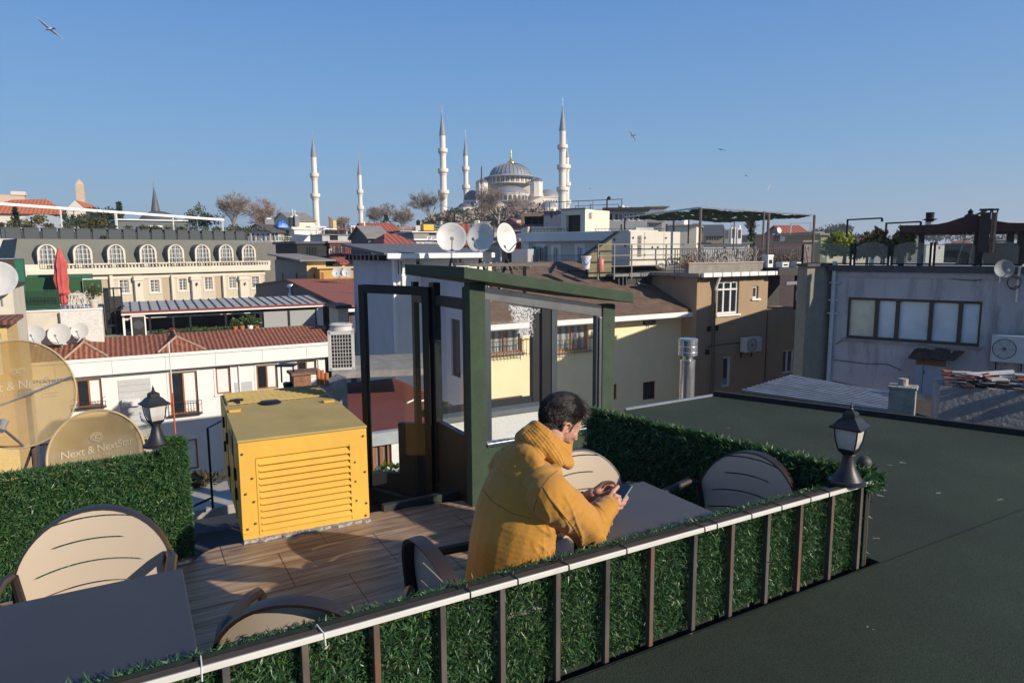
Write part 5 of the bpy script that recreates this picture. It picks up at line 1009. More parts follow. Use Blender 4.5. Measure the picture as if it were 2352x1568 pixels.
for x in(319,450,560):
 h=HG.r(x-12,634,x+12,760);HG.box('pilaster',MPL,h[0]+.15,h[2]-.15,-.55,-.002,h[1],h[3]-.5);HG.box('capital',MPL,h[0],h[2],-.65,-.001,h[3]-.55,h[3],.06)
 b=MB();b.tube([((h[0]+h[2])/2,-.6,h[3]-1.2),((h[0]+h[2])/2,-.8,h[3]-1.1),((h[0]+h[2])/2,-.8,h[3]-.8)],.08,5);b.build('wall_lamp',iron,HG.E)
PG=M('planter_grey',(.055,.068,.075),.7,var=.12);gaps=[(10,45),(50,190),(222,360),(392,525),(552,680),(707,830),(855,975),(1000,1110),(1136,1245),(1266,1375),(1396,1495),(1516,1615),(1636,1730),(1746,1840),(1860,1950),(1966,2055),(2071,2155),(2171,2250)]
zp=zr+.02
for i,(a,c_)in enumerate(gaps):
 ym=533+(a+c_)/2/2300*15;x0,x1=HG.at(a/4,ym,2.5).x,HG.at(c_/4,ym,2.5).x;hh=1.15
 p=HG.M@Vector(((x0+x1)/2,2.5,zp));E=empty('roof_planter',p,R(46),('leftmost','second','third','fourth','fifth','sixth','seventh','eighth','ninth','tenth','eleventh','twelfth','thirteenth','fourteenth','fifteenth','sixteenth','seventeenth','rightmost')[i]+' dark grey planter counted from the left along the hotel roof edge','planter','dark planters along the hotel roof edge');w2=(x1-x0)/2
 b=MB();b.box(-w2,w2,0,.8,.0,hh);b.box(-w2-.04,w2+.04,-.04,.84,hh,hh+.08);b.build('box',PG,E);b=MB();b.box(-w2+.05,w2-.05,.05,.75,hh+.081,hh+.11);b.build('soil',dkwood,E);tuft(E,'plant',(0,.4,hh+.25),(w2*.8,.35,.22),60 if i%3 else 120,EVO,100+i,.3)
 if i<len(gaps)-1:pass
b=MB();b.box(.8,HG.w-1,2.6,3.0,zr,zr+.9);b.build('roof_parapet',ANT,HG.E)
def onroof(x,y,yv):return HG.M@HG.at(x,y,yv)
def roofp(x,yv):q=HG.at(x,540,yv);return HG.M@Vector((q.x,yv,zr+.2))
for i,(x,yv,r_,tk,mt,lb,cn)in enumerate(((40,5,(1.3,1,1.7),0,EVG,'dark pointed shrub at the left end of the hotel roof',True),(70,5,(1.9,1.5,1.15),.3,EVY,'golden domed shrub on the hotel roof terrace',False),(217,4,(1.7,1.2,.9),.8,EVY,'yellow green topiary in the middle of the hotel roof',False),(222,3.4,(1.2,.8,.7),-1.2,EVG,'green plant spilling over the hotel roof edge',False),(345,4,(1.8,1.0,.5),.4,EVO,'low bright green plant by the white door of the roof pavilion',False),(452,5,(1.9,1.5,2.1),.3,EVO,'brownish green bushy shrub right of the grey roof pavilion',False),(473,5,(1.7,1.5,1.9),.3,EVG,'green bushy shrub under the end of the white pergola',False),(556,5,(2,1.5,.9),.2,EVO,'low olive shrub at the right end of the hotel roof',False),(190,6,(3.2,2.4,1.6),.2,EVG,'wide dark cedar behind the golden topiary',False))):
 bush('roof_shrub',roofp(x,yv),r_,700,mt,200+i,lb,'shrub',max(tk,0)if tk>=0 else tk,.28,cone=cn)
PV=Fac('roof_pavilion','grey flat roofed pavilion with a white double door on the hotel roof','pavilion',271,438,507,350,97,R(40),6,zb=HG.M.translation.z+zr,group=None)
PV.body(M('pavilion_grey',(.12,.145,.155),.75,var=.08));PV.box('roof_edge',white,-.2,PV.w+.2,-.3,PV.d,PV.h+.001,PV.h+.15)
h=PV.r(341,518,375,545);b=MB();
for a in((h[0],h[0]+.18),(h[2]-.18,h[2]),((h[0]+h[2])/2-.12,(h[0]+h[2])/2+.12)):b.box(a[0],a[1],-.1,-.001,-.0,h[3])
b.box(h[0],h[2],-.1,-.001,h[3]-.2,h[3]);dr=b.build('door',white,PV.E);b=MB();b.quad((h[0]+.18,-.02,0),(h[2]-.18,-.02,0),(h[2]-.18,-.02,h[3]-.2),(h[0]+.18,-.02,h[3]-.2));b.build('pane',darkglass,dr)
A_,B_=onroof(-30,466,3.0),onroof(514,505,3.0);pg=empty('roof_pergola',HG.M@Vector((HG.at(143,540,3).x,3,zr)),0,'long thin white pergola frame over the hotel roof terrace','pergola');Lp=Matrix.Translation(-pg.location)
B_.z=A_.z+(B_.z-A_.z);b=MB(Lp);b.beam(A_,B_,.24,.3);b.build('beam',white,pg)
for x,yb in((143,530),(269,533),(400,540),(513,542)):
 q=HG.at(x,yb,3.0);wq=HG.M@q;t=(wq.x-A_.x)/(B_.x-A_.x);zt_=A_.z+(B_.z-A_.z)*t;b=MB(Lp);b.beam((wq.x,wq.y,(HG.M@Vector((0,0,zr))).z),(wq.x,wq.y,zt_-.2),.22 if x==269 else .13);b.build('post',white,pg)
GB=Fac('palace_building','long white building with an orange tiled roof and red shuttered windows','palace',-60,152,492,80,170,R(28),25,zb=-10)
PW=M('palace_wall',(.74,.68,.6),.8,var=.04);RS=M('red_shutter',(.25,.06,.04),.6)
hs=[GB.r(x0/4,376.3+445/4,x1/4,376.3+530/4)for x0,x1 in((375,400),(432,458),(492,520),(572,596))];GB.body(PW,hs)
for h in hs:GB.win(h,RS,darkglass,.12,1,0)
zt_=GB.h;OR=tileM('orange_tiles',(.38,.09,.03),(.62,.2,.07),1.2,1.5)
b=MB();b.add([(-1,-1,zt_),(GB.w+.5,-1,zt_),(GB.w+.5,GB.d,zt_),(-1,GB.d,zt_),(6,GB.d/2,GB.at(75,460,GB.d/2).z),(GB.w-5,GB.d/2,GB.at(75,457,GB.d/2).z)],[(0,1,5,4),(1,2,5),(2,3,4,5),(3,0,4)]);b.build('roof',OR,GB.E)
GC=Fac('palace_wing','white gabled wing of the orange roofed building beside the obelisk','building',152,196,484,170,166,R(20),18,zb=-10)
hs=[GC.r(x0/4,376.3+465/4,x1/4,376.3+545/4)for x0,x1 in((652,684),(708,742))];GC.body(PW,hs);
for h in hs:GC.win(h,RS,darkglass,.12,1,0)
zt_=GC.h;ap=GC.at(170,460);b=MB();b.add([(-.4,-.1,zt_),(GC.w+.4,-.1,zt_),(GC.w/2,-.1,ap.z),(-.4,0.2,zt_),(GC.w+.4,.2,zt_),(GC.w/2,.2,ap.z)],[(0,1,2),(5,4,3),(0,2,5,3),(1,4,5,2)]);b.build('gable',PW,GC.E)
b=MB();b.add([(-.9,.21,zt_-.3),(GC.w/2,.21,ap.z+.1),(GC.w+.9,.21,zt_-.3),(-.9,18,zt_-.3),(GC.w/2,18,ap.z+.1),(GC.w+.9,18,zt_-.3)],[(0,1,4,3),(1,2,5,4)]);b.build('roof',OR,GC.E)
GX=Fac('palace_tower_block','pale stone block rising over the orange roof at the left edge','building',-30,56,448,30,190,R(28),8,zb=0);GX.body(M('pinkish_stone',(.66,.5,.38),.85,var=.1))
GX.box('parapet',PW,GX.w-3,GX.w+.3,-.3,3,GX.h,GX.h+1.0)
GD=Fac('glass_arcade','blue grey glass vault in front of the orange roofed building','glass roof',55,150,520,90,150,R(28),10,zb=-5);GD.body(M('pale_blue_metal',(.36,.4,.44),.5));b=MB();b.tube([(0,0,0),(GD.w,0,0)],.01,4)
cx=GD.w*.45;b=MB();b.add([(cx+4.6*math.cos(t),y_,GD.h+2.6*math.sin(t))for y_ in(0,9)for t in np.linspace(0,math.pi,13)],[(k,k+1,13+k+1,13+k)for k in range(12)]+[tuple(range(13))]);b.build('vault',M('blue_vault',(.4,.46,.52),.3),GD.E,smooth=30)
OB=M('obelisk_granite',(.62,.47,.33),.8,var=.2,scale=.6,st=(1,1,3));p0,p1=PY(190,500,300),PY(190,411,300);E=empty('obelisk',(p0.x,p0.y,-8),R(25),'tall pale granite obelisk behind the white gabled wing','obelisk');H_=p1.z+8;w0=1.95
b=MB();b.lathe([(w0*1.5,0),(w0*1.08,H_-2.3),(0.001,H_)],4,a0=math.pi/4);b.build('shaft',OB,E);b=MB();b.box(-2.6,2.6,-2.6,2.6,-.5,3);b.build('pedestal',concrete,E)
LEAD=M('lead_sheet',(.26,.28,.31),.55,.0,var=.12,scale=.5);LEADD=M('dark_lead',(.1,.105,.115),.6,var=.15,scale=.5)
p0,p1=PY(360,520,260),PY(359,426,260);E=empty('spired_tower',(p0.x,p0.y,-6),0,'small dark spire with a pointed cone beside the roof pavilion','tower');H_=p1.z+6;zc_=PY(360,490,260).z+6
b=MB();b.lathe([(1.6,0),(1.6,zc_),(1.7,zc_),(.0,H_)],12);b.build('cone',LEADD,E);b=MB();b.tube([(0,0,H_),(0,0,H_+2.2)],.08,5);b.ell((0,0,H_+.5),.25,8,6);b.build('finial',M('gold',(.6,.42,.1),.35,.6),E)
p=PY(365,515,180);E=empty('low_dome',(p.x,p.y,p.z-6),0,'low dark ribbed dome behind the grey roof pavilion','dome');b=MB();b.lathe([(5.2,0),(5.2,5.4),(5.0,6.6),(3.6,8.4),(1.8,9.2),(0.01,9.4)],20);b.build('dome_shell',LEADD,E,smooth=30);b=MB();b.lathe([(5.3,0),(5.3,5.3)],20);b.build('drum',PW,E)
for i,(x,yt,yb,Y,rr,lb)in enumerate(((277,470,520,140,2.0,'dark pointed conifer left of the spire'),(248,484,520,145,3.4,'dark wide pine behind the pergola'),(225,486,524,142,3.6,'dark green pine right of the gabled wing'),(205,497,530,130,3.0,'low spreading cedar at the foot of the gabled wing'),(888,500,528,160,2.6,'dark pointed evergreen before the bare grey trees'))):
 a,c_=PY(x,yt,Y),PY(x,yb,Y);bush('evergreen_tree',(c_.x,c_.y,c_.z-2),(rr,rr,(a.z-c_.z+2)/2),1300,EVG,300+i,lb,'tree',.3,.5,cone=i in(0,4),group='evergreens beyond the hotel roof')
# ================================================================ the great mosque
MS=M('mosque_limestone',(.88,.8,.7),.85,var=.08,scale=.3,streak=.35,dirt=(.4,.35,.3),dscale=.25);MSD=M('mosque_shadow_window',(.06,.065,.075),.5);GOLD=M('gold_leaf',(.85,.6,.15),.3,.7)
def minaret(x,ytip,ycone,bals,wpx,Y,ybase,label,taper=1.12,wb=1.0):
 u=Y/1568;p=PY(x,ybase,Y);z0=p.z;zz=lambda y:PY(x,y,Y).z-z0;r=wpx/2*u
 E=empty('minaret',(p.x,p.y,z0-4),0,label,'minaret','six slender minarets of the great mosque');L_=Matrix.Translation((0,0,4));ys=sorted(bals,reverse=True);segs=[(-4.)]+[zz(y)for y in ys]+[zz(ycone)]
 b=MB(L_);rr=r*(1+.07*len(ys));prof=[(rr*1.25,-4),(rr*1.2,0)]
 for i in range(len(segs)-1):
  z1=segs[i+1];q=r*(1+.085*(len(ys)-i));q0=q
  prof+=[(q0,max(segs[i]+.5,.1)),(q*.97,z1-2.6*u*4.4)]
 b.lathe([(r*1.38,-4),(r*1.3,segs[1]*.0+.2)]+prof[2:]+[(r,zz(ycone))],14);b.build('shaft',MS,E,smooth=20)
 for i,y in enumerate(ys):
  q=r*(1+.085*(len(ys)-i-1));z=zz(y);s=u*4.4;b=MB(L_);b.lathe([(q*1.0,z-2.6*s),(q*1.2,z-1.9*s),(q*1.28,z-1.3*s),(q*1.62,z-.5*s),(q*1.66,z),(q*1.66,z+1.1*s),(q*1.56,z+1.1*s),(q*1.5,z+.1),(q*.9,z+.1)],20);bl=b.build('balcony',MS,E,smooth=20)
  b=MB(L_);
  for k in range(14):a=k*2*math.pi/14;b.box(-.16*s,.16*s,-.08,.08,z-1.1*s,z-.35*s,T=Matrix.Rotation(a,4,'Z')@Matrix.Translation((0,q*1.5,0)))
  b.build('stalactite_shadow_gap',M('shadow_gap_stone',(.3,.26,.21),.9),bl)  # darker colour paints the shade between the stalactites
 b=MB(L_);zc=zz(ycone);zt_=zz(ytip+12);b.lathe([(r*1.12,zc),(r*1.14,zc+.3),(r*.5,zc+(zt_-zc)*.55),(.02,zt_)],14);b.build('cone',LEAD,E,smooth=30)
 b=MB(L_);b.tube([(0,0,zt_-.5),(0,0,zz(ytip))],.12*u*4.4,5)
 for k in(.2,.45,.65):b.ell((0,0,zt_+(zz(ytip)-zt_)*k),.34*u*4.4*(1-k*.5),8,6)
 b.build('finial',M('pale_gold',(.55,.5,.4),.4,.4),E);return E
minaret(727,300,361,(403,450),12,300,515,'leftmost minaret, tall with two balconies, standing clear of the dome')
minaret(829.5,350,402,(441,478),9,390,515,'thin minaret second from left, farther away with two balconies')
minaret(1020,243,312,(347,393,442),13,300,515,'tall three balcony minaret at the left front of the dome')
minaret(1071,300,358,(388,430),10,380,470,'shorter minaret close to the dome on its left',wb=1)
minaret(1291.5,227,301,(338,384,435),14,285,485,'tallest minaret at the right of the dome')
minaret(1301,320,362,(384,424,465),11,400,490,'minaret half hidden behind the tallest one')
MY=340;MU=MY/1568
MO=empty('mosque',PY(1172,520,MY),0,'great mosque with a grey central dome, half domes and stone turrets','mosque');LO=Matrix.Translation(-MO.location)
def mp(x,y,dy=0):return LO@PY(x,y,MY+dy)
def domeprof(r,h,n=9):return[(r*math.cos(t),h*math.sin(t))for t in np.linspace(0,math.pi/2,n)]
def dm_(x,yb,yt,hw,dy,name='dome',mat=LEAD,n=36,ribs=0):
 c=mp(x,yb,dy);k=(MY+dy)/1568;r=hw*k;h=(yb-yt)*k;pr=domeprof(r,h);pr[-1]=(.01,h);b=MB();b.lathe(pr,n,c=tuple(c),ncap=False);o=b.build(name,mat,MO,smooth=40)
 if ribs:
  b=MB()
  for q in range(ribs):a=2*math.pi*q/ribs;b.tube([(c.x+pp[0]*math.cos(a)*1.01,c.y+pp[0]*math.sin(a)*1.01,c.z+pp[1]*1.01)for pp in pr[:-1]],.16,4)
  b.build('ribs',LEAD,o)
 return c,r
def drum(x,yt,yb,hw,dy,name='drum',n=24,nw=0,mat=MS):
 c=mp(x,yb,dy);k=(MY+dy)/1568;r=hw*k;h=(yb-yt)*k;b=MB();b.lathe([(r,0),(r,h),(r*1.03,h),(r*1.03,h+.35)],n,c=tuple(c),a0=math.pi/n);o=b.build(name,mat,MO,smooth=15)
 if nw:
  b=MB()
  for q in range(nw):
   a=2*math.pi*(q+.5)/nw;T_=Matrix.Translation(c)@Matrix.Rotation(a,4,'Z')@Matrix.Translation((r*.985,0,0));ww=min(.75,r*2.2/nw);b.prism([(-ww,h*.12),(ww,h*.12),(ww,h*.65),(ww*.7,h*.8),(0,h*.87),(-ww*.7,h*.8),(-ww,h*.65)],0,.15,T=T_@Matrix.Rotation(math.pi/2,4,'Z')@Matrix.Rotation(math.pi/2,4,'X')@Matrix.Scale(1,4))
  b.build('windows',MSD,o)
 return c,r,h
dm_(1172,406,376,46,0,'central_dome',LEAD,48,32);drum(1172,408,424,50,0,'drum',28,28)
b=MB();c=mp(1172,407,0);b.lathe([(50*MU,-.7),(58*MU,-.9),(60*MU,-.5),(46*MU,.6)],48,c=tuple(c),ncap=False);b.build('eaves_ring',LEAD,MO,smooth=30)
for x,s in((1119,1),(1131,1),(1213,1),(1229,1)):pass
c=mp(1174,375);b=MB();b.lathe([(2.2,-.6),(2.0,.5),(.9,1.3),(.4,2.0),(.25,3),(.2,5.6),(.02,6.4)],14,c=(c.x,c.y,c.z));b.ell((c.x,c.y,c.z+2.6),.6,8,6);b.ell((c.x,c.y,c.z+4.2),.4,8,6);b.build('finial',GOLD,MO,smooth=30)
for x,w_,dy,yt in((1107,14.5,-9,424),(1232,15,-9,421),(1122,11,14,422),(1222,11,14,420)):
 drum(x,yt,452,w_,dy,'turret',8);dm_(x,yt-1,yt-12,w_*.93,dy,'turret_dome',LEADD,20,16)
def blk(name,x0,x1,y0,y1,dy,dep,mat=MS,hn=0,wy=(0,0)):
 A,B_=mp(x0,y0,dy),mp(x1,y1,dy);b=MB();b.box(A.x,B_.x,A.y,A.y+dep,B_.z,A.z);b.box(A.x-.3,B_.x+.3,A.y-.4,A.y+dep,A.z,A.z+.4);o=b.build(name,mat,MO)
 if hn:
  b=MB();w_=(B_.x-A.x)/hn;zt_,zb_=mp(x0,wy[0],dy).z,mp(x0,wy[1],dy).z
  for k in range(hn):xc=A.x+w_*(k+.5);b.box(xc-w_*.2,xc+w_*.2,A.y-.06,A.y+.1,zb_,zt_)
  b.build('windows',MSD,o)
 return o
blk('core_block',1112,1232,425,470,-2,26);dm_(1172,448,428,42,-10,'half_dome',LEAD,36);drum(1172,449,464,43,-10,'half_dome_drum',24,26);
dm_(1135,472,460,24,-20,'small_half_dome',LEAD,24);drum(1135,473,486,25,-20,'small_drum',20,14);dm_(1210,470,459,20,-20,'small_half_dome',LEAD,24);drum(1210,471,484,21,-20,'small_drum',20,14)
dm_(1085,462,438,20,4,'side_half_dome',LEADD,24);drum(1085,463,480,20,4,'side_drum',20,14);dm_(1258,456,436,26,4,'side_half_dome',LEAD,24);blk('side_wall',1246,1281,453,482,-2,20,MS,6,(460,467))
blk('turret_base',1093,1124,448,500,-10,12,MS,2,(455,460));blk('turret_base',1217,1248,448,500,-10,12,MS,2,(466,472))
blk('prayer_hall',1060,1280,484,540,-8,50,MS,18,(492,500));blk('entrance_block',1090,1255,470,540,-16,20,MS,14,(476,482))
dm_(1069,478,466,17,-20,'corner_dome',LEADD,20);drum(1069,479,494,17,-20,'corner_drum',16,8);blk('corner_block',1052,1085,493,540,-24,20)
drum(1098,476,490,8.5,-26,'stair_turret',8);dm_(1098,475,465,7,-26,'stair_dome',LEAD,14);blk('stair_block',1087,1110,478,540,-27,10,MS,2,(486,490))
dm_(1260,478,462,19,-22,'corner_dome',LEAD,24);drum(1260,479,492,19,-22,'corner_drum',16,8)
E=empty('flag_pole',PY(1107,540,120),0,'thin dark pole rising in front of the left mosque turret','pole');hgt=PY(1104,382,120).z-E.location.z;b=MB();b.tube([(0,0,0),(0,0,hgt)],[.14,.05],6);b.build('pole',dkwood,E);b=MB();b.tube([(0,0,hgt-3),(.12,0,hgt)],[.2,.03],5);b.build('furled_flag',ANT,E)
BW=M('gull_white',(.95,.95,.95),.7);BD=M('gull_grey',(.2,.2,.22),.7)
def gull(x,y,Y,span,rz,bank,label,wing='up',dark=False):
 p=PY(x,y,Y);E=empty('seagull',p,rz,label,'seagull',None);k=span/2;mm=BD if dark else BW
 b=MB(Matrix.Rotation(bank,4,'Y'));b.tube([(0,-.3*k,.0),(0,-.15*k,.01),(0,.1*k,.02),(0,.28*k,.02),(0,.36*k,.0)],[.02*k,.08*k,.1*k,.06*k,.015*k],8);b.ell((0,.36*k,.03*k),(.055*k,.07*k,.055*k),8,6);b.tube([(0,.4*k,.02*k),(0,.5*k,.01*k)],[.02*k,.004*k],5)
 b.add([(-.05*k,-.25*k,0),(.05*k,-.25*k,0),(.12*k,-.52*k,0),(-.12*k,-.52*k,0)],[(0,1,2,3)])
 b.build('body',mm,E,smooth=40)
 for s in(-1,1):
  b=MB(Matrix.Rotation(bank,4,'Y'));z1,z2={'up':(.22,.35),'down':(.12,-.25),'flat':(.12,.05)}[wing]
  b.add([(s*.06*k,.16*k,.05*k),(s*.45*k,.24*k,z1*k),(s*1.0*k,-.04*k,z2*k),(s*.45*k,.02*k,z1*k*.95),(s*.06*k,-.08*k,.05*k)],[(0,1,3,4),(1,2,3)]);o=b.build('wing',[mm,BD],E,solid=.012*k)
gull(114,68,24,1.0,1.2,.5,'grey winged gull high in the sky at upper left','flat');gull(1453,312,38,1.0,.4,.9,'white gull turning right of the tallest minaret','down');gull(1656,344,60,1.1,.2,.1,'small dark gull in the sky right of the white gull','down',True)
gull(1767,431,75,1.2,1.0,-.7,'small white gull gliding above the green netting','flat');gull(1356,433,90,1.1,.6,.2,'tiny gull just right of the tallest minaret','flat');gull(1714,404,110,1.1,.5,.2,'tiny distant gull above and left of the gliding one','flat',True);gull(556,417,110,1.0,.5,0,'tiny distant gull above the bare trees at left','flat',True)
# ================================================================ house with the brown roof, seen through and right of the kiosk
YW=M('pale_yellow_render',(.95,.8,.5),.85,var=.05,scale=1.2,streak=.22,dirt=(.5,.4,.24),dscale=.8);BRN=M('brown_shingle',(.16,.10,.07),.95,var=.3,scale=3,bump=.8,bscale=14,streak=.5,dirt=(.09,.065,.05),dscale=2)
LAV=M('lavender_shade_render',(.56,.54,.6),.85,var=.07,scale=1.5,streak=.6,dirt=(.3,.3,.33),dscale=1.2)  # lavender holds the shade of these wall sides in its colour
Y=Fac('yellow_house','pale yellow house with a brown shingle roof behind the glass kiosk','house',1068,1635,726,1160,22,TA,8)
ws=[Y.r(1121,737,1200,812),Y.r(1279,732,1352,806),Y.r(1123,912,1200,965),Y.r(1477,722,1507,745),Y.r(1477,876,1507,917),Y.r(1406,882,1418,917)]
a,c=Y.ax(1057,740,0),Y.ax(1036,860,0);lw=[(Y.d-c.y,c.z,Y.d-a.y,a.z)]
Y.body(YW,ws,left=lw,rec=.16)
lm_=MB();wallgrid(lm_,Y.d,0,Y.h,lw,.1,Matrix.Translation((-.004,Y.d,0))@Matrix.Rotation(-math.pi/2,4,'Z'));lm_.build('shade_side_render',LAV,Y.E)  # lavender skin paints shade over the yellow side wall
for i in(0,1,2):
 o=Y.win(ws[i],wood,CURT2 if i==2 else CURT,.06,1,0,.16,trim=None,sill=concrete)
 if i<2:
  h=ws[i];b=MB();z=h[1]-.1;railfence(b,(h[0]-.1,-.3,z),(h[2]+.1,-.3,z),.55,12,.008);b.beam((h[0]-.1,-.3,z+.55),(h[0]-.1,0,z+.55),.02);b.beam((h[2]+.1,-.3,z+.55),(h[2]+.1,0,z+.55),.02)
  for k in range(9):
   x=h[0]+(h[2]-h[0])*(k+.5)/9;b.tube([(x+.05*math.cos(t),-.31,z+.16+.06*math.sin(t))for t in np.linspace(0,6.28,9)],.007,4)
  b.build('window_guard',M('rusty_iron',(.09,.045,.025),.8),Y.E)
for i in(3,4,5):Y.win(ws[i],dkwood,MC['dark_interior'],.04,0,0,.16)
Y.win(lw[0],dkwood,MC['dark_interior'],.06,1,1,.1,side='L')
Y.gable(BRN,LAV,1.55,.25,.1,front=.5)
Y.box('gutter',white,-.25,Y.w+.3,-.62,-.5,Y.h-.36,Y.h-.22,.02);Y.box('fascia',white,-.25,Y.w+.28,-.5,-.47,Y.h-.40,Y.h-.1)
Y.box('soffit',white,-.2,Y.w+.25,-.47,-.002,Y.h-.30,Y.h-.26)
b=MB();x=Y.w-.12;b.tube([(x,-.1,Y.h-.4),(x,-.1,1)],.05,10);b.tube([(x,-.5,Y.h-.35),(x,-.1,Y.h-.6)],.05,8);b.build('downpipe',M('grey_pipe',(.33,.33,.31),.6),Y.E,smooth=1)
h=ws[3];tuft(Y.E,'nest_litter',((h[0]+h[2])/2,-.0,h[1]+.1),((h[2]-h[0])*.4,.08,.07),60,M('litter_pale',(.4,.33,.28),.9),401,.12)
b=MB();g=np.random.default_rng(31)
tuft(Y.E,'dry_leaves',(Y.w*.18,Y.d*.42,Y.h+1.45),(Y.w*.24,.5,.12),700,leafM('dead_leaf',[(.12,.09,.06),(.3,.26,.2),(.5,.47,.42)]),402,.14,up=.8)
rf=empty('roof_railing',Y.M@Vector((Y.at(1325,640,3).x,3,Y.h+.9)),TA,'short dark handrail posts on the brown roof left of the platform','railing');b=MB()
for k in range(4):b.beam((k*.75-.4,-k*.15,-.3),(k*.75-.4,-k*.15,.45),.05)
for z in(.42,.1):b.beam((-.4,0,z),(1.85,-.45,z-.12),.03)
b.build('posts_and_rails',iron,rf)
PYv=1.6;zdk=Y.at(1500,633,PYv).z;x0,x1=Y.at(1340,633,PYv).x,Y.at(1604,633,PYv).x
pf=empty('steel_platform',Y.M@Vector((x0,PYv,zdk)),TA,'steel platform on legs carrying the white generator above the brown roof','platform');W_=x1-x0
PFi=(Matrix.Translation(Y.M@Vector((x0,PYv,zdk)))@Matrix.Rotation(TA,4,'Z')).inverted()
def pa(x,y,yv=0):q=Y.M@Y.at(x,y,PYv+yv);return PFi@q
b=MB();b.box(pa(1413,630).x,W_,0,2.6,.0,.10);b.box(pa(1446,630).x,W_,-.03,0,-.02,.13);b.build('deck',M('grey_steel',(.2,.2,.2),.5,.4),pf)
b=MB();b.box(pa(1425,640).x,W_,.12,2.6,-.6,-.01);b.build('underdeck_shade_box',MC['dark_interior'],pf)  # near-black box added where only shade fills the space under the deck
for x in(1432,1440,1600):b=MB();q=pa(x,640);b.beam((q.x,.05,-1.1),(q.x,.05,0),.06);b.build('leg',iron,pf)
b=MB();a,c=pa(1465,650),pa(1572,673);b.beam(a,c,.045);a,c=pa(1438,672),pa(1530,650);b.beam(a+Vector((0,.06,0)),c+Vector((0,.06,0)),.045);b.build('cross_brace',galv,pf)
zt_=pa(1500,561).z;b=MB();xs3=[pa(x,600).x for x in(1373,1410,1450,1529,1603)]
for x in xs3:b.beam((x,-.02,-.1),(x,-.02,zt_),.045)
for f_ in(1,.66,.33):b.beam((xs3[0],-.02,zt_*f_),(xs3[-1],-.02,zt_*f_),.035)
b.beam((xs3[-1],-.02,zt_),(xs3[-1],2.6,zt_),.035);b.beam((xs3[-1],2.6,0),(xs3[-1],2.6,zt_),.04);b.build('guard_rail',M('worn_rail',(.22,.2,.18),.6),pf)
a,c=pa(1337,590,.3),pa(1413,536,.3);b=MB();b.add([(a.x,.0,a.z),(c.x,.0,c.z),(c.x,.3,c.z),(a.x,.3,a.z),(a.x,0,a.z+.07),(c.x,0,c.z+.07),(c.x,.3,c.z+.07),(a.x,.3,a.z+.07)],[(3,2,1,0),(4,5,6,7),(0,1,5,4),(1,2,6,5),(2,3,7,6),(3,0,4,7)])
ln=empty('lean_to_roof',pf.location,TA,'sloping black sheet roof left of the white generator','lean-to');b.build('sheet',M('black_tin',(.03,.03,.03),.8),ln)
b=MB();a2=pa(1352,600,.5);b.add([(a2.x,.5,.0),(c.x,.5,.0),(c.x,.5,c.z),(a2.x,.5,a.z+.1)],[(0,1,2,3)]);b.build('board_wall',M('olive_board',(.22,.19,.11),.8,var=.3,scale=3,streak=.4),ln)
WG=M('white_enamel',(.7,.66,.56),.45,var=.05,scale=2,streak=.3,dirt=(.5,.42,.3))
q0,q1=pa(1447,604,.35),pa(1561,604,.35);H_=pa(1500,532,.35).z-q0.z;wg=empty('white_generator',Y.M@Vector((Y.at(1447,604,PYv+.35).x,PYv+.35,zdk+q0.z)),TA,'big white generator cabinet on the steel platform','generator');GWd=q1.x-q0.x;dd_=1.35
b=MB();b.box(0,GWd,0,dd_,.08,H_);b.box(-.0,GWd*.58,.1,dd_-.1,H_,H_+.06);b.build('cabinet',WG,wg,bevel=.02);b=MB();b.box(-.03,GWd+.03,-.03,dd_+.03,-.1,.08);b.build('base_skid',WG,wg)
for(x0_,x1_)in((.27,.28),(.66,.67)):b=MB();b.box(GWd*x0_,GWd*x0_+.012,-.006,.0,.1,H_-.04);b.build('door_seam',M('dark_line',(.08,.075,.065),.8),wg)
b=MB()
for k in range(16):b.box(GWd*.14,GWd*.21,-.02,-.001,.25+k*(H_-.4)/16,.25+(k+.6)*(H_-.4)/16)
b.build('vent_grille',M('vent_shadow',(.06,.055,.05),.7),wg)
for(x_,z_)in((.05,.8),(.28,.8),(.28,.25),(.70,.8),(.70,.25),(.43,.5),(.54,.5)):b=MB();b.lathe([(.0,0),(.035,0),(.04,.02)],10,T=Matrix.Translation((GWd*x_,-.005,H_*z_))@Matrix.Rotation(math.pi/2,4,'X'));b.build('latch',black,wg)
for(y_,z_)in((.3,.55),(1.0,.75),(1.0,.3)):b=MB();b.lathe([(.0,0),(.05,0),(.05,.02)],10,T=Matrix.Translation((-.005,y_,H_*z_))@Matrix.Rotation(-math.pi/2,4,'Y'));b.build('latch',black,wg)
b=MB();b.tube([(GWd*.25,.5,H_+.02),(GWd*.25,.5,H_+.12),(GWd*.6,.5,H_+.12)],.06,8);b.build('exhaust',galv,wg,smooth=1)
def gcyl(nm,x,y0,y1,hw,yv,mat,label,cat,prof=None):
 c=pa(x,y1,yv);t_=pa(x,y0,yv);hh=t_.z-c.z;r_=abs(pa(x+hw,y1,yv).x-c.x);E=empty(nm,Y.M@Vector((Y.at(x,y1,PYv+yv).x,PYv+yv,zdk+c.z)),0,label,cat)
 b=MB();b.lathe(prof(r_,hh)if prof else[(r_*.9,0),(r_,hh*.05),(r_,hh*.8),(r_*.7,hh*.9),(r_*.25,hh*.93),(r_*.25,hh)],16);b.build('bottle',mat,E,smooth=40);return E,r_,hh
E,r_,hh=gcyl('gas_cylinder',1379,590,623,6.5,-.2,M('faded_red_paint',(.6,.22,.16),.5,streak=.3),'tall faded red gas cylinder at the platform edge','gas cylinder');b=MB();b.tube([(0,0,hh*.9),(0,0,hh*1.05)],.03,6);b.build('valve',galv,E)
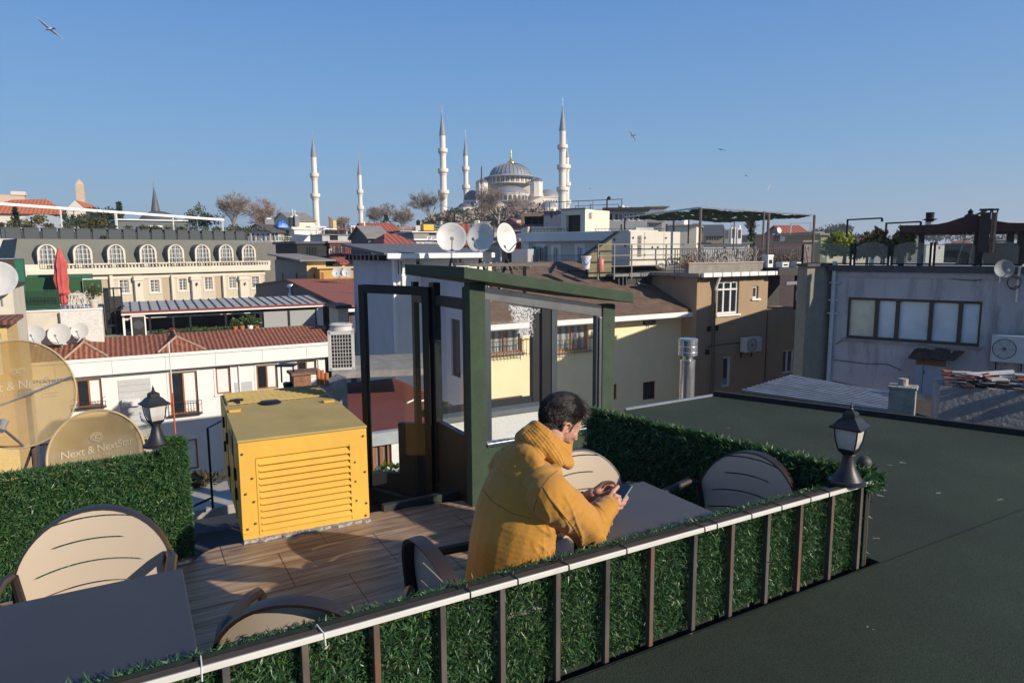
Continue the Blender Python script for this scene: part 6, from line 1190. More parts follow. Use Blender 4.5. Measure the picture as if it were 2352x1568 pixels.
E,r_,hh=gcyl('water_jug',1580,596,617,11,-.12,M('orange_plastic',(.7,.27,.03),.4),'bulging orange plastic jug hanging on the platform rail','jug',lambda r,h:[(r*.8,0),(r,h*.12),(r,h*.75),(r*.75,h*.95),(r*.3,h),(r*.3,h*1.08),(.001,h*1.08)]);b=MB();b.tube([(-r_*.6,0,hh),(-r_*.3,0,hh*1.25),(r_*.3,0,hh*1.25),(r_*.6,0,hh)],.02,6);b.build('handle',black,E)
E,r_,hh=gcyl('plastic_tub',1346,588,618,9,-.25,pvc,'white and blue plastic tub left of the red gas cylinder','tub',lambda r,h:[(r*.7,0),(r,h*.85),(r*1.1,h*.86),(r*1.1,h),(r*.9,h),(r*.8,h*.5)]);b=MB();b.tube([(-r_,-.05,hh*.8),(0,-r_*1.05,hh*.3),(r_,-.05,hh*.8)],.02,5);b.build('handle',M('blue_rope',(.1,.2,.4),.7),E)
# ================================================================ tan house at the right, terrace with shade net on top
TB_=M('tan_render',(.4,.28,.17),.85,var=.07,scale=1.5,streak=.5,dirt=(.22,.17,.11),dscale=1)
B=Fac('tan_house','tan rendered house with a white window half in shadow','house',1602,1765,634,1640,25.5,TA,9)
hs=[B.r(1648,645,1697,721),B.r(1729,657,1742,685),B.r(1659,818,1679,889)]
B.body(TB_,hs,rec=.14);o=B.win(hs[0],pvc,darkglass,.08,2,0,.14,sill=white);h=hs[0];b=MB();b.box(h[0]+.05,h[2]-.05,.05,.13,h[1]+(h[3]-h[1])*.72,h[1]+(h[3]-h[1])*.77);b.build('transom',pvc,o);B.win(hs[1],pvc,CURT2,.07,0,0,.14,sill=white);B.win(hs[2],pvc,darkglass,.09,0,0,.14)
h=hs[2];B.box('door_panel',M('blue_door_panel',(.22,.3,.42),.6),h[0]+.09,h[2]-.09,.1,.12,h[1]+.09,h[1]+(h[3]-h[1])*.27)
b=MB();n=9
for k in range(n):xa=-.1+(B.w+.5)*k/n;b.box(xa,xa+(B.w+.5)/n-.04,-.42,-.28,B.h-.02,B.h+.14)
b.build('gutter',white,B.E,bevel=.02);B.box('roof_slab',concrete,-.2,B.w+.3,-.28,B.d,B.h+.001,B.h+.12)
zp0=B.at(1700,627).z;zp1=B.at(1700,604,.3).z;B.box('parapet',M('stained_concrete',(.3,.27,.23),.95,var=.2,scale=3,streak=.8,dirt=(.13,.11,.09),bump=.4),-.15,B.at(1764,610,.3).x,.3,.5,B.h+.12,zp1)
B.box('parapet_cap',M('cap_tile',(.42,.33,.25),.8),-.2,B.at(1764,610,.3).x+.05,.26,.54,zp1,zp1+.05)
b=MB();x=B.at(1638,700).x;b.tube([(x,-.08,B.h-.1),(x,-.08,1)],.05,8);b.build('downpipe',M('dark_pipe',(.1,.09,.08),.6),B.E,smooth=1);b=MB();b.tube([(x,-.3,B.h),(x,-.08,B.h-.5)],.05,8);b.build('downpipe_elbow',white,B.E)
for x,y in((1628,755),(1645,753),(1624,808)):h=B.r(x-4,y-6,x+4,y+6);B.box('wall_vent',black,h[0],h[2],-.03,-.001,h[1],h[3])
b=MB();p=[B.at(*q)for q in((1622,796),(1660,790),(1705,786))];b.tube([(q.x,-.03,q.z)for q in p],.015,5);b.build('cable',black,B.E)
def aircon(F,x0,y0,x1,y1,yv,label,deep=.32,fan=.45,grp='wall hung air conditioner units'):
 h=F.r(x0,y0,x1,y1,yv);ww,hh=h[2]-h[0],h[3]-h[1];E=empty('aircon_unit',F.M@Vector(((h[0]+h[2])/2,yv,h[1])),F.E.rotation_euler.z,label,'air conditioner',grp)
 b=MB();b.box(-ww/2,ww/2,0,deep,0,hh);b.build('casing',M('aircon_white',(.6,.6,.58),.45,var=.06,streak=.35,dirt=(.3,.28,.24)),E,bevel=.012)
 r_=hh*fan*.92;cx=-ww/2+ww*.36;T_=Matrix.Translation((cx,-.004,hh*.5))@Matrix.Rotation(math.pi/2,4,'X');b=MB(T_);b.lathe([(.001,-.01),(r_,-.01),(r_,.006),(r_*1.06,.006),(r_*1.06,-.012)],32);b.build('fan_opening',M('fan_dark',(.025,.025,.028),.5),E)
 b=MB(T_);
 for k in range(1,6):b.tube([(r_*k/5.3*math.cos(t),r_*k/5.3*math.sin(t),.012)for t in np.linspace(0,2*math.pi,25)],.002,4)
 for k in range(6):a=k*math.pi/3;b.beam((.02*math.cos(a),.02*math.sin(a),.012),(r_*math.cos(a),r_*math.sin(a),.012),.004)
 b.lathe([(.001,.02),(r_*.18,.018),(r_*.2,.0)],14);b.build('fan_guard',M('guard_grey',(.12,.12,.12),.5),E)
 for s in(-.35,.35):b=MB();b.beam((s*ww,.02,-.02),(s*ww,deep+.1,-.02),.03);b.beam((s*ww,deep+.05,-.25),(s*ww,deep+.05,0),.03);b.build('bracket',black,E)
 return E
aircon(B,1715,775,1750,808,-.4,'grey air conditioner on the shaded tan wall')
Bx=Fac('tan_annex','shaded lower annex of the tan house under a dark covered balcony','house wing',1765,1862,712,1800,27.5,TA,4)
hs=[Bx.r(1797,802,1835,856)];Bx.body(TB_,hs,rec=.12);Bx.win(hs[0],pvc,darkglass,.07,2,0,.12)
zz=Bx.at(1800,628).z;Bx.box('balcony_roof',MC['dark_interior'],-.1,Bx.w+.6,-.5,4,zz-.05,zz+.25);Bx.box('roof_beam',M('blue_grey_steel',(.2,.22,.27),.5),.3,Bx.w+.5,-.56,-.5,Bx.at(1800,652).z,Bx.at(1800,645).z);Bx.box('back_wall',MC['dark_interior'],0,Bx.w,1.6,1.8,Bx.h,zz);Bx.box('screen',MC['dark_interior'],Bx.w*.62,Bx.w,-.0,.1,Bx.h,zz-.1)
def clutter(F,label,x0,x1,ybase,yv,hgt,n,seed,mat,cat,nm):
 a,c=F.at(x0,ybase,yv),F.at(x1,ybase,yv);E=empty(nm,F.M@Vector(((a.x+c.x)/2,yv,a.z)),F.E.rotation_euler.z,label,cat,None,'stuff');rg=random.Random(seed);b=MB();W2=(c.x-a.x)/2
 for k in range(n):
  x,y=rg.uniform(-W2,W2),rg.uniform(0,1.6);r_=rg.uniform(.12,.26);z=rg.uniform(.1,hgt)
  if k%3==0:b.tube([(x+r_*math.cos(t),y,z*.6+r_*math.sin(t))for t in np.linspace(0,rg.uniform(3,6.28),9)],.016,4)
  elif k%3==1:b.beam((x,y,0),(x+rg.uniform(-.3,.3),y+rg.uniform(-.2,.2),z*1.1),.03)
  else:b.beam((x-r_,y,z*.7),(x+r_,y,z*.7+rg.uniform(-.15,.15)),.03)
 o=b.build('furniture_frames',mat,E);o['kind']='stuff';return E
clutter(B,'tangle of stacked white metal terrace furniture behind the concrete parapet',1612,1750,604,.9,.6,110,5,M('weathered_white',(.3,.28,.25),.7),'stacked furniture','stacked_furniture')
clutter(Bx,'jumble of dark chairs and tables on the balcony roof by the white boxes',1776,1862,612,.6,.8,60,6,dkwood,'stacked furniture','stacked_furniture')
tr_=empty('terrace_railing',B.M@Vector((0,1.2,zp1-.6)),TA,'dark vertical bar railing behind the furniture on the concrete terrace','railing');b=MB();railfence(b,(0,0,0),(B.w+3.5,0,0),B.at(1700,571,1.2).z-zp1+.6,60,.012);b.build('bars',iron,tr_)
cn=0
for(x0,x1,y0,y1,yv,lb)in((1764,1776,585,612,.1,'narrow white post box at the corner of the terrace'),(1797,1812,602,617,-.1,'white plastic crate left on the balcony roof edge'),(1830,1846,602,618,-.1,'white plastic crate right on the balcony roof edge')):
 h=Bx.r(x0,y0,x1,y1,yv);E=empty('plastic_crate',Bx.M@Vector(((h[0]+h[2])/2,yv,zz+.25)),TA,lb,'crate');w2=(h[2]-h[0])/2;hh=h[3]-zz-.25;b=MB();b.box(-w2,w2,0,.3,0,hh);b.build('box',pvc,E,bevel=.01);b=MB();b.box(-w2-.01,w2+.01,-.01,.31,hh*.85,hh*.98);b.build('rim',white,E);b=MB();b.box(-w2*.6,w2*.6,-.008,-.001,hh*.3,hh*.6);b.build('hand_hole',black,E)
NM=M('green_net',(.025,.075,.045),.9,var=.6,scale=8)
def netpt(x,y,z):r=ray(x,y);t=(z-HC)/r.z;return Vector((r.x*t,r.y*t,z))
zn=3.55;c0,c1,c2_,c3=PY(1435,499,36),PY(1608,477,27.5),PY(1869,494,31),PY(1690,507,40)
nt_=empty('shade_net',Vector((c1.x,c1.y,0)),0,'dark green netting stretched over thin poles on the roof terrace','shade net');Ln=Matrix.Translation(-nt_.location)
g=np.random.default_rng(8);V=[];n1,n2=70,40
for i in range(n1+1):
 for j in range(n2+1):
  a,c=i/n1,j/n2;p=(c0*(1-a)+c1*a)*(1-c)+(c3*(1-a)+c2_*a)*c;sag=-.35*math.sin(a*math.pi*3)**2*.5-.25*math.sin(c*math.pi*2)**2*.6;V.append(tuple(Ln@(p+Vector((0,0,sag*.5+g.normal()*.02)))))
Fq=[(i*(n2+1)+j,i*(n2+1)+j+1,(i+1)*(n2+1)+j+1,(i+1)*(n2+1)+j)for i in range(n1)for j in range(n2)if g.random()>.05]
np_mesh('netting',V,np.array(Fq),NM,nt_)
for(x,yt,yb,Yd)in((1609.5,477,606,27.5),(1548,484,535,31),(1435,499,535,36),(1582,505,560,37),(1755,486,602,29),(1766,489,605,28.2),(1871,494,608,31),(1687,505,575,40)):
 a,c=Ln@PY(x,yt,Yd),Ln@PY(x,yb,Yd);b=MB();b.tube([a,(a.x,a.y,c.z)],.055 if x in(1609.5,1766,1871)else .04,6);b.build('pole',M('reddish_pole',(.16,.12,.11),.6),nt_)
for p,q in((c1,c2_),(c0,c1)):b=MB();b.tube([Ln@p,Ln@q],.035,6);b.build('edge_beam',galv,nt_)
# ================================================================ grey house on the right with brown window band
GR=M('grey_violet_render',(.52,.49,.49),.9,var=.1,scale=1.1,streak=1,dirt=(.1,.1,.095),dscale=2.2,bump=.25,bscale=8)
RA=R(-38)
Q=Fac('grey_house','stained grey violet house with a wide brown framed window band','house',1915,2700,622,1915,19,RA,13)
wr=[(1954,1.0),(2013,1),(2019,0)]
def qr(x0,x1):z1=Q.at(1946,682).z;z0=Q.at(1946,776).z;return(Q.at(x0,730).x,z0,Q.at(x1,730).x,z1)
hw=qr(1946,2254);Q.body(GR,[hw],rec=.14)
PANE=M('sky_reflection_pane',(.74,.8,.82),.22,var=.14,scale=1.5,spec=.6);PANEY=M('yellowish_pane',(.8,.74,.56),.22,var=.15,scale=2,spec=.6);FRB=M('brown_window_frame',(.07,.04,.025),.5,var=.2)  # bluish pane colour brightened to stand in for reflected sky
b=MB();a_,z0_,d_,z1_=hw;fw=.07
b.box(a_,d_,.04,.13,z1_-fw,z1_);b.box(a_,d_,.04,.13,z0_,z0_+fw)
edges=[1946,2012,2060,2137,2205,2254];ex=[Q.at(x,730).x for x in edges]
for i,x in enumerate(ex):b.box(max(a_,x-(.05 if i else 0)),min(d_,x+.05),.042,.128,z0_+fw,z1_-fw)
wn=b.build('window',FRB,Q.E)
for i in range(5):b=MB();b.quad((ex[i]+.05,.1,z0_+fw),(ex[i+1]-.05,.1,z0_+fw),(ex[i+1]-.05,.1,z1_-fw),(ex[i]+.05,.1,z1_-fw));b.build('pane',PANEY if i==0 else PANE,wn)
Q.box('sill',concrete,a_-.1,d_+.05,-.08,-.001,z0_-.06,z0_-.002)
Q.box('coping',M('dark_coping',(.07,.07,.075),.8,var=.3,scale=3),-.12,Q.w,-.14,.3,Q.h,Q.at(1915,609).z,.0);Q.box('pale_band',M('pale_band_paint',(.46,.45,.47),.8,var=.1,streak=.6),.02,Q.w,-.04,-.001,Q.h-.16,Q.h-.02)
b=MB();b.tube([(.03,-.07,Q.at(1915,600).z),(.03,-.07,2)],.055,10);
for y in(690,720,650):z=Q.at(1915,y).z;b.box(-.08,.2,-.1,-.003,z,z+.03)
b.build('downpipe',M('pale_pipe',(.55,.57,.6),.5),Q.E,smooth=30)
for pts in(((2130,625),(2180,640),(2240,645),(2270,638)),((1915,826),(1990,835),(2040,836),(2070,850)),((1920,790),(1945,775))):b=MB();b.tube([(Q.at(*q).x,-.02,Q.at(*q).z)for q in pts],.01,4);b.build('cable',black,Q.E)
aircon(Q,2276,771,2362,833,-.5,'large pale air conditioner at the right picture edge on the grey house',deep=.36,fan=.38)
h=Q.r(2108,822,2176,900);hb_=empty('metal_hatch',Q.M@Vector(((h[0]+h[2])/2,-.5,h[1])),RA,'pale blue metal locker under a ragged rusty canopy on the grey wall','locker');w2=(h[2]-h[0])/2;hh=h[3]-h[1]
b=MB();b.box(-w2,w2,0,.49,0,hh);b.build('casing',M('pale_blue_steel',(.33,.38,.45),.5,var=.08,streak=.3),hb_);b=MB();b.box(-w2*.5,-w2*.47,-.004,0,.03,hh-.03);b.box(-w2*.42,-w2*.38,-.02,-.001,hh*.6,hh*.7);b.build('handle',black,hb_)
g=random.Random(3);b=MB()
for k in range(9):x=-w2*1.2+k*w2*.3;z=hh+.06+g.uniform(0,.08);b.beam((x,-.15,z-.05),(x+g.uniform(-.1,.2),.5,z+.12),.22,.02)
b.build('canopy',M('rusty_sheet',(.1,.05,.035),.9,var=.5,scale=8),hb_)
b=MB();b.box(-w2,w2,-.03,-.001,hh-.12,hh-.01);b.build('lintel',M('rust_orange',(.22,.09,.04),.9,var=.3),hb_)
dish(Q.M@Q.at(2307,617,-.3),.21,(-.3,-1,.1),'small grey satellite dish on the parapet above the grey wall',M('grey_dish',(.3,.3,.31),.6),None,None)
pl=empty('antenna_pole',Q.M@Vector((Q.at(2335,694,-.12).x,-.12,Q.at(2335,694,-.12).z)),0,'short grey pipe with coiled cable on the grey wall','pole');hh=Q.at(2335,611,-.12).z-Q.at(2335,694,-.12).z;b=MB();b.tube([(0,0,0),(0,0,hh)],.035,8);b.build('pole',galv,pl)
b=MB();
for k in range(3):b.tube([(-.14+(.13+.015*k)*math.cos(t),-.03*k,hh*.55+(.13+.02*k)*math.sin(t))for t in np.linspace(0,6.4,20)],.008,4)
b.build('cable_coil',black,pl)
QL=Fac('grey_annex','plain olive grey wall strip left of the grey house downpipe','house wing',1855,1914,611,1914,19.15,R(22),.35);QL.body(M('olive_grey_render',(.26,.25,.2),.9,var=.12,streak=.7,dirt=(.14,.13,.1),dscale=1.3));QL.box('coping',MC['dark_coping'],-.1,QL.w+.05,-.1,.3,QL.h,QL.h+.08)
b=MB();f0,f1=PY(1912,873,18.3),PY(2200,938,16.4);f2,f3=PY(2200,975,14.2),PY(1905,893,16.2)
E=empty('skirt_roof',f3,0,'dark brown tarred strip of roof along the foot of the grey house','roof');Lf=Matrix.Translation(-f3);b.add([tuple(Lf@p)for p in(f0,f1,f2,f3)]+[tuple(Lf@p-Vector((0,0,.15)))for p in(f0,f1,f2,f3)],[(0,1,2,3),(7,6,5,4),(0,4,5,1),(1,5,6,2),(2,6,7,3),(3,7,4,0)]);b.build('tar_sheet',M('brown_tar',(.045,.03,.025),.9,var=.3,scale=4),E)
zq=Q.at(1915,609).z;GLB=glassM('balustrade_glass',(.7,.74,.7),.02,.02,.16)
for i,(x0,x1)in enumerate(((1882,1951),(1965,2037),(2051,2133),(2148,2238),(2256,2339))):
 a,c=Q.at(max(x0,1917),600,.15).x,Q.at(x1,600,.15).x
 if i==0:a=-.85
 E=empty('glass_balustrade',Q.M@Vector((a,.15,zq)),RA,['leftmost glass railing panel with an arched top, in front of yellow green bushes','second glass railing panel from the left, in front of brown bushes','third glass railing panel, under the left end of the dark pavilion roof','fourth glass railing panel, in front of the white swing frame','rightmost glass railing panel, in front of the brick chimney'][i],'glass railing','arched glass railing panels on the right roof');L_=c-a;hh=.62 if i==0 else .63
 b=MB();n=14;top=[(L_*k/n,hh*(.78+.2*math.sin(math.pi*k/n)**.7))for k in range(n+1)];b.add([(p[0],0,.05)for p in top]+[(p[0],0,p[1])for p in top],[(k,k+1,n+2+k,n+1+k)for k in range(n)]);b.build('glass_pane',GLB,E)
 for x in(-.03,L_+.03):b=MB();b.box(x-.025,x+.025,-.03,.03,0,hh*.95);b.build('post',black,E)
 b=MB();b.box(-.03,L_+.03,-.02,.02,.02,.06);b.build('bottom_rail',black,E)
SH1=leafM('yellowgreen_bush',[(.1,.14,.02),(.34,.4,.05),(.5,.52,.09)],.6,.2);SH2=leafM('russet_bush',[(.1,.07,.03),(.26,.15,.05),(.4,.26,.08)],.6,.2)
for i,(x,yt,yv,rx,mt,lb)in enumerate(((1938,530,.9,.55,SH1,'yellow green bush at the left end of the glass railing'),(1992,530,.9,.5,SH2,'russet bush behind the second glass panel'),(2025,532,.9,.4,SH2,'dark russet bush between its russet and yellow neighbours'),(2062,528,.9,.45,SH1,'yellowish bush under the left end of the dark pavilion roof'))):
 q=Q.at(x,590,yv);hh=Q.at(x,yt,yv).z-zq;bush('terrace_bush',Q.M@Vector((q.x,yv,zq)),(rx,rx*.8,hh/2),1500,mt,500+i,lb,'bush',0,.13,'bushes behind the glass railing')
DK=M('dark_brown_timber',(.035,.018,.014),.6,var=.3)
pv=Fac('roof_pavilion','dark timber pavilion with a wavy red brown roof on the right terrace','pavilion',2068,2700,516,2068,18.2,R(-30),5,zb=(Q.M@Vector((0,0,zq))).z)
b=MB();n=26;prof=[]
for k in range(n+1):
 x=pv.w*k/n;px_=2068+(2700-2068)*k/n;z=pv.h-.05+.0*k;q=x/pv.w;bump=.22*math.exp(-((x-pv.at(2232,500).x)/.45)**2);prof.append((x,z+.02+bump))
vs=[(x,y,z)for y in(-.3,5)for x,z in prof]+[(x,y,pv.h-.22)for y in(-.3,5)for x,z in prof];m=n+1
b.add(vs,[(k,k+1,m+k+1,m+k)for k in range(n)]+[(2*m+k,2*m+k+1,k+1,k)for k in range(n)]+[(3*m+k+1,3*m+k,2*m+k,2*m+k+1)for k in range(n)]);b.build('roof',M('red_brown_felt',(.07,.025,.02),.75,var=.3,scale=3),pv.E,smooth=30)
for x in(2072,2116,2245,2320,2345):q=pv.at(x,560).x;pv.box('post',DK,q-.07,q+.07,0,.14,0,pv.h-.2)
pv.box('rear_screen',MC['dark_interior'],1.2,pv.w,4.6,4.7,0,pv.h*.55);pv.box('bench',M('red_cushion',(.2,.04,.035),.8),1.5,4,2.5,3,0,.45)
q=pv.at(2230,478,1.0);b=MB();b.lathe([(.1,0),(.14,.05),(.05,.12),(.07,.16),(.0,.24)],10,c=(q.x,1.0,pv.h+.17));b.build('roof_finial',black,pv.E)
def stack(lbl,x0,x1,y0,yb,yv,mat,nm,cat,cap=None):
 h=pv.r(x0,y0,x1,yb,yv);E=empty(nm,pv.M@Vector(((h[0]+h[2])/2,yv,h[1])),R(-30),lbl,cat);w2=(h[2]-h[0])/2;hh=h[3]-h[1];b=MB();b.box(-w2,w2,0,w2*2,0,hh);b.build('stack',mat,E)
 b=MB();b.box(-w2*1.3,w2*1.3,-w2*.3,w2*2.3,hh+.05,hh+.09)
 for s in(-1,1):b.box(s*w2*.9-.015,s*w2*.9+.015,0,.03,hh,hh+.06)
 b.build('cap',black,E);return E
stack('pale patterned brick chimney on the right roof pavilion',2275,2288,488,580,-.5,tileM('perforated_brick',(.2,.13,.09),(.55,.45,.36),9,14),'brick_chimney','chimney');stack('dark brown duct box left of the pale brick chimney',2250,2273,488,580,-.6,DK,'duct_box','duct')
c_=pv.at(2135,512,2.0);E=empty('roof_vent',pv.M@Vector((c_.x,2.0,pv.h)),0,'dark round roof vent with a wide brim above the pavilion roof','roof vent');hh=pv.at(2135,488,2).z-pv.h;b=MB();b.lathe([(.1,0),(.1,hh*.4),(.2,hh*.5),(.1,hh*.55),(.11,hh),(.0,hh)],14);b.build('vent_pipe',black,E,smooth=30);b=MB();b.lathe([(.105,0),(.105,hh*.3)],14);b.build('collar',galv,E)
for x0,x1,y0,yb,lb in((1947,2026,505,600,'thin black hooked pole rising from the yellow green bushes'),(2036,2115,513,600,'thin black hooked pole left of the pavilion roof')):
 a,c=Q.at(x0,y0,.7),Q.at(x1,y0,.7);base_=Q.M@Vector((a.x,.7,zq));E=empty('hook_pole',base_,RA,lb,'pole');L2=c.x-a.x;hh=a.z-zq;b=MB();b.beam((0,0,0),(0,0,hh),.045);b.build('upright',black,E);b=MB();b.beam((-.02,0,hh),(L2,0,hh+(.02 if L2 else 0)),.04);b.beam((L2,0,hh-.08),(L2,0,hh+.02),.05);b.build('arm',black,E)
a=Q.at(2222,603,1.0);E=empty('swing_frame',Q.M@Vector((a.x,1.0,zq)),RA,'white A shaped swing frame behind the fourth glass panel','swing frame');b=MB()
b.tube([(-.25,0,0),(.02,0,1.25),(.25,0,.0)],.025,6);b.tube([(.0,.5,0),(.12,.5,1.25),(.3,.5,.0)],.025,6);b.build('legs',white,E);b=MB();b.tube([(.02,0,1.25),(.3,.2,1.4)],.03,6);b.build('top_bar',black,E)
# ================================================================ low roofs between the green roof and the grey house
CR_=M('corrugated_steel',(.2,.2,.2),.55,.2,var=.2,scale=3,streak=.4,dirt=(.1,.09,.09));zc0=.12
pts=[PZ(1700,905,zc0+.1),PZ(1817,868,zc0-.05),PZ(2064,913,zc0-.05),PZ(2060,958,zc0+.1)]
E=empty('corrugated_roof',pts[0],0,'blue grey corrugated metal roof beyond the green roof edge','roof');Lc=Matrix.Translation(-pts[0]);b=MB();n=24;vs=[]
for k in range(n+1):
 t=k/n;s=.045*math.cos(k*math.pi)
 a=pts[0].lerp(pts[1],t);c=pts[3].lerp(pts[2],t);vs+=[tuple(Lc@(a+Vector((0,0,s)))),tuple(Lc@(c+Vector((0,0,s))))]
b.add(vs,[(2*k,2*k+2,2*k+3,2*k+1)for k in range(n)]);b.build('sheet',CR_,E)
for k in range(13):
 t=(k+.5)/13;b=MB();b.beam(Lc@(pts[0].lerp(pts[1],t)+Vector((0,0,.03))),Lc@(pts[3].lerp(pts[2],t)+Vector((0,0,.03))),.022,.05);b.build('rib',M('highlight_rib',(.42,.44,.47),.5,.2,var=.3,scale=5),E)  # pale rib colour stands in for sun highlights on the corrugation
CH=M('mossy_concrete',(.36,.34,.29),.95,var=.3,scale=7,bump=.8,streak=.7,dirt=(.1,.1,.07),dscale=4)
k0=PY(2102,930,6.6);E=empty('chimney_block',(k0.x,k0.y,-1),R(-33),'weathered square concrete chimney with a sunlit right side beyond the green roof','chimney');LI=(Matrix.Translation(E.location)@Matrix.Rotation(R(-33),4,'Z')).inverted()
zt_=PY(2102,898,6.6).z+1;b=MB();b.box(-.235,0,0,.17,0,zt_);b.build('shaft',CH,E,bevel=.008);b=MB();b.box(-.25,.012,-.012,.19,zt_,zt_+.03);b.build('cap',CH,E,bevel=.008);b=MB();b.lathe([(.045,0),(.045,.07),(.03,.07)],12,c=(-.12,.09,zt_+.03));b.build('pot',CH,E,smooth=30)
DW_=Fac('derelict_wall','low weathered wall with broken tiles and scraps on top beyond the green roof','wall',2160,2800,886,2160,7.6,R(-24),.5,zb=-3);DW_.body(M('dirty_plaster',(.3,.29,.29),.95,var=.2,scale=3,streak=.9,dirt=(.07,.07,.05),dscale=2.5,bump=.5,bscale=20))
g=random.Random(12);dm2=[M('scrap_red',(.4,.1,.05),.8,var=.3),M('scrap_pale',(.55,.5,.46),.8,var=.2),M('scrap_brown',(.1,.065,.045),.9,var=.3),M('scrap_dark',(.03,.025,.02),.9)]
for i,mm in enumerate(dm2):
 b=MB()
 for k in range(34 if i>1 else 16):
  x=g.uniform(.0,2.6 if i>1 else 1.1);y=g.uniform(-.05,.45);z=DW_.h+g.uniform(.01,.09)+(.05 if i<2 else 0);a=g.uniform(-.4,.4);l=g.uniform(.08,.25);b.beam((x,y,z),(x+l*math.cos(a),y+l*math.sin(a),z+g.uniform(-.02,.03)),g.uniform(.05,.12),g.uniform(.008,.02))
 E=props(b.build('tile_rubble',mm),['broken red tile shards at the left end of the derelict wall','pale plaster and plastic scraps on the derelict wall','brown rotten boards strewn along the derelict wall','black sodden roofing scraps along the derelict wall'][i],'rubble',None,'stuff');E.matrix_world=DW_.M
b=MB(DW_.M);x=DW_.at(2240,870).x;b.beam((x,.2,DW_.h+.12),(x+.4,.25,DW_.h+.17),.05,.035);o=b.build('white_batten',white);props(o,'short clean white batten lying on the derelict wall','batten')
fp=PY(1577,922,9.0);E=empty('steel_flue',(fp.x,fp.y,-1),0,'shiny silver flue pipe with a banded cowl beyond the green roof','flue');u_=9/1568;zz=lambda y:PY(1577,y,9.0).z+1;SV=M('bright_steel',(.72,.72,.72),.22,.85,var=.08)
b=MB();b.lathe([(17*u_,0),(17*u_,zz(830)),(17.6*u_,zz(830)),(17.6*u_,zz(827)),(11*u_,zz(825)),(11*u_,zz(812))],32);b.build('pipe',SV,E,smooth=30)
b=MB();b.lathe([(12*u_,zz(818)),(22*u_,zz(815)),(22.5*u_,zz(808)),(21.5*u_,zz(806)),(22*u_,zz(795)),(21*u_,zz(793)),(22.5*u_,zz(780)),(20*u_,zz(777)),(.0,zz(775))],32);b.build('cowl',SV,E,smooth=20)
# ================================================================ behind the generator: small chimneys, ledges, air conditioner tower, red flat roof
Rr=Fac('red_roof_house','low house with a flat dark red roof and an orange framed window below the kiosk','house',800,1110,1000,860,13,TA,5.5,zb=-10)
hs=[Rr.r(856,1004,900,1095)];Rr.body(white,hs);Rr.win(hs[0],wood,CURT,.07,1,0,.12);Rr.box('roof_surface',M('dark_red_membrane',(.2,.05,.04),.8,var=.12,scale=2),.0,Rr.w,.12,Rr.d,Rr.h+.002,Rr.h+.03);Rr.box('edge_strip',M('pale_blue_edge',(.45,.48,.5),.6),-.02,Rr.w+.02,-.05,.12,Rr.h-.2,Rr.h+.05)
b=MB();pz=[Rr.az(x,y,Rr.h+.05)for x,y in((935,925),(950,918),(965,921),(990,915))];b.tube(pz,.02,5);b.build('cable',white,Rr.E)
PW_=Fac('white_parapet','white parapet wall with a grey coping behind the kiosk','wall',1000,1300,972,1020,8.2,TA,.25,zb=-3);PW_.body(M('white_parapet_paint',(.72,.72,.7),.85,var=.05,scale=3,bump=.3,bscale=25,streak=.2,dirt=(.5,.5,.48)));PW_.box('coping',M('slate_coping',(.13,.15,.16),.7,var=.15),-.03,PW_.w+.03,-.03,.28,PW_.h+.001,PW_.h+.07);tuft(PW_.E,'weeds',(.15,.3,PW_.h+.12),(.15,.05,.06),60,PLM,610,.09)
vp_=empty('potted_shrubs',PY(905,1095,7.6)+Vector((0,0,-.1)),0,'leafy plant with white blossoms seen below the door glass','plant');tuft(vp_,'leaves',(0,0,.1),(.22,.12,.12),220,PLM,611,.08);tuft(vp_,'blossoms',(.0,-.05,.2),(.08,.05,.04),8,white,612,.04)
lg=Fac('service_ledge','pale concrete ledge carrying the tall air conditioner unit','ledge',762,1000,853,800,16,R(12),2.5,zb=-1.35-.0);lg.E.location.z=(lg.M@Vector((0,0,lg.h))).z-.16;b=MB();b.box(0,lg.w,0,2.5,0,.16);b.build('slab',concrete,lg.E)
kx_=lg.M@lg.at(786,853,.25);tu=empty('aircon_tower',(kx_.x,kx_.y,lg.E.location.z+.16),R(12),'tall white outdoor air conditioner with wire grid front beside the glass door','air conditioner');hh=PY(786,762,kx_.y).z-PY(786,851,kx_.y).z;w2=29*kx_.y/1568
b=MB();b.box(-w2+.04,w2-.04,.03,.5,.02,hh-.02);b.build('coil',MC['dark_interior'],tu);b=MB()
for a in(-w2,w2-.07):b.box(a,a+.07,0,.55,0,hh)
b.box(-w2,w2,.0,.55,hh-.09,hh);b.box(-w2,w2,0,.55,0,.06);b.build('frame',M('dull_white_casing',(.62,.6,.56),.6,streak=.3),tu,bevel=.01)
b=MB()
for k in range(1,7):x=-w2+.07+(2*w2-.14)*k/7;b.beam((x,.01,.06),(x,.01,hh-.09),.012)
for k in range(1,9):z=.06+(hh-.15)*k/9;b.beam((-w2+.07,.005,z),(w2-.07,.005,z),.012)
b.build('wire_grid',MC['dull_white_casing'],tu);b=MB();b.lathe([(w2*.9,hh),(w2*.85,hh+.1),(w2*.95,hh+.13),(w2*.8,hh+.16),(.0,hh+.1)],24,c=(0,.27,0));b.build('top_fan_housing',MC['dull_white_casing'],tu,smooth=30)
tb2=Fac('beige_shaft','small beige boarded shaft above the tall air conditioner','shaft',776,800,708,790,24,TA,1.2,zb=-6);tb2.body(M('beige_board',(.62,.52,.38),.8,var=.06));tb2.box('cap',dkwood,-.1,tb2.w+.1,-.1,1.3,tb2.h,tb2.h+.12)
ck=PY(775,960,7.6);E=empty('chimney_block',(ck.x,ck.y,-3),TA+R(8),'grey concrete chimney with orange clay flues behind the yellow generator','chimney');u_=7.6/1568;zz=lambda y,Yd=7.6:PY(775,y,Yd).z+3
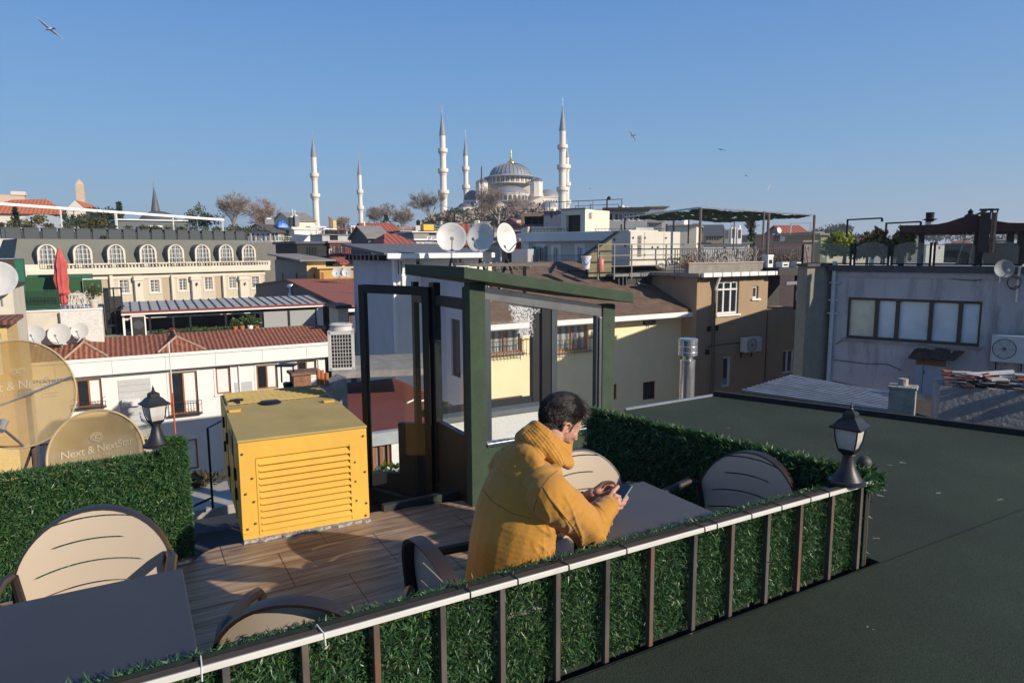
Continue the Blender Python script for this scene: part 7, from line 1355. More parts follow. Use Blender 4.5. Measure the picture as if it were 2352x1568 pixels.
b=MB();b.add([(-22*u_,0,0),(28*u_,0,0),(28*u_,.3,0),(-22*u_,.3,0),(-22*u_,0,zz(893)),(28*u_,0,zz(868)),(28*u_,.3,zz(868)),(-22*u_,.3,zz(893))],[(3,2,1,0),(4,5,6,7),(0,1,5,4),(1,2,6,5),(2,3,7,6),(3,0,4,7)]);b.build('stack',CH,E,bevel=.01)
for i,(x,yt,yb)in enumerate(((743,848,880),(752,851,882),(763,858,886))):b=MB();q=(x-775)*u_;b.lathe([(.022,zz(yb)-.02),(.024,zz(yt)),(.019,zz(yt)),(.018,zz(yt)-.05)],14,c=(q,.12,0));b.build('clay_flue',M('clay_orange',(.5,.16,.05),.7),E,smooth=30)
ck=PY(685,880,10.5);E=empty('brick_chimney',(ck.x,ck.y,-3),TA,'low terracotta brick barbecue chimney with a dark metal cap','chimney');u_=10.5/1568;zz=lambda y:PY(685,y,10.5).z+3
b=MB();b.box(-10*u_,30*u_,0,.3,0,zz(862));b.build('brickwork',M('rough_brick',(.3,.14,.08),.9,var=.4,scale=12,bump=.6),E);b=MB();b.box(-15*u_,55*u_,-.03,.35,zz(862),zz(856));b.build('slab',M('brown_slab',(.2,.12,.08),.9,var=.3),E)
E=empty('flue_cap',(ck.x-.2,ck.y+.1,ck.z-.4),0,'dark open metal flue cap left of the brick chimney','chimney cap');b=MB();hh=zz(842)-3-(ck.z-.4);b.lathe([(.09,0),(.07,hh*.5),(.08,hh*.6)],4,a0=.78);b.build('flue',black,E);b=MB();b.box(-.14,.14,-.12,.12,hh,hh+.025)
for sx in(-.1,.09):b.box(sx,sx+.02,-.01,.01,hh*.6,hh)
b.build('lid',black,E)
u_=11/1568;ck=PY(334,1028,11);E=empty('cast_chimney',(ck.x,ck.y,-3.2),TA+.2,'small beige concrete chimney a pigeon sits on, left of the left lantern','chimney');zz=lambda y:PY(334,y,11).z+3.2;b=MB();b.box(-13*u_,14*u_,0,.18,0,zz(1003));b.build('stack',M('beige_concrete',(.46,.38,.3),.9,var=.12),E);b=MB();b.box(-18*u_,17*u_,-.03,.2,zz(1003),zz(985));b.build('cap',CH,E,bevel=.01);b=MB();b.box(-3*u_,5*u_,-.004,0,zz(1022),zz(1008));b.build('opening',black,E)
pg_=PY(325,978,11);E=empty('pigeon',(pg_.x,pg_.y+.08,pg_.z+.02),0,'white and grey pigeon perched on the beige chimney','pigeon');b=MB();b.tube([(.12,0,-.02),(.06,0,.03),(0,0,.07),(-.03,0,.13),(-.035,0,.165)],[.008,.035,.045,.028,.016],12);b.ell((-.038,0,.18),(.022,.018,.02),10,8);b.tube([(-.055,0,.178),(-.075,0,.172)],[.006,.002],5);b.build('body',M('pigeon_grey',(.42,.42,.47),.7,var=.4,scale=20),E,smooth=60)
for s in(-1,1):b=MB();b.add([(-.01,s*.046,.1),(.06,s*.04,.06),(.13,s*.02,.0),(.04,s*.045,.03)],[(0,1,2,3)]);b.build('wing',MC['gull_grey'],E,solid=.006)
pt,pb=PY(397,785,9),PY(402,985,9);E=empty('marker_pole',pb,0,'thin white and orange pole rising in front of the white house','pole');hh=pt.z-pb.z;b=MB();b.tube([(0,0,hh*.42),(0,0,hh)],.009,6);b.build('upper_pole',pvc,E);b=MB();b.tube([(0,0,-.5),(0,0,hh*.42)],.012,6);b.build('lower_pole',M('orange_red_paint',(.5,.12,.06),.6),E)
ys_=empty('lower_slab',PZ(475,1150,-.75),TA,'pale concrete slab in the gap between the left hedge and the yellow generator','slab');b=MB();b.box(-.55,.35,-.25,.6,-.1,0);b.build('slab',M('pale_concrete',(.5,.45,.4),.95,var=.15,scale=8),ys_,bevel=.01)
b=MB();b.box(-.6,.4,-.9,-.26,-1.2,-.25);b.build('step',M('dark_concrete',(.05,.05,.055),.9),ys_)
tuft(ys_,'weeds',(-.1,.55,.05),(.35,.1,.06),200,leafM('dry_weed',[(.1,.08,.03),(.2,.13,.06),(.08,.1,.03)]),620,.09)
rl=empty('corner_rail',PZ(489,1168,-.72),TA,'thin black rail post between the left hedge and the generator','railing');hh=PY(472,983,rl.location.y).z+.72;b=MB();b.tube([(0,0,0),(0,0,hh),(.35,.55,hh)],.012,6);b.tube([(0,0,.12),(-.5,-.1,.0)],.012,6);b.build('bars',black,rl)
b=MB();b.box(-9,3,.5,6,-3.2,-1.9);yd=b.build('lower_roof',M('dark_bitumen',(.035,.036,.04),.9,var=.3,scale=2));yd.matrix_world=TM@Matrix.Translation((0,2.6,0));props(yd,'dark bitumen roof deep in the gap below the terrace edge','roof')
# ================================================================ the packed houses between the terrace and the mosque
def mat_(n,c,**k):return M(n,c,.85,var=.07,streak=.35,dirt=tuple(q*.6 for q in c),dscale=.8,scale=1.2,**k)
BEIGE=mat_('beige_wall',(.7,.6,.45));CREAM=mat_('cream_wall',(.86,.78,.62));GREYW=mat_('grey_wall',(.26,.265,.27));DKG=mat_('slate_wall',(.085,.095,.115));WHW=mat_('white_wall',(.88,.86,.82));YLW=mat_('warm_yellow_wall',(.75,.56,.27));PNK=mat_('dull_pink_wall',(.38,.27,.25));BLK=mat_('black_cladding',(.022,.022,.025));BLG=mat_('blue_grey_wall',(.15,.175,.21));OCH=mat_('ochre_wall',(.6,.36,.09));SHD=mat_('olive_shade_wall',(.3,.28,.23));ROOFG=M('grey_roof_sheet',(.3,.28,.25),.85,var=.2,streak=.4,scale=1);RDR=tileM('red_tiles',(.22,.05,.03),(.42,.13,.07),2.2,3);RDM=M('rust_red_roof',(.34,.11,.07),.85,var=.1,scale=1)
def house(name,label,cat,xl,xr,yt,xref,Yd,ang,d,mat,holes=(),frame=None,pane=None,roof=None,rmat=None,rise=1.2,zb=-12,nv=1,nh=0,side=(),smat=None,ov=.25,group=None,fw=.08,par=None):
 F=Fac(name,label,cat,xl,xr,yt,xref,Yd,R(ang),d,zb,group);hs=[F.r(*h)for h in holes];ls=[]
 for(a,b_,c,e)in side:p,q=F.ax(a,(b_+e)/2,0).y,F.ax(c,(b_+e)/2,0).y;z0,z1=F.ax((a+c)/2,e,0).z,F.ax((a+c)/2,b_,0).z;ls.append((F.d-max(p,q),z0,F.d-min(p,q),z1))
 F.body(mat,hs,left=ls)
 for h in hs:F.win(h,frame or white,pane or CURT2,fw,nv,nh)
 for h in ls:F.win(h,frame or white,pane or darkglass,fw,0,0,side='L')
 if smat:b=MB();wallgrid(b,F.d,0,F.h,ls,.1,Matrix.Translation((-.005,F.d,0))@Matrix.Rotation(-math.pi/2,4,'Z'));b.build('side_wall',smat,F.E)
 if roof=='gable':F.gable(rmat or RDR,smat or mat,rise,ov)
 elif roof=='flat':F.box('roof_slab',rmat or ROOFG,-ov,F.w+ov,-ov,F.d+ov,F.h+.002,F.h+rise)
 elif roof=='shed':b=MB();z=F.h;b.add([(-ov,-ov,z),(F.w+ov,-ov,z),(F.w+ov,F.d,z+rise),(-ov,F.d,z+rise),(-ov,-ov,z+.12),(F.w+ov,-ov,z+.12),(F.w+ov,F.d,z+rise+.12),(-ov,F.d,z+rise+.12)],[(3,2,1,0),(4,5,6,7),(0,1,5,4),(1,2,6,5),(2,3,7,6),(3,0,4,7)]);b.build('roof',rmat or ROOFG,F.E)
 elif roof=='hip':
  z=F.h;b=MB();b.add([(-ov,-ov,z),(F.w+ov,-ov,z),(F.w+ov,F.d+ov,z),(-ov,F.d+ov,z),(F.w*.3,F.d/2,z+rise),(F.w*.7,F.d/2,z+rise)],[(0,1,5,4),(1,2,5),(2,3,4,5),(3,0,4),(3,2,1,0)]);b.build('roof',rmat or RDR,F.E)
 if par:F.box('parapet',par,-.05,F.w+.05,-.05,.12,F.h+.001,F.h+.45)
 return F
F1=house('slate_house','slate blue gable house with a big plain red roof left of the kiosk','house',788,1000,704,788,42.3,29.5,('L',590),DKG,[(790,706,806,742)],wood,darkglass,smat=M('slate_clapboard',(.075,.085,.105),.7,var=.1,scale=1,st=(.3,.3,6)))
pk=F1.ax(676,647,0);F1.gable(RDM,MC['slate_clapboard'],pk.z-F1.h,.15);F1.box('gutter',white,-.2,F1.w,-.55,-.42,F1.h-.3,F1.h-.12)
c=F1.M@F1.ax(668,672,-.4);E=empty('roof_vent',Vector((c.x,c.y,c.z-1.5)),0,'galvanised vent pipe with a cowl beside the zinc roof','roof vent');b=MB();b.lathe([(.12,0),(.12,1.2),(.22,1.25),(.18,1.5),(.13,1.55),(.13,1.9),(.3,1.95),(.25,2.15),(.0,2.2)],12);b.build('vent_pipe',galv,E,smooth=20)
F2=house('yellow_corner_house','small house, side tinted olive for shade and bright yellow front, under a worn grey roof','house',704,748,600,704,58,29.5,('L',631),YLW,[(720,628,731,642)],wood,CURT2,smat=SHD,side=[(648,627,659,645),(680,627,697,645)],roof='shed',rise=.5,ov=.7)  # olive side wall is the yellow house's shade put into colour
house('ochre_annex','low ochre annex right of the yellow corner house','house',734,815,617,734,57,29.5,3,OCH,[(736,626,743,643)],wood,darkglass,roof='flat',rise=.12,rmat=YLW)
c=PY(775,626,54);dish(c,.42,(.1,-1,.25),'small white dish on the ochre annex, left one of the pair',DISH,depth=.1);c=PY(797,625.5,54);dish(c,.4,(.1,-1,.25),'small white dish on the ochre annex, right one of the pair',DISH,depth=.1)
house('brown_box','pale box and red tiled scrap of roof above the two small dishes','building',786,830,607,800,60,29.5,3,CREAM,roof='shed',rmat=RDR,rise=.5)
F3=house('beige_block','beige block, shaded face tinted beige and sunlit side cream, under the gabled roof pavilion','building',634,682,557,634,112,74,('L',562),CREAM,smat=BEIGE,holes=[(660,574,665,590)],zb=-12)  # beige and cream faces paint the shaded and sunlit sides
F3p=Fac('gabled_pavilion','pale gabled glazed pavilion with white railings on the beige block','pavilion',620,668,531,620,114,R(74),('L',563),zb=(F3.M@Vector((0,0,F3.h))).z)
ls=[(F3p.d*k/5+.15,.3,F3p.d*(k+1)/5-.15,F3p.h-.2)for k in range(5)];F3p.body(mat_('pale_pavilion',(.5,.47,.42)),[(.3,.3,F3p.w*.4,F3p.h-.2)],left=ls)
for h in ls:F3p.win(h,white,darkglass,.07,0,0,side='L')
F3p.win((.3,.3,F3p.w*.4,F3p.h-.2),white,darkglass,.07,1,0)
F3p.gable(M('dark_shingle',(.09,.08,.075),.9),MC['pale_pavilion'],1.1,.5,.15,front=.5)
rl_=empty('balcony_rail',F3.M@Vector((0,0,F3.h)),R(74),'white balcony railing around the gabled pavilion','railing');b=MB();railfence(b,(.1,.1,0),(F3.w,.1,0),1.0,8,.03,mid=2);railfence(b,(.1,.1,0),(.1,F3.d-.1,0),1.0,9,.03,mid=2);b.build('rails',white,rl_)
tuft(rl_,'climbing_plant',(F3.w*.5,.3,.6),(1.6,.3,.5),200,EVO,700,.3)
c=PY(648,523,118);E=empty('blue_tarpaulin',c,R(40),'crumpled bright blue tarpaulin heaped on the dark roof','tarpaulin');g=np.random.default_rng(3);b=MB()
n1,n2=16,8;TZ=lambda i,j:max(0,math.sin(math.pi*i/n1)**.5*math.sin(math.pi*j/n2)**.5*(1+.35*mnoise.noise(Vector((i*.6,j*.8,1)))))
b.add([(-1.0+2.0*i/n1+.05*math.sin(j*2.),-.6+1.2*j/n2,1.15*TZ(i,j))for i in range(n1+1)for j in range(n2+1)],[(i*(n2+1)+j,(i+1)*(n2+1)+j,(i+1)*(n2+1)+j+1,i*(n2+1)+j+1)for i in range(n1)for j in range(n2)]);b.build('sheet',M('tarp_blue',(.02,.16,.55),.45,var=.2,scale=2),E)
for i,(x0,x1,y0,y1,mm,lb)in enumerate(((609,629,503,518,GREYW,'grey roof box left of the blue tarpaulin'),(667,676,499,520,ANT,'black roof tank right of the blue tarpaulin'),(678,687,496,520,GREYW,'grey roof tank at the edge of the white gable house'))):
 a,c=PY(x0,y1,120),PY(x1,y0,120);E=empty('roof_tank',((a.x+c.x)/2,120,a.z),R(30),lb,'tank');w2=(c.x-a.x)/2;b=MB();b.box(-w2,w2,0,1.5,0,c.z-a.z);b.build('tank',mm,E,bevel=.05);b=MB();b.box(-w2*.5,w2*.5,.3,1,c.z-a.z,c.z-a.z+.2);b.build('lid',white,E)
for i,(x,lb)in enumerate(((673.5,'left one of two thin white rods above the black roof tank'),(679,'right one of two thin white rods above the black roof tank'))):a,c=PY(x,520,121),PY(x,480+2*i,121);E=empty('antenna_rod',a,0,lb,'antenna');b=MB();b.tube([(0,0,0),(0,0,(c-a).z)],.07,5);b.build('rod',white,E);b=MB();b.box(-.15,.15,-.15,.15,-.1,.1);b.build('foot',galv,E)
house('white_gable_house','tall white house with a shallow grey gable before the leftmost minaret','house',669,724,507,680,126,38,10,CREAM,roof='gable',rmat=ROOFG,rise=1.6,zb=-10,ov=.2)
F4=house('white_terrace_house','whitewashed house with terrace awnings right of the beige block','house',676,765,528,700,118,42,6,WHW,[(712,534,718,548),(730,534,738,548)],roof='flat',rise=.15,rmat=white)
for i,(x0,x1,y,Yd,lb)in enumerate(((708,752,521,115,'long flat white awning under the leftmost minaret'),(738,776,526,113,'second flat white awning stepping down to the right'),(800,830,520,113,'small flat white canopy beside the second minaret'))):
 a,c=PY(x0,y,Yd),PY(x1,y-1,Yd+2);E=empty('terrace_awning',((a.x+c.x)/2,Yd,a.z-2.2),R(35),lb,'awning','white terrace awnings below the minarets');w2=(c.x-a.x)/2;b=MB();b.box(-w2,w2,-1,1.4,2.1,2.25);b.build('canopy',white,E)
 for s in(-.95,-.3,.35,.95):b=MB();b.box(s*w2-.05,s*w2+.05,-1,-.9,0,2.1);b.build('post',galv,E)
F5=house('black_cladded_house','black clad house with a dark glass front above the olive roof','house',682,758,560,700,74,40,6,BLK,[(702,566,728,588),(731,577,742,582),(743,577,754,582)],ANT,darkglass,roof='flat',rise=.25,rmat=DKG,nv=3)
F6=house('red_terrace_house','dark red framed terrace house right of the black one','house',757,806,558,780,76,36,5,mat_('dark_red_wall',(.25,.05,.045)),[(760,563,776,580),(779,563,792,580)],ANT,CURT2,roof='flat',rise=.2,rmat=PNK,nv=2)
E=empty('terrace_rail',F6.M@F6.at(757,593,-1.4),R(36),'pale balcony railing below the dark red terrace','railing');b=MB();railfence(b,(0,0,0),(F6.w+2.5,0,0),.95,24,.03);b.build('bars',galv,E);b=MB();b.box(0,F6.w+2.5,0,1.4,-.15,0);b.build('balcony_slab',BLK,E)
house('black_lower_wall','black wall strip below the balcony rail and right of the yellow house','building',744,815,594,770,68,36,4,BLK,[(770,600,780,612)])
F7=house('glazed_terrace','row of pale glazed balcony screens right of the white awnings','terrace',740,812,540,760,110,38,5,mat_('pale_screen',(.5,.52,.52)),[(757,527.5+3,776,538+14),(800,531,808,552)],ANT,darkglass,roof='flat',rise=.12)
F8=house('dark_box_window','black framed window box on the terrace left of the white canopy','building',755,778,528,765,112,36,3,ANT,[(758,530,765,539),(768,530,776,539)],ANT,CURT,nv=0)
F9=house('small_dark_window_hut','little white hut with a square black opening beside the second minaret','hut',796,812,530,800,112,36,3,WHW,[(798,532,807,543)],ANT,darkglass,roof='flat',rise=.15,nv=0)
for i,(x,y0,y1,w_,Yd,mm,lb)in enumerate(((759,500,522,5,120,mat_('rust_brick',(.28,.14,.09)),'thin rusty brick chimney between the left minarets'),(768,506,522,8,121,YLW,'squat yellowish chimney beside the rusty one'),(896.5,541,560,11,62,CREAM,'wide cream chimney on the red roof'),(838,508,545,2.4,80,white,'thin white post right of the second minaret'),(926,529,546,2.4,78,white,'thin white vent post on the grey roofs'),(947.5,543,556,2,76,white,'short thin white vent post left of the balcony house'),(958.5,528,548,3,74,white,'white vent post by the grey block below the tanks'))):
 a,c=PY(x,y1,Yd),PY(x,y0,Yd);E=empty('chimney',(a.x,Yd,a.z-1),R(30),lb,'chimney');r_=w_/2*Yd/1568;hh=c.z-a.z+1;b=MB();b.box(-r_,r_,-r_,r_,0,hh);b.build('stack',mm,E);b=MB();b.box(-r_*1.25,r_*1.25,-r_*1.25,r_*1.25,hh,hh+.15);b.build('cap',concrete,E)
house('dark_gable_house','small dark slate gabled house left of the red roofs','house',846,890,545,846,62,29.5,('L',806),BLG,smat=DKG,roof='gable',rmat=ROOFG,rise=1.0)
house('upper_red_roof_house','red tiled roof behind the dark evergreen','house',848,925,540,870,84,26,9,GREYW,roof='gable',rise=1.5,smat=CREAM)
house('dormer','little cream dormer with a dark window on the red roof','dormer',851,862,531,856,80,20,2,CREAM,[(854,533.5,859,539)],white,darkglass,roof='flat',rise=.12,rmat=RDR,nv=0,zb=-3)
house('middle_red_roof_house','red roof strip left of the wide cream chimney','house',858,892,551,870,70,28,5,DKG,roof='gable',rise=1.0,smat=DKG)
F10=house('cream_red_roof_house','cream house with a row of windows under a red hipped roof','house',886,953,561,900,58,26,6,CREAM,[(904,564,908,573),(909.5,564,914,573),(915.5,564,920,573),(921.5,564,926,573),(931,564,934.5,573),(941,563.5,946,573)],white,darkglass,roof='hip',rise=.95,nv=0,fw=.04)
house('grey_block_left','blue grey sheet block right of the red roofs','building',922,953,532,930,76,26,5,BLG,roof='flat',rise=.12)
F11=house('grey_block_right','grey rendered block under the yellow tank','building',950,1006,534,960,72,26,6,mat_('mid_grey_wall',(.33,.32,.31)),[(985,534.5,1001,540)],ANT,darkglass,roof='flat',rise=.1,rmat=white)
F12=house('balcony_house','pale house with a balcony and grey blue windows left of the big dishes','house',955,1006,552,960,66,26,5,mat_('pale_grey_wall',(.5,.49,.46)),[(958,556,966,569),(970,556,976,569),(987,557,994,568)],white,CURT2,roof='flat',rise=.15,rmat=white)
E=empty('yellow_tank',PY(985,530,68),R(28),'bright yellow box tank on the grey rooftop left of the big dishes','tank');b=MB();b.box(-.55,.55,0,.9,0,.63);b.build('tank',M('tank_yellow',(.75,.47,.03),.5,var=.06),E,bevel=.03);b=MB();b.box(-.6,.6,-.03,.95,-.06,0);b.build('stand',ANT,E)
E=empty('black_tank',PY(961,518,70),0,'small black water tank left of the yellow one','tank');b=MB();b.lathe([(.2,0),(.22,.45),(.1,.52),(.1,.56),(.0,.56)],14);b.build('tank',black,E,smooth=30);b=MB();b.box(-.25,.25,-.25,.25,-.5,0);b.build('stand',white,E)
for x,lb in((985,'tiny white dish left of its twin by the balcony house'),(994.5,'tiny white dish right of its twin by the balcony house')):dish(PY(x,546,63),.18,(.1,-1,.2),lb,DISH,depth=.1)
house('sign_red_house','strip of red fascia between the two big white dishes','building',1066,1082,556,1070,60,20,3,mat_('sign_red',(.45,.05,.06)),roof='flat',rise=.1,rmat=white)
LV=Fac('lavender_house','house with shaded side tinted lavender and a white glazed front behind the kiosk roof','house',898,1120,585,898,21,TA,('L',811),zb=-12)
lvh=[LV.r(906,594,934,634),LV.r(941,594,950,612),LV.r(953,591,970,612),LV.r(1030,590,1066,608)]
LV.body(WHW,lvh);b=MB();wallgrid(b,LV.d,0,LV.h,[],.1,Matrix.Translation((-.006,LV.d,0))@Matrix.Rotation(-math.pi/2,4,'Z'));b.build('side_wall',LAV,LV.E)  # white front and lavender side paint lit and shaded faces
for i,h in enumerate(lvh):LV.win(h,white,(CURT,CURT2,darkglass,CURT)[i],.06,(3,0,0,2)[i])
zt_=LV.h;b=MB();b.add([(-.35,-.4,zt_-.02),(LV.w,-.4,zt_-.02),(LV.w,LV.d+.3,zt_+.3),(-.35,LV.d+.3,zt_+.3),(-.35,-.4,zt_+.06),(LV.w,-.4,zt_+.06),(LV.w,LV.d+.3,zt_+.38),(-.35,LV.d+.3,zt_+.38)],[(3,2,1,0),(4,5,6,7),(0,1,5,4),(1,2,6,5),(2,3,7,6),(3,0,4,7)]);b.build('roof',M('blue_grey_roof',(.16,.165,.18),.8,var=.15),LV.E)
LV.box('gutter',white,-.3,LV.w,-.52,-.41,zt_-.12,zt_+.04,.02);LV.box('downpipe',white,.02,.1,-.1,-.003,zt_-3,zt_-.1)
for k in range(9):LV.box('rafter_end',ANT,-.32,-.06,.2+k*.44,.38+k*.44,zt_-.18,zt_-.02)
L2=Fac('lavender_lean_to','lower wall tinted lavender for shade with a small dark window seen through the open glass door','house wing',1072,1100,640,1072,18.6,TA,('L',812),zb=-12)
wl=[];p,q=L2.ax(925,720,0).y,L2.ax(937,720,0).y;z0,z1=L2.ax(931,735,0).z,L2.ax(931,704,0).z;wl=[(L2.d-max(p,q),z0,L2.d-min(p,q),z1)]
p,q=L2.ax(1036,800,0).y,L2.ax(1057,800,0).y;wl.append((L2.d-max(p,q),L2.ax(1046,864,0).z,L2.d-min(p,q),L2.ax(1046,733,0).z))
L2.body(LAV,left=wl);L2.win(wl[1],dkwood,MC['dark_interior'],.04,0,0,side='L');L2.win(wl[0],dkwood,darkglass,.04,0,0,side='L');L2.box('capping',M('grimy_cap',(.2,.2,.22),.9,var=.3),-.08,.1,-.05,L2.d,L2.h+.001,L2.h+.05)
for(x,y,rx,ry,nrm,lb)in((1037,545,32.5,34,(.12,-1,.22),'big white satellite dish, left of the three behind the kiosk'),(1103,545.5,30,33.5,(-.42,-1,.24),'big white satellite dish, middle of the three behind the kiosk'),(1164,546,20,33,(1.25,-1,.3),'big white dish turned to the side, right of the three behind the kiosk')):
 c=PY(x,y,20);E,_L=dish(c,33.5*20/1568,nrm,lb,DISH,mastz=c.z-1.5,group='three big white dishes behind the kiosk',depth=.12)
 b=MB();b.beam((-.25,.2,0),(0,0,.9),.05);b.beam((.3,.2,0),(0,0,.9),.05);b.build('tripod',black,E)
 b=MB(_L);b.tube([(.1*math.cos(t),.2+.035*math.sin(t),-.05)for t in np.linspace(.3,2.8,10)],.003,4);b.build('faint_emblem',M('faint_blue',(.45,.52,.62),.6),E)
E=empty('scaffold_beam',PY(1130,612,19.8),R(8),'grey timber beam under the three big dishes','beam');b=MB();b.box(-.65,1.7,0,.08,0,.09);b.build('beam',M('grey_timber',(.2,.18,.15),.8),E);b=MB();b.box(-.8,-.7,0,.1,-1.2,0);b.box(.9,1.0,0,.1,-1.2,0);b.build('prop',black,E)
h0,h1=PY(1115,614,20.4),PY(1131,578,20.4);E=empty('chimney',(h0.x+.1,20.4,h0.z-1),TA,'sunlit beige chimney right of the middle big dish','chimney');b=MB();b.box(-.1,.1,0,.2,0,h1.z-h0.z+1);b.build('stack',CREAM,E);b=MB();b.box(-.12,.12,-.02,.22,h1.z-h0.z+1,h1.z-h0.z+1.05);b.build('cap',concrete,E)
V=Fac('white_villa','shaded white villa with tall trimmed windows behind the brown roof','house',1207,1400,538,1207,38,R(-38),6,zb=-8)
vh=[V.r(1235,567,1249,600),V.r(1272,569,1283,612),V.r(1327,568,1338,612)];V.body(mat_('villa_wall',(.66,.63,.57)),vh,rec=.15)
for i,h in enumerate(vh):V.win(h,white,darkglass,.06,1,0,.15,trim=WHW,tw=.16)
V.box('fascia',mat_('villa_fascia',(.75,.75,.74)),-.3,V.w+.2,-.4,.2,V.h-.42,V.h+.05,.02);V.box('corner_pilaster',WHW,0,.28,-.06,-.001,0,V.h-.42)
for x0,x1 in((1224,1233),(1251,1257)):h=V.r(x0,566,x1,608);V.box('shutter',mat_('grey_shutter',(.2,.23,.25)),h[0],h[2],-.05,-.001,h[1],h[3])
E=empty('villa_rail',V.M@Vector((.2,-1,V.at(1280,614).z-.1)),R(-38),'thin dark balustrade in front of the white villa windows','railing');b=MB();railfence(b,(0,0,0),(V.w-.6,0,0),.75,50,.008);b.build('bars',iron,E)
LW=Fac('low_shaded_wall','low blue shaded wall left of the white villa','wall',1175,1212,572,1190,36,R(-20),3,zb=-8);LW.body(mat_('blue_shaded_wall',(.42,.43,.45)));LW.box('dark_hatch',ANT,LW.at(1180,600).x,LW.at(1200,600).x,-.03,-.001,LW.at(1190,612).z,LW.at(1190,605).z)
T1=Fac('cream_tower_block','cream rooftop block with a tall black doorway on its shaded side','building',1289,1344,483,1289,47,R(-38),3.2,zb=-2)
th=[T1.r(1300,494,1333,535)];rh=[];p,q=T1.ax(1352,497,T1.w).y,T1.ax(1360,497,T1.w).y;z0,z1=T1.ax(1356,505,T1.w).z,T1.ax(1356,488,T1.w).z;rh=[(min(p,q),z0,max(p,q),z1)]
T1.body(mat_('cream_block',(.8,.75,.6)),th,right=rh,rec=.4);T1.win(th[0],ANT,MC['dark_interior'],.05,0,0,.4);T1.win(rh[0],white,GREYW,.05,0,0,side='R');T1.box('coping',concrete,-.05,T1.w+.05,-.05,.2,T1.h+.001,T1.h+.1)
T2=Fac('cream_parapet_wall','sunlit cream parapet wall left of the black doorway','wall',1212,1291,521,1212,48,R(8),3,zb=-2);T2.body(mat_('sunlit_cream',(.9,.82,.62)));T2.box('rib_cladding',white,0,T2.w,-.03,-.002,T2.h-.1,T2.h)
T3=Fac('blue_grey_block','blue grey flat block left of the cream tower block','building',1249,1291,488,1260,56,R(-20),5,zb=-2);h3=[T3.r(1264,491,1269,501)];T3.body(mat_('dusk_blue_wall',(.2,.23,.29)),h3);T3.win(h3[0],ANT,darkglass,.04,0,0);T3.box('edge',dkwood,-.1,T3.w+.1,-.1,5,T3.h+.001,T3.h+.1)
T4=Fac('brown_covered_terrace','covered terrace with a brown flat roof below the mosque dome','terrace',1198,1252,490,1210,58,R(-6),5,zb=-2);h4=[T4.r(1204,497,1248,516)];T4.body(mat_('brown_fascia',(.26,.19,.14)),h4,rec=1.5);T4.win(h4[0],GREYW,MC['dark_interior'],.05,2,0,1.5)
house('awning_red_house','red awning strip with white bollards right of the turned dish','building',1180,1208,532,1190,52,10,3,mat_('awning_red',(.4,.06,.06)),roof='flat',rise=.1,rmat=GREYW,zb=-3)
E=empty('roof_railing',T2.M@Vector((0,-1.2,T2.h-1.7)),R(2),'black railing with tall posts along the white villa roof','railing');b=MB()
Lr=9.2;railfence(b,(0,0,0),(Lr,-.3,0),1.5,40,.012)
for k in range(4):b.beam((Lr*k/3,-.3*k/3,-.6),(Lr*k/3,-.3*k/3,1.8),.09)
b.build('bars',iron,E)
E=empty('roof_railing',PY(1262,486,50),R(0),'thin black railing on the roofs in front of the tallest minaret','railing');b=MB();railfence(b,(0,0,-.1),(5.2,0,.1),.75,5,.02);railfence(b,(1.9,.2,0),(5.0,.2,.1),.4,3,.015);b.build('bars',iron,E)
lp0,lp1=PY(1394,482,50),PY(1394,452,50);E=empty('roof_lamp',lp0,0,'black hooked lamp post on the rooftop right of the mosque','lamp post');hh=lp1.z-lp0.z;b=MB();b.tube([(0,0,-.4),(0,0,hh*.75),(.04,0,hh*.9),(.13,0,hh*.95)],.05,6);b.build('pole',black,E);b=MB();b.ell((.14,0,hh*.9),.13,10,8);b.build('lamp_head',black,E,smooth=1)
G1=Fac('glazed_roof_room','white framed glass roof room right of the cream tower block','terrace room',1393,1487,484,1400,52,R(-8),5,zb=-2)
gh=[G1.r(1398,489,1408,507),G1.r(1410,489,1430,507),G1.r(1433,489,1440,507),G1.r(1445,489,1464,507),G1.r(1467,489,1482,507)];G1.body(mat_('light_grey_wall',(.42,.42,.42)),gh)
for i,h in enumerate(gh):G1.win(h,white,(MC['dark_interior'],CURT2,darkglass,darkglass,darkglass)[i],.05,1 if i in(1,3)else 0)
G1.box('dark_roof',MC['dark_interior'],-.3,G1.w+.2,-.5,5,G1.h+.001,G1.h+.2)
house('white_roof_box','pale blue white box building behind the glazed roof room','building',1486,1532,476,1500,70,-6,5,mat_('pale_blue_box',(.5,.53,.56)),roof='flat',rise=.1,zb=-2)
for i,(x,y,r_,lb)in enumerate(((1428,473,7,'white water tank on the glazed roof room, left one'),(1440,475,5,'white tilted panel tank on the glazed roof room, right one'))):c=PY(x,482,55);E=empty('water_tank',c,0,lb,'tank');q=r_*55/1568;b=MB();b.lathe([(q,0),(q,q*1.1),(q*.5,q*1.5),(.0,q*1.6)],14);b.build('tank',pvc,E,smooth=30);b=MB();b.box(-q,q,-q,q,-.15,0);b.build('base',concrete,E)
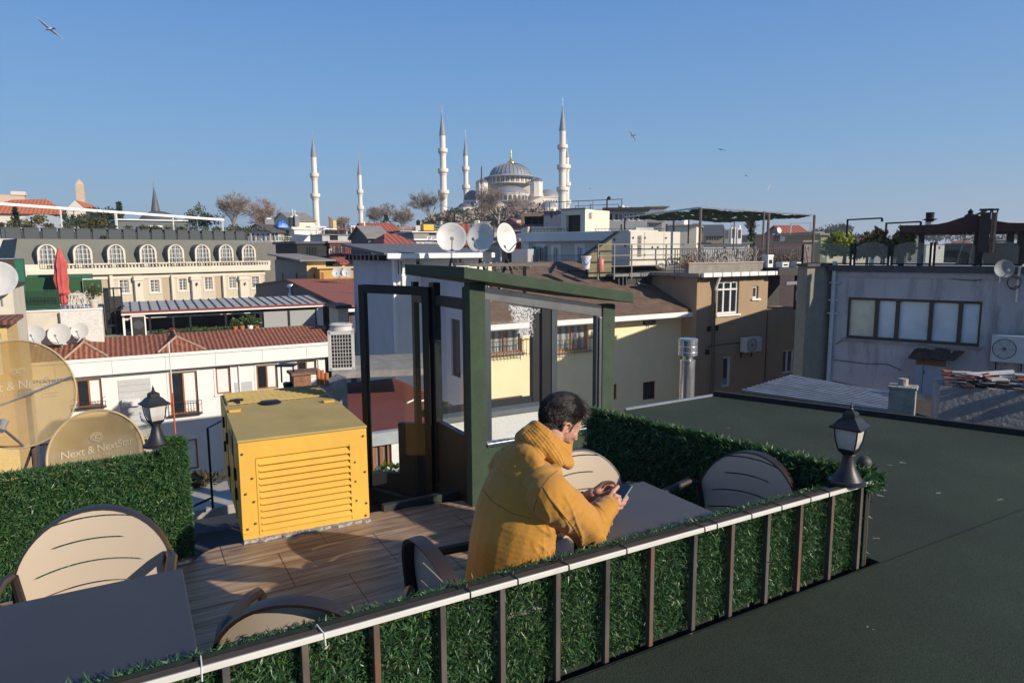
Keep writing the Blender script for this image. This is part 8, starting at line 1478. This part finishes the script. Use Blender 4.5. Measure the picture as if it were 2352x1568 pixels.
dl=[('long pale apartment house with small windows behind the shade net',1505,1572,494,1520,95,-20,WHW,'flat',[(1552+k*5,503,1555+k*5,508)for k in range(3)]+[(1552+k*5,511,1555+k*5,516)for k in range(3)]),('cream building stepping behind the white generator',1515,1600,520,1530,80,-20,CREAM,'flat',[(1562,527,1568,533),(1573,527,1579,533)]),('brown tiled roof house right of the net pole',1578,1618,534,1590,100,-15,CREAM,'hip',[(1600,538,1605,544)]),('dark roofed house under the netting',1622,1664,541,1640,90,-10,mat_('tan_far_wall',(.38,.3,.2)),'gable',[(1626+k*6,545,1629+k*6,553)for k in range(5)]),('white stepped house under the netting with twin roof boxes',1616,1722,560,1640,70,-12,WHW,'flat',[(1660,565,1668,572)]),('grey blue small block right of the cypress',1744,1778,540,1755,95,0,BLG,'flat',[(1750,546,1755,553)]),('dull pink house with a pale frame',1777,1814,540,1790,80,5,PNK,'flat',[(1783,548,1790,558)]),('brown tiled house with dark openings by the net corner',1813,1866,546,1830,78,5,mat_('mauve_wall',(.35,.3,.3)),'gable',[(1832,553,1845,565)]),('salmon striped narrow house by the net corner',1848,1870,556,1855,60,0,mat_('salmon_wall',(.5,.33,.26)),'flat',[(1852,566,1858,576)]),('white narrow tower house with a dark tank',1868,1886,536,1875,70,5,WHW,'flat',[(1872,545,1878,553)]),('moss green narrow house left of the yellow green bush',1886,1902,540,1892,65,5,mat_('moss_wall',(.25,.28,.17)),'flat',[(1890,572,1898,590)]),('wide low house with a flat pale roof behind the glass railing',1895,1990,562,1930,75,-5,CREAM,'flat',[]),('far grey block seen through the pavilion, left',2085,2110,546,2090,160,-5,GREYW,'flat',[(2092,552,2098,558)]),('far dark block seen through the pavilion, right',2290,2330,552,2300,140,-5,DKG,'flat',[(2300,556,2306,562)]),('grey shed roofed house far left of the net canopy',1455,1520,512,1470,62,-12,GREYW,'shed',[(1462,516,1470,524),(1480,516,1490,524)]),('pale house with a balcony behind the platform rails',1410,1470,512,1430,55,-12,mat_('off_white_wall',(.55,.54,.52)),'flat',[(1420,517,1428,527)])]
for i,(lb,x0,x1,yt,xr_,Yd,an,mm,rf_,hs)in enumerate(dl):house('distant_house',lb,'house',x0,x1,yt,xr_,Yd,an,7,mm,hs,white,darkglass,roof=rf_,rise=.15 if rf_=='flat' else 1.4,rmat=None if rf_=='gable' and i!=3 else(ROOFG if rf_ in('flat','shed')else(RDR if i!=3 else DKG)),zb=-14,nv=0)
for i,(x,y0,y1,w_,lb)in enumerate(((1669,526,560,11,'grey louvred roof box, left of the two white ones'),(1684,522,560,11,'white roof vent tower with a dark panel, left one'),(1698,524,560,10,'white roof vent tower with a dark panel, right one'))):
 a,c=PY(x,y1,68),PY(x,y0,68);E=empty('vent_tower',(a.x,68,a.z),0,lb,'vent tower');q=w_/2*68/1568;hh=c.z-a.z;b=MB();b.box(-q,q,0,q*2,0,hh);b.build('shaft',GREYW if i==0 else white,E);b=MB();b.box(-q*.6,q*.6,-.02,-.001,hh*.35,hh*.9);b.build('louvre',DKG,E)
 if i:b=MB();b.lathe([(q*.7,hh),(q*.8,hh+.25),(.0,hh+.35)],12,c=(0,q,0));b.build('cowl',white,E)
bush('cypress',PY(1725,566,75),(.5,.5,1.4),500,EVG,801,'thin dark cypress beyond the shade net','tree',0,.3,cone=True);treeat(1720,508,560,80,.35,'thin leafless poplar beside the dark cypress',seed=33,lev=4,tw=.03,group=None)
E=empty('rooftop_gantry',PY(1838,548,74),0,'pale open steel frame on the rooftops by the net corner','frame');b=MB();L_=2.1;
for s in(-1,1):b.beam((s*L_/2,0,0),(s*L_/2,0,1.6),.12)
b.beam((-L_/2,0,1.6),(L_/2,0,1.65),.14);b.build('frame',galv,E)
c=PY(1790,529,76);dish(c,.35,(.6,-1,.3),'small pale dish on the dull pink house',DISH,depth=.1)
rg=random.Random(42);walls_=[WHW,CREAM,BEIGE,GREYW,MC['mid_grey_wall'],PNK,SHD,YLW,BLG,MC['pale_grey_wall']];wn_=['white','cream','beige','dark grey','mid grey','dull pink','olive','yellow','blue grey','pale grey']
pl_=[(690,26,541,135),(722,30,538,140),(756,24,534,150),(782,26,537,128),(808,22,534,145),(830,24,533,125),(856,26,529,150),(880,24,531,130),(905,26,527,155),(930,24,526,135),(952,22,524,160),(975,26,527,120),(1000,24,524,140),(1025,26,528,110),(1052,28,524,130),(1080,26,529,95),(1108,26,526,120),(1136,28,530,90),(1162,26,526,115),(1188,26,523,100),(1215,28,520,85),(1345,26,507,120),(1372,26,503,110),(1400,30,505,130),(1440,34,507,140),(1480,30,509,120),(1020,30,556,55),(1060,26,560,50),(1095,26,557,56),(1135,28,560,52),(1600,30,545,130),(1650,34,550,150),(1700,30,553,140),(1740,34,556,120),(1790,34,558,130),(1840,36,560,140),(1890,30,560,120),(1930,34,562,160),(1975,40,561,200),(2030,40,562,220),(2090,40,562,190),(2150,44,563,240),(2210,40,562,200),(2270,44,563,220),(2330,40,564,190),(1530,34,530,150),(1570,30,536,140),(1310,26,512,90),(1270,24,514,100)]
rn={'flat':'flat roofed','hip':'red hip roofed','gable':'gabled','shed':'lean-to roofed'}
def place_word(x):return 'left of the leftmost minaret' if x<720 else 'between the two left minarets' if x<830 else 'right of the second minaret' if x<960 else 'behind the three big dishes' if x<1200 else 'beside the cream tower block' if x<1400 else 'behind the white generator' if x<1600 else 'beyond the shade net' if x<1880 else 'on the far skyline behind the glass railing'
cnt={}
for i,(x,w_,yt,Yd)in enumerate(pl_):
 k=rg.randrange(len(walls_));rf_=rg.choice(['flat','flat','hip','gable','shed']);an=rg.choice([-30,-15,5,25,35]);key=(wn_[k],rf_,place_word(x));t=0
 while key in cnt and t<40:k=rg.randrange(len(walls_));rf_=rg.choice(['flat','hip','gable','shed']);key=(wn_[k],rf_,place_word(x));t+=1
 cnt[key]=1;hs=[(x-w_*.32+q*w_*.22,yt+3.5,x-w_*.32+q*w_*.22+w_*.1,yt+9)for q in range(3)]
 F_=house('distant_house',f'distant {wn_[k]} {rn[rf_]} house {place_word(x)}','house',x-w_/2,x+w_/2,yt,x,Yd,an,rg.uniform(6,10),walls_[k],hs,white if k else ANT,darkglass,roof=rf_,rise=.2 if rf_=='flat' else rg.uniform(.9,1.5),rmat=ROOFG if rf_ in('flat','shed')else RDR,nv=0,zb=-16,group='distant houses on the skyline')
 if rg.random()<.6:xx=rg.uniform(.2,.8)*F_.w;F_.box('chimney',walls_[(k+3)%10],xx-.3,xx+.3,2,2.6,F_.h,F_.h+rg.uniform(.8,2.0))
 if rg.random()<.4:b=MB();xx=rg.uniform(.2,.8)*F_.w;b.tube([(xx,1,F_.h),(xx,1,F_.h+2.4)],.05,4);b.beam((xx-.5,1,F_.h+2.2),(xx+.5,1,F_.h+2.2),.05);b.build('aerial',iron,F_.E)
for i,(x,yb,Yd,rx,hz_,mt,lb)in enumerate(((1040,520,240,6,3.5,EVG,'round dark tree right of the third minaret'),(1012,528,200,5,2.2,TWG,'brown scrub at the foot of the third minaret'),(1140,532,180,9,3,TWG,'brown scrub below the mosque left'),(1200,530,170,8,3,TWG,'brown scrub below the mosque right'),(1980,566,300,12,3,EVG,'far dark trees behind the glass railing left'),(2150,566,300,16,3.4,EVG,'far dark trees behind the glass railing middle'),(2300,566,300,14,3,EVG,'far dark trees behind the glass railing right'),(1920,560,260,9,4,EVO,'far olive trees left of the glass railing'))):
 bush('distant_tree_clump',PY(x,yb,Yd),(rx,rx*.6,hz_),900,mt,900+i,lb,'trees',0,1.0)
b=MB();b.box(-6300,6300,-460,7900,-48,88);hz_o=b.build('haze',None);hz_m=bpy.data.materials.new('winter_air');hz_m.use_nodes=True;t=hz_m.node_tree;t.nodes.clear();o=t.nodes.new('ShaderNodeOutputMaterial');pv_=t.nodes.new('ShaderNodeVolumePrincipled');pv_.inputs['Color'].default_value=(.8,.88,1,1);pv_.inputs['Density'].default_value=.0004;pv_.inputs['Anisotropy'].default_value=.2;t.links.new(pv_.outputs[0],o.inputs['Volume']);hz_o.data.materials.clear();hz_o.data.materials.append(hz_m);props(hz_o,kind='stuff')
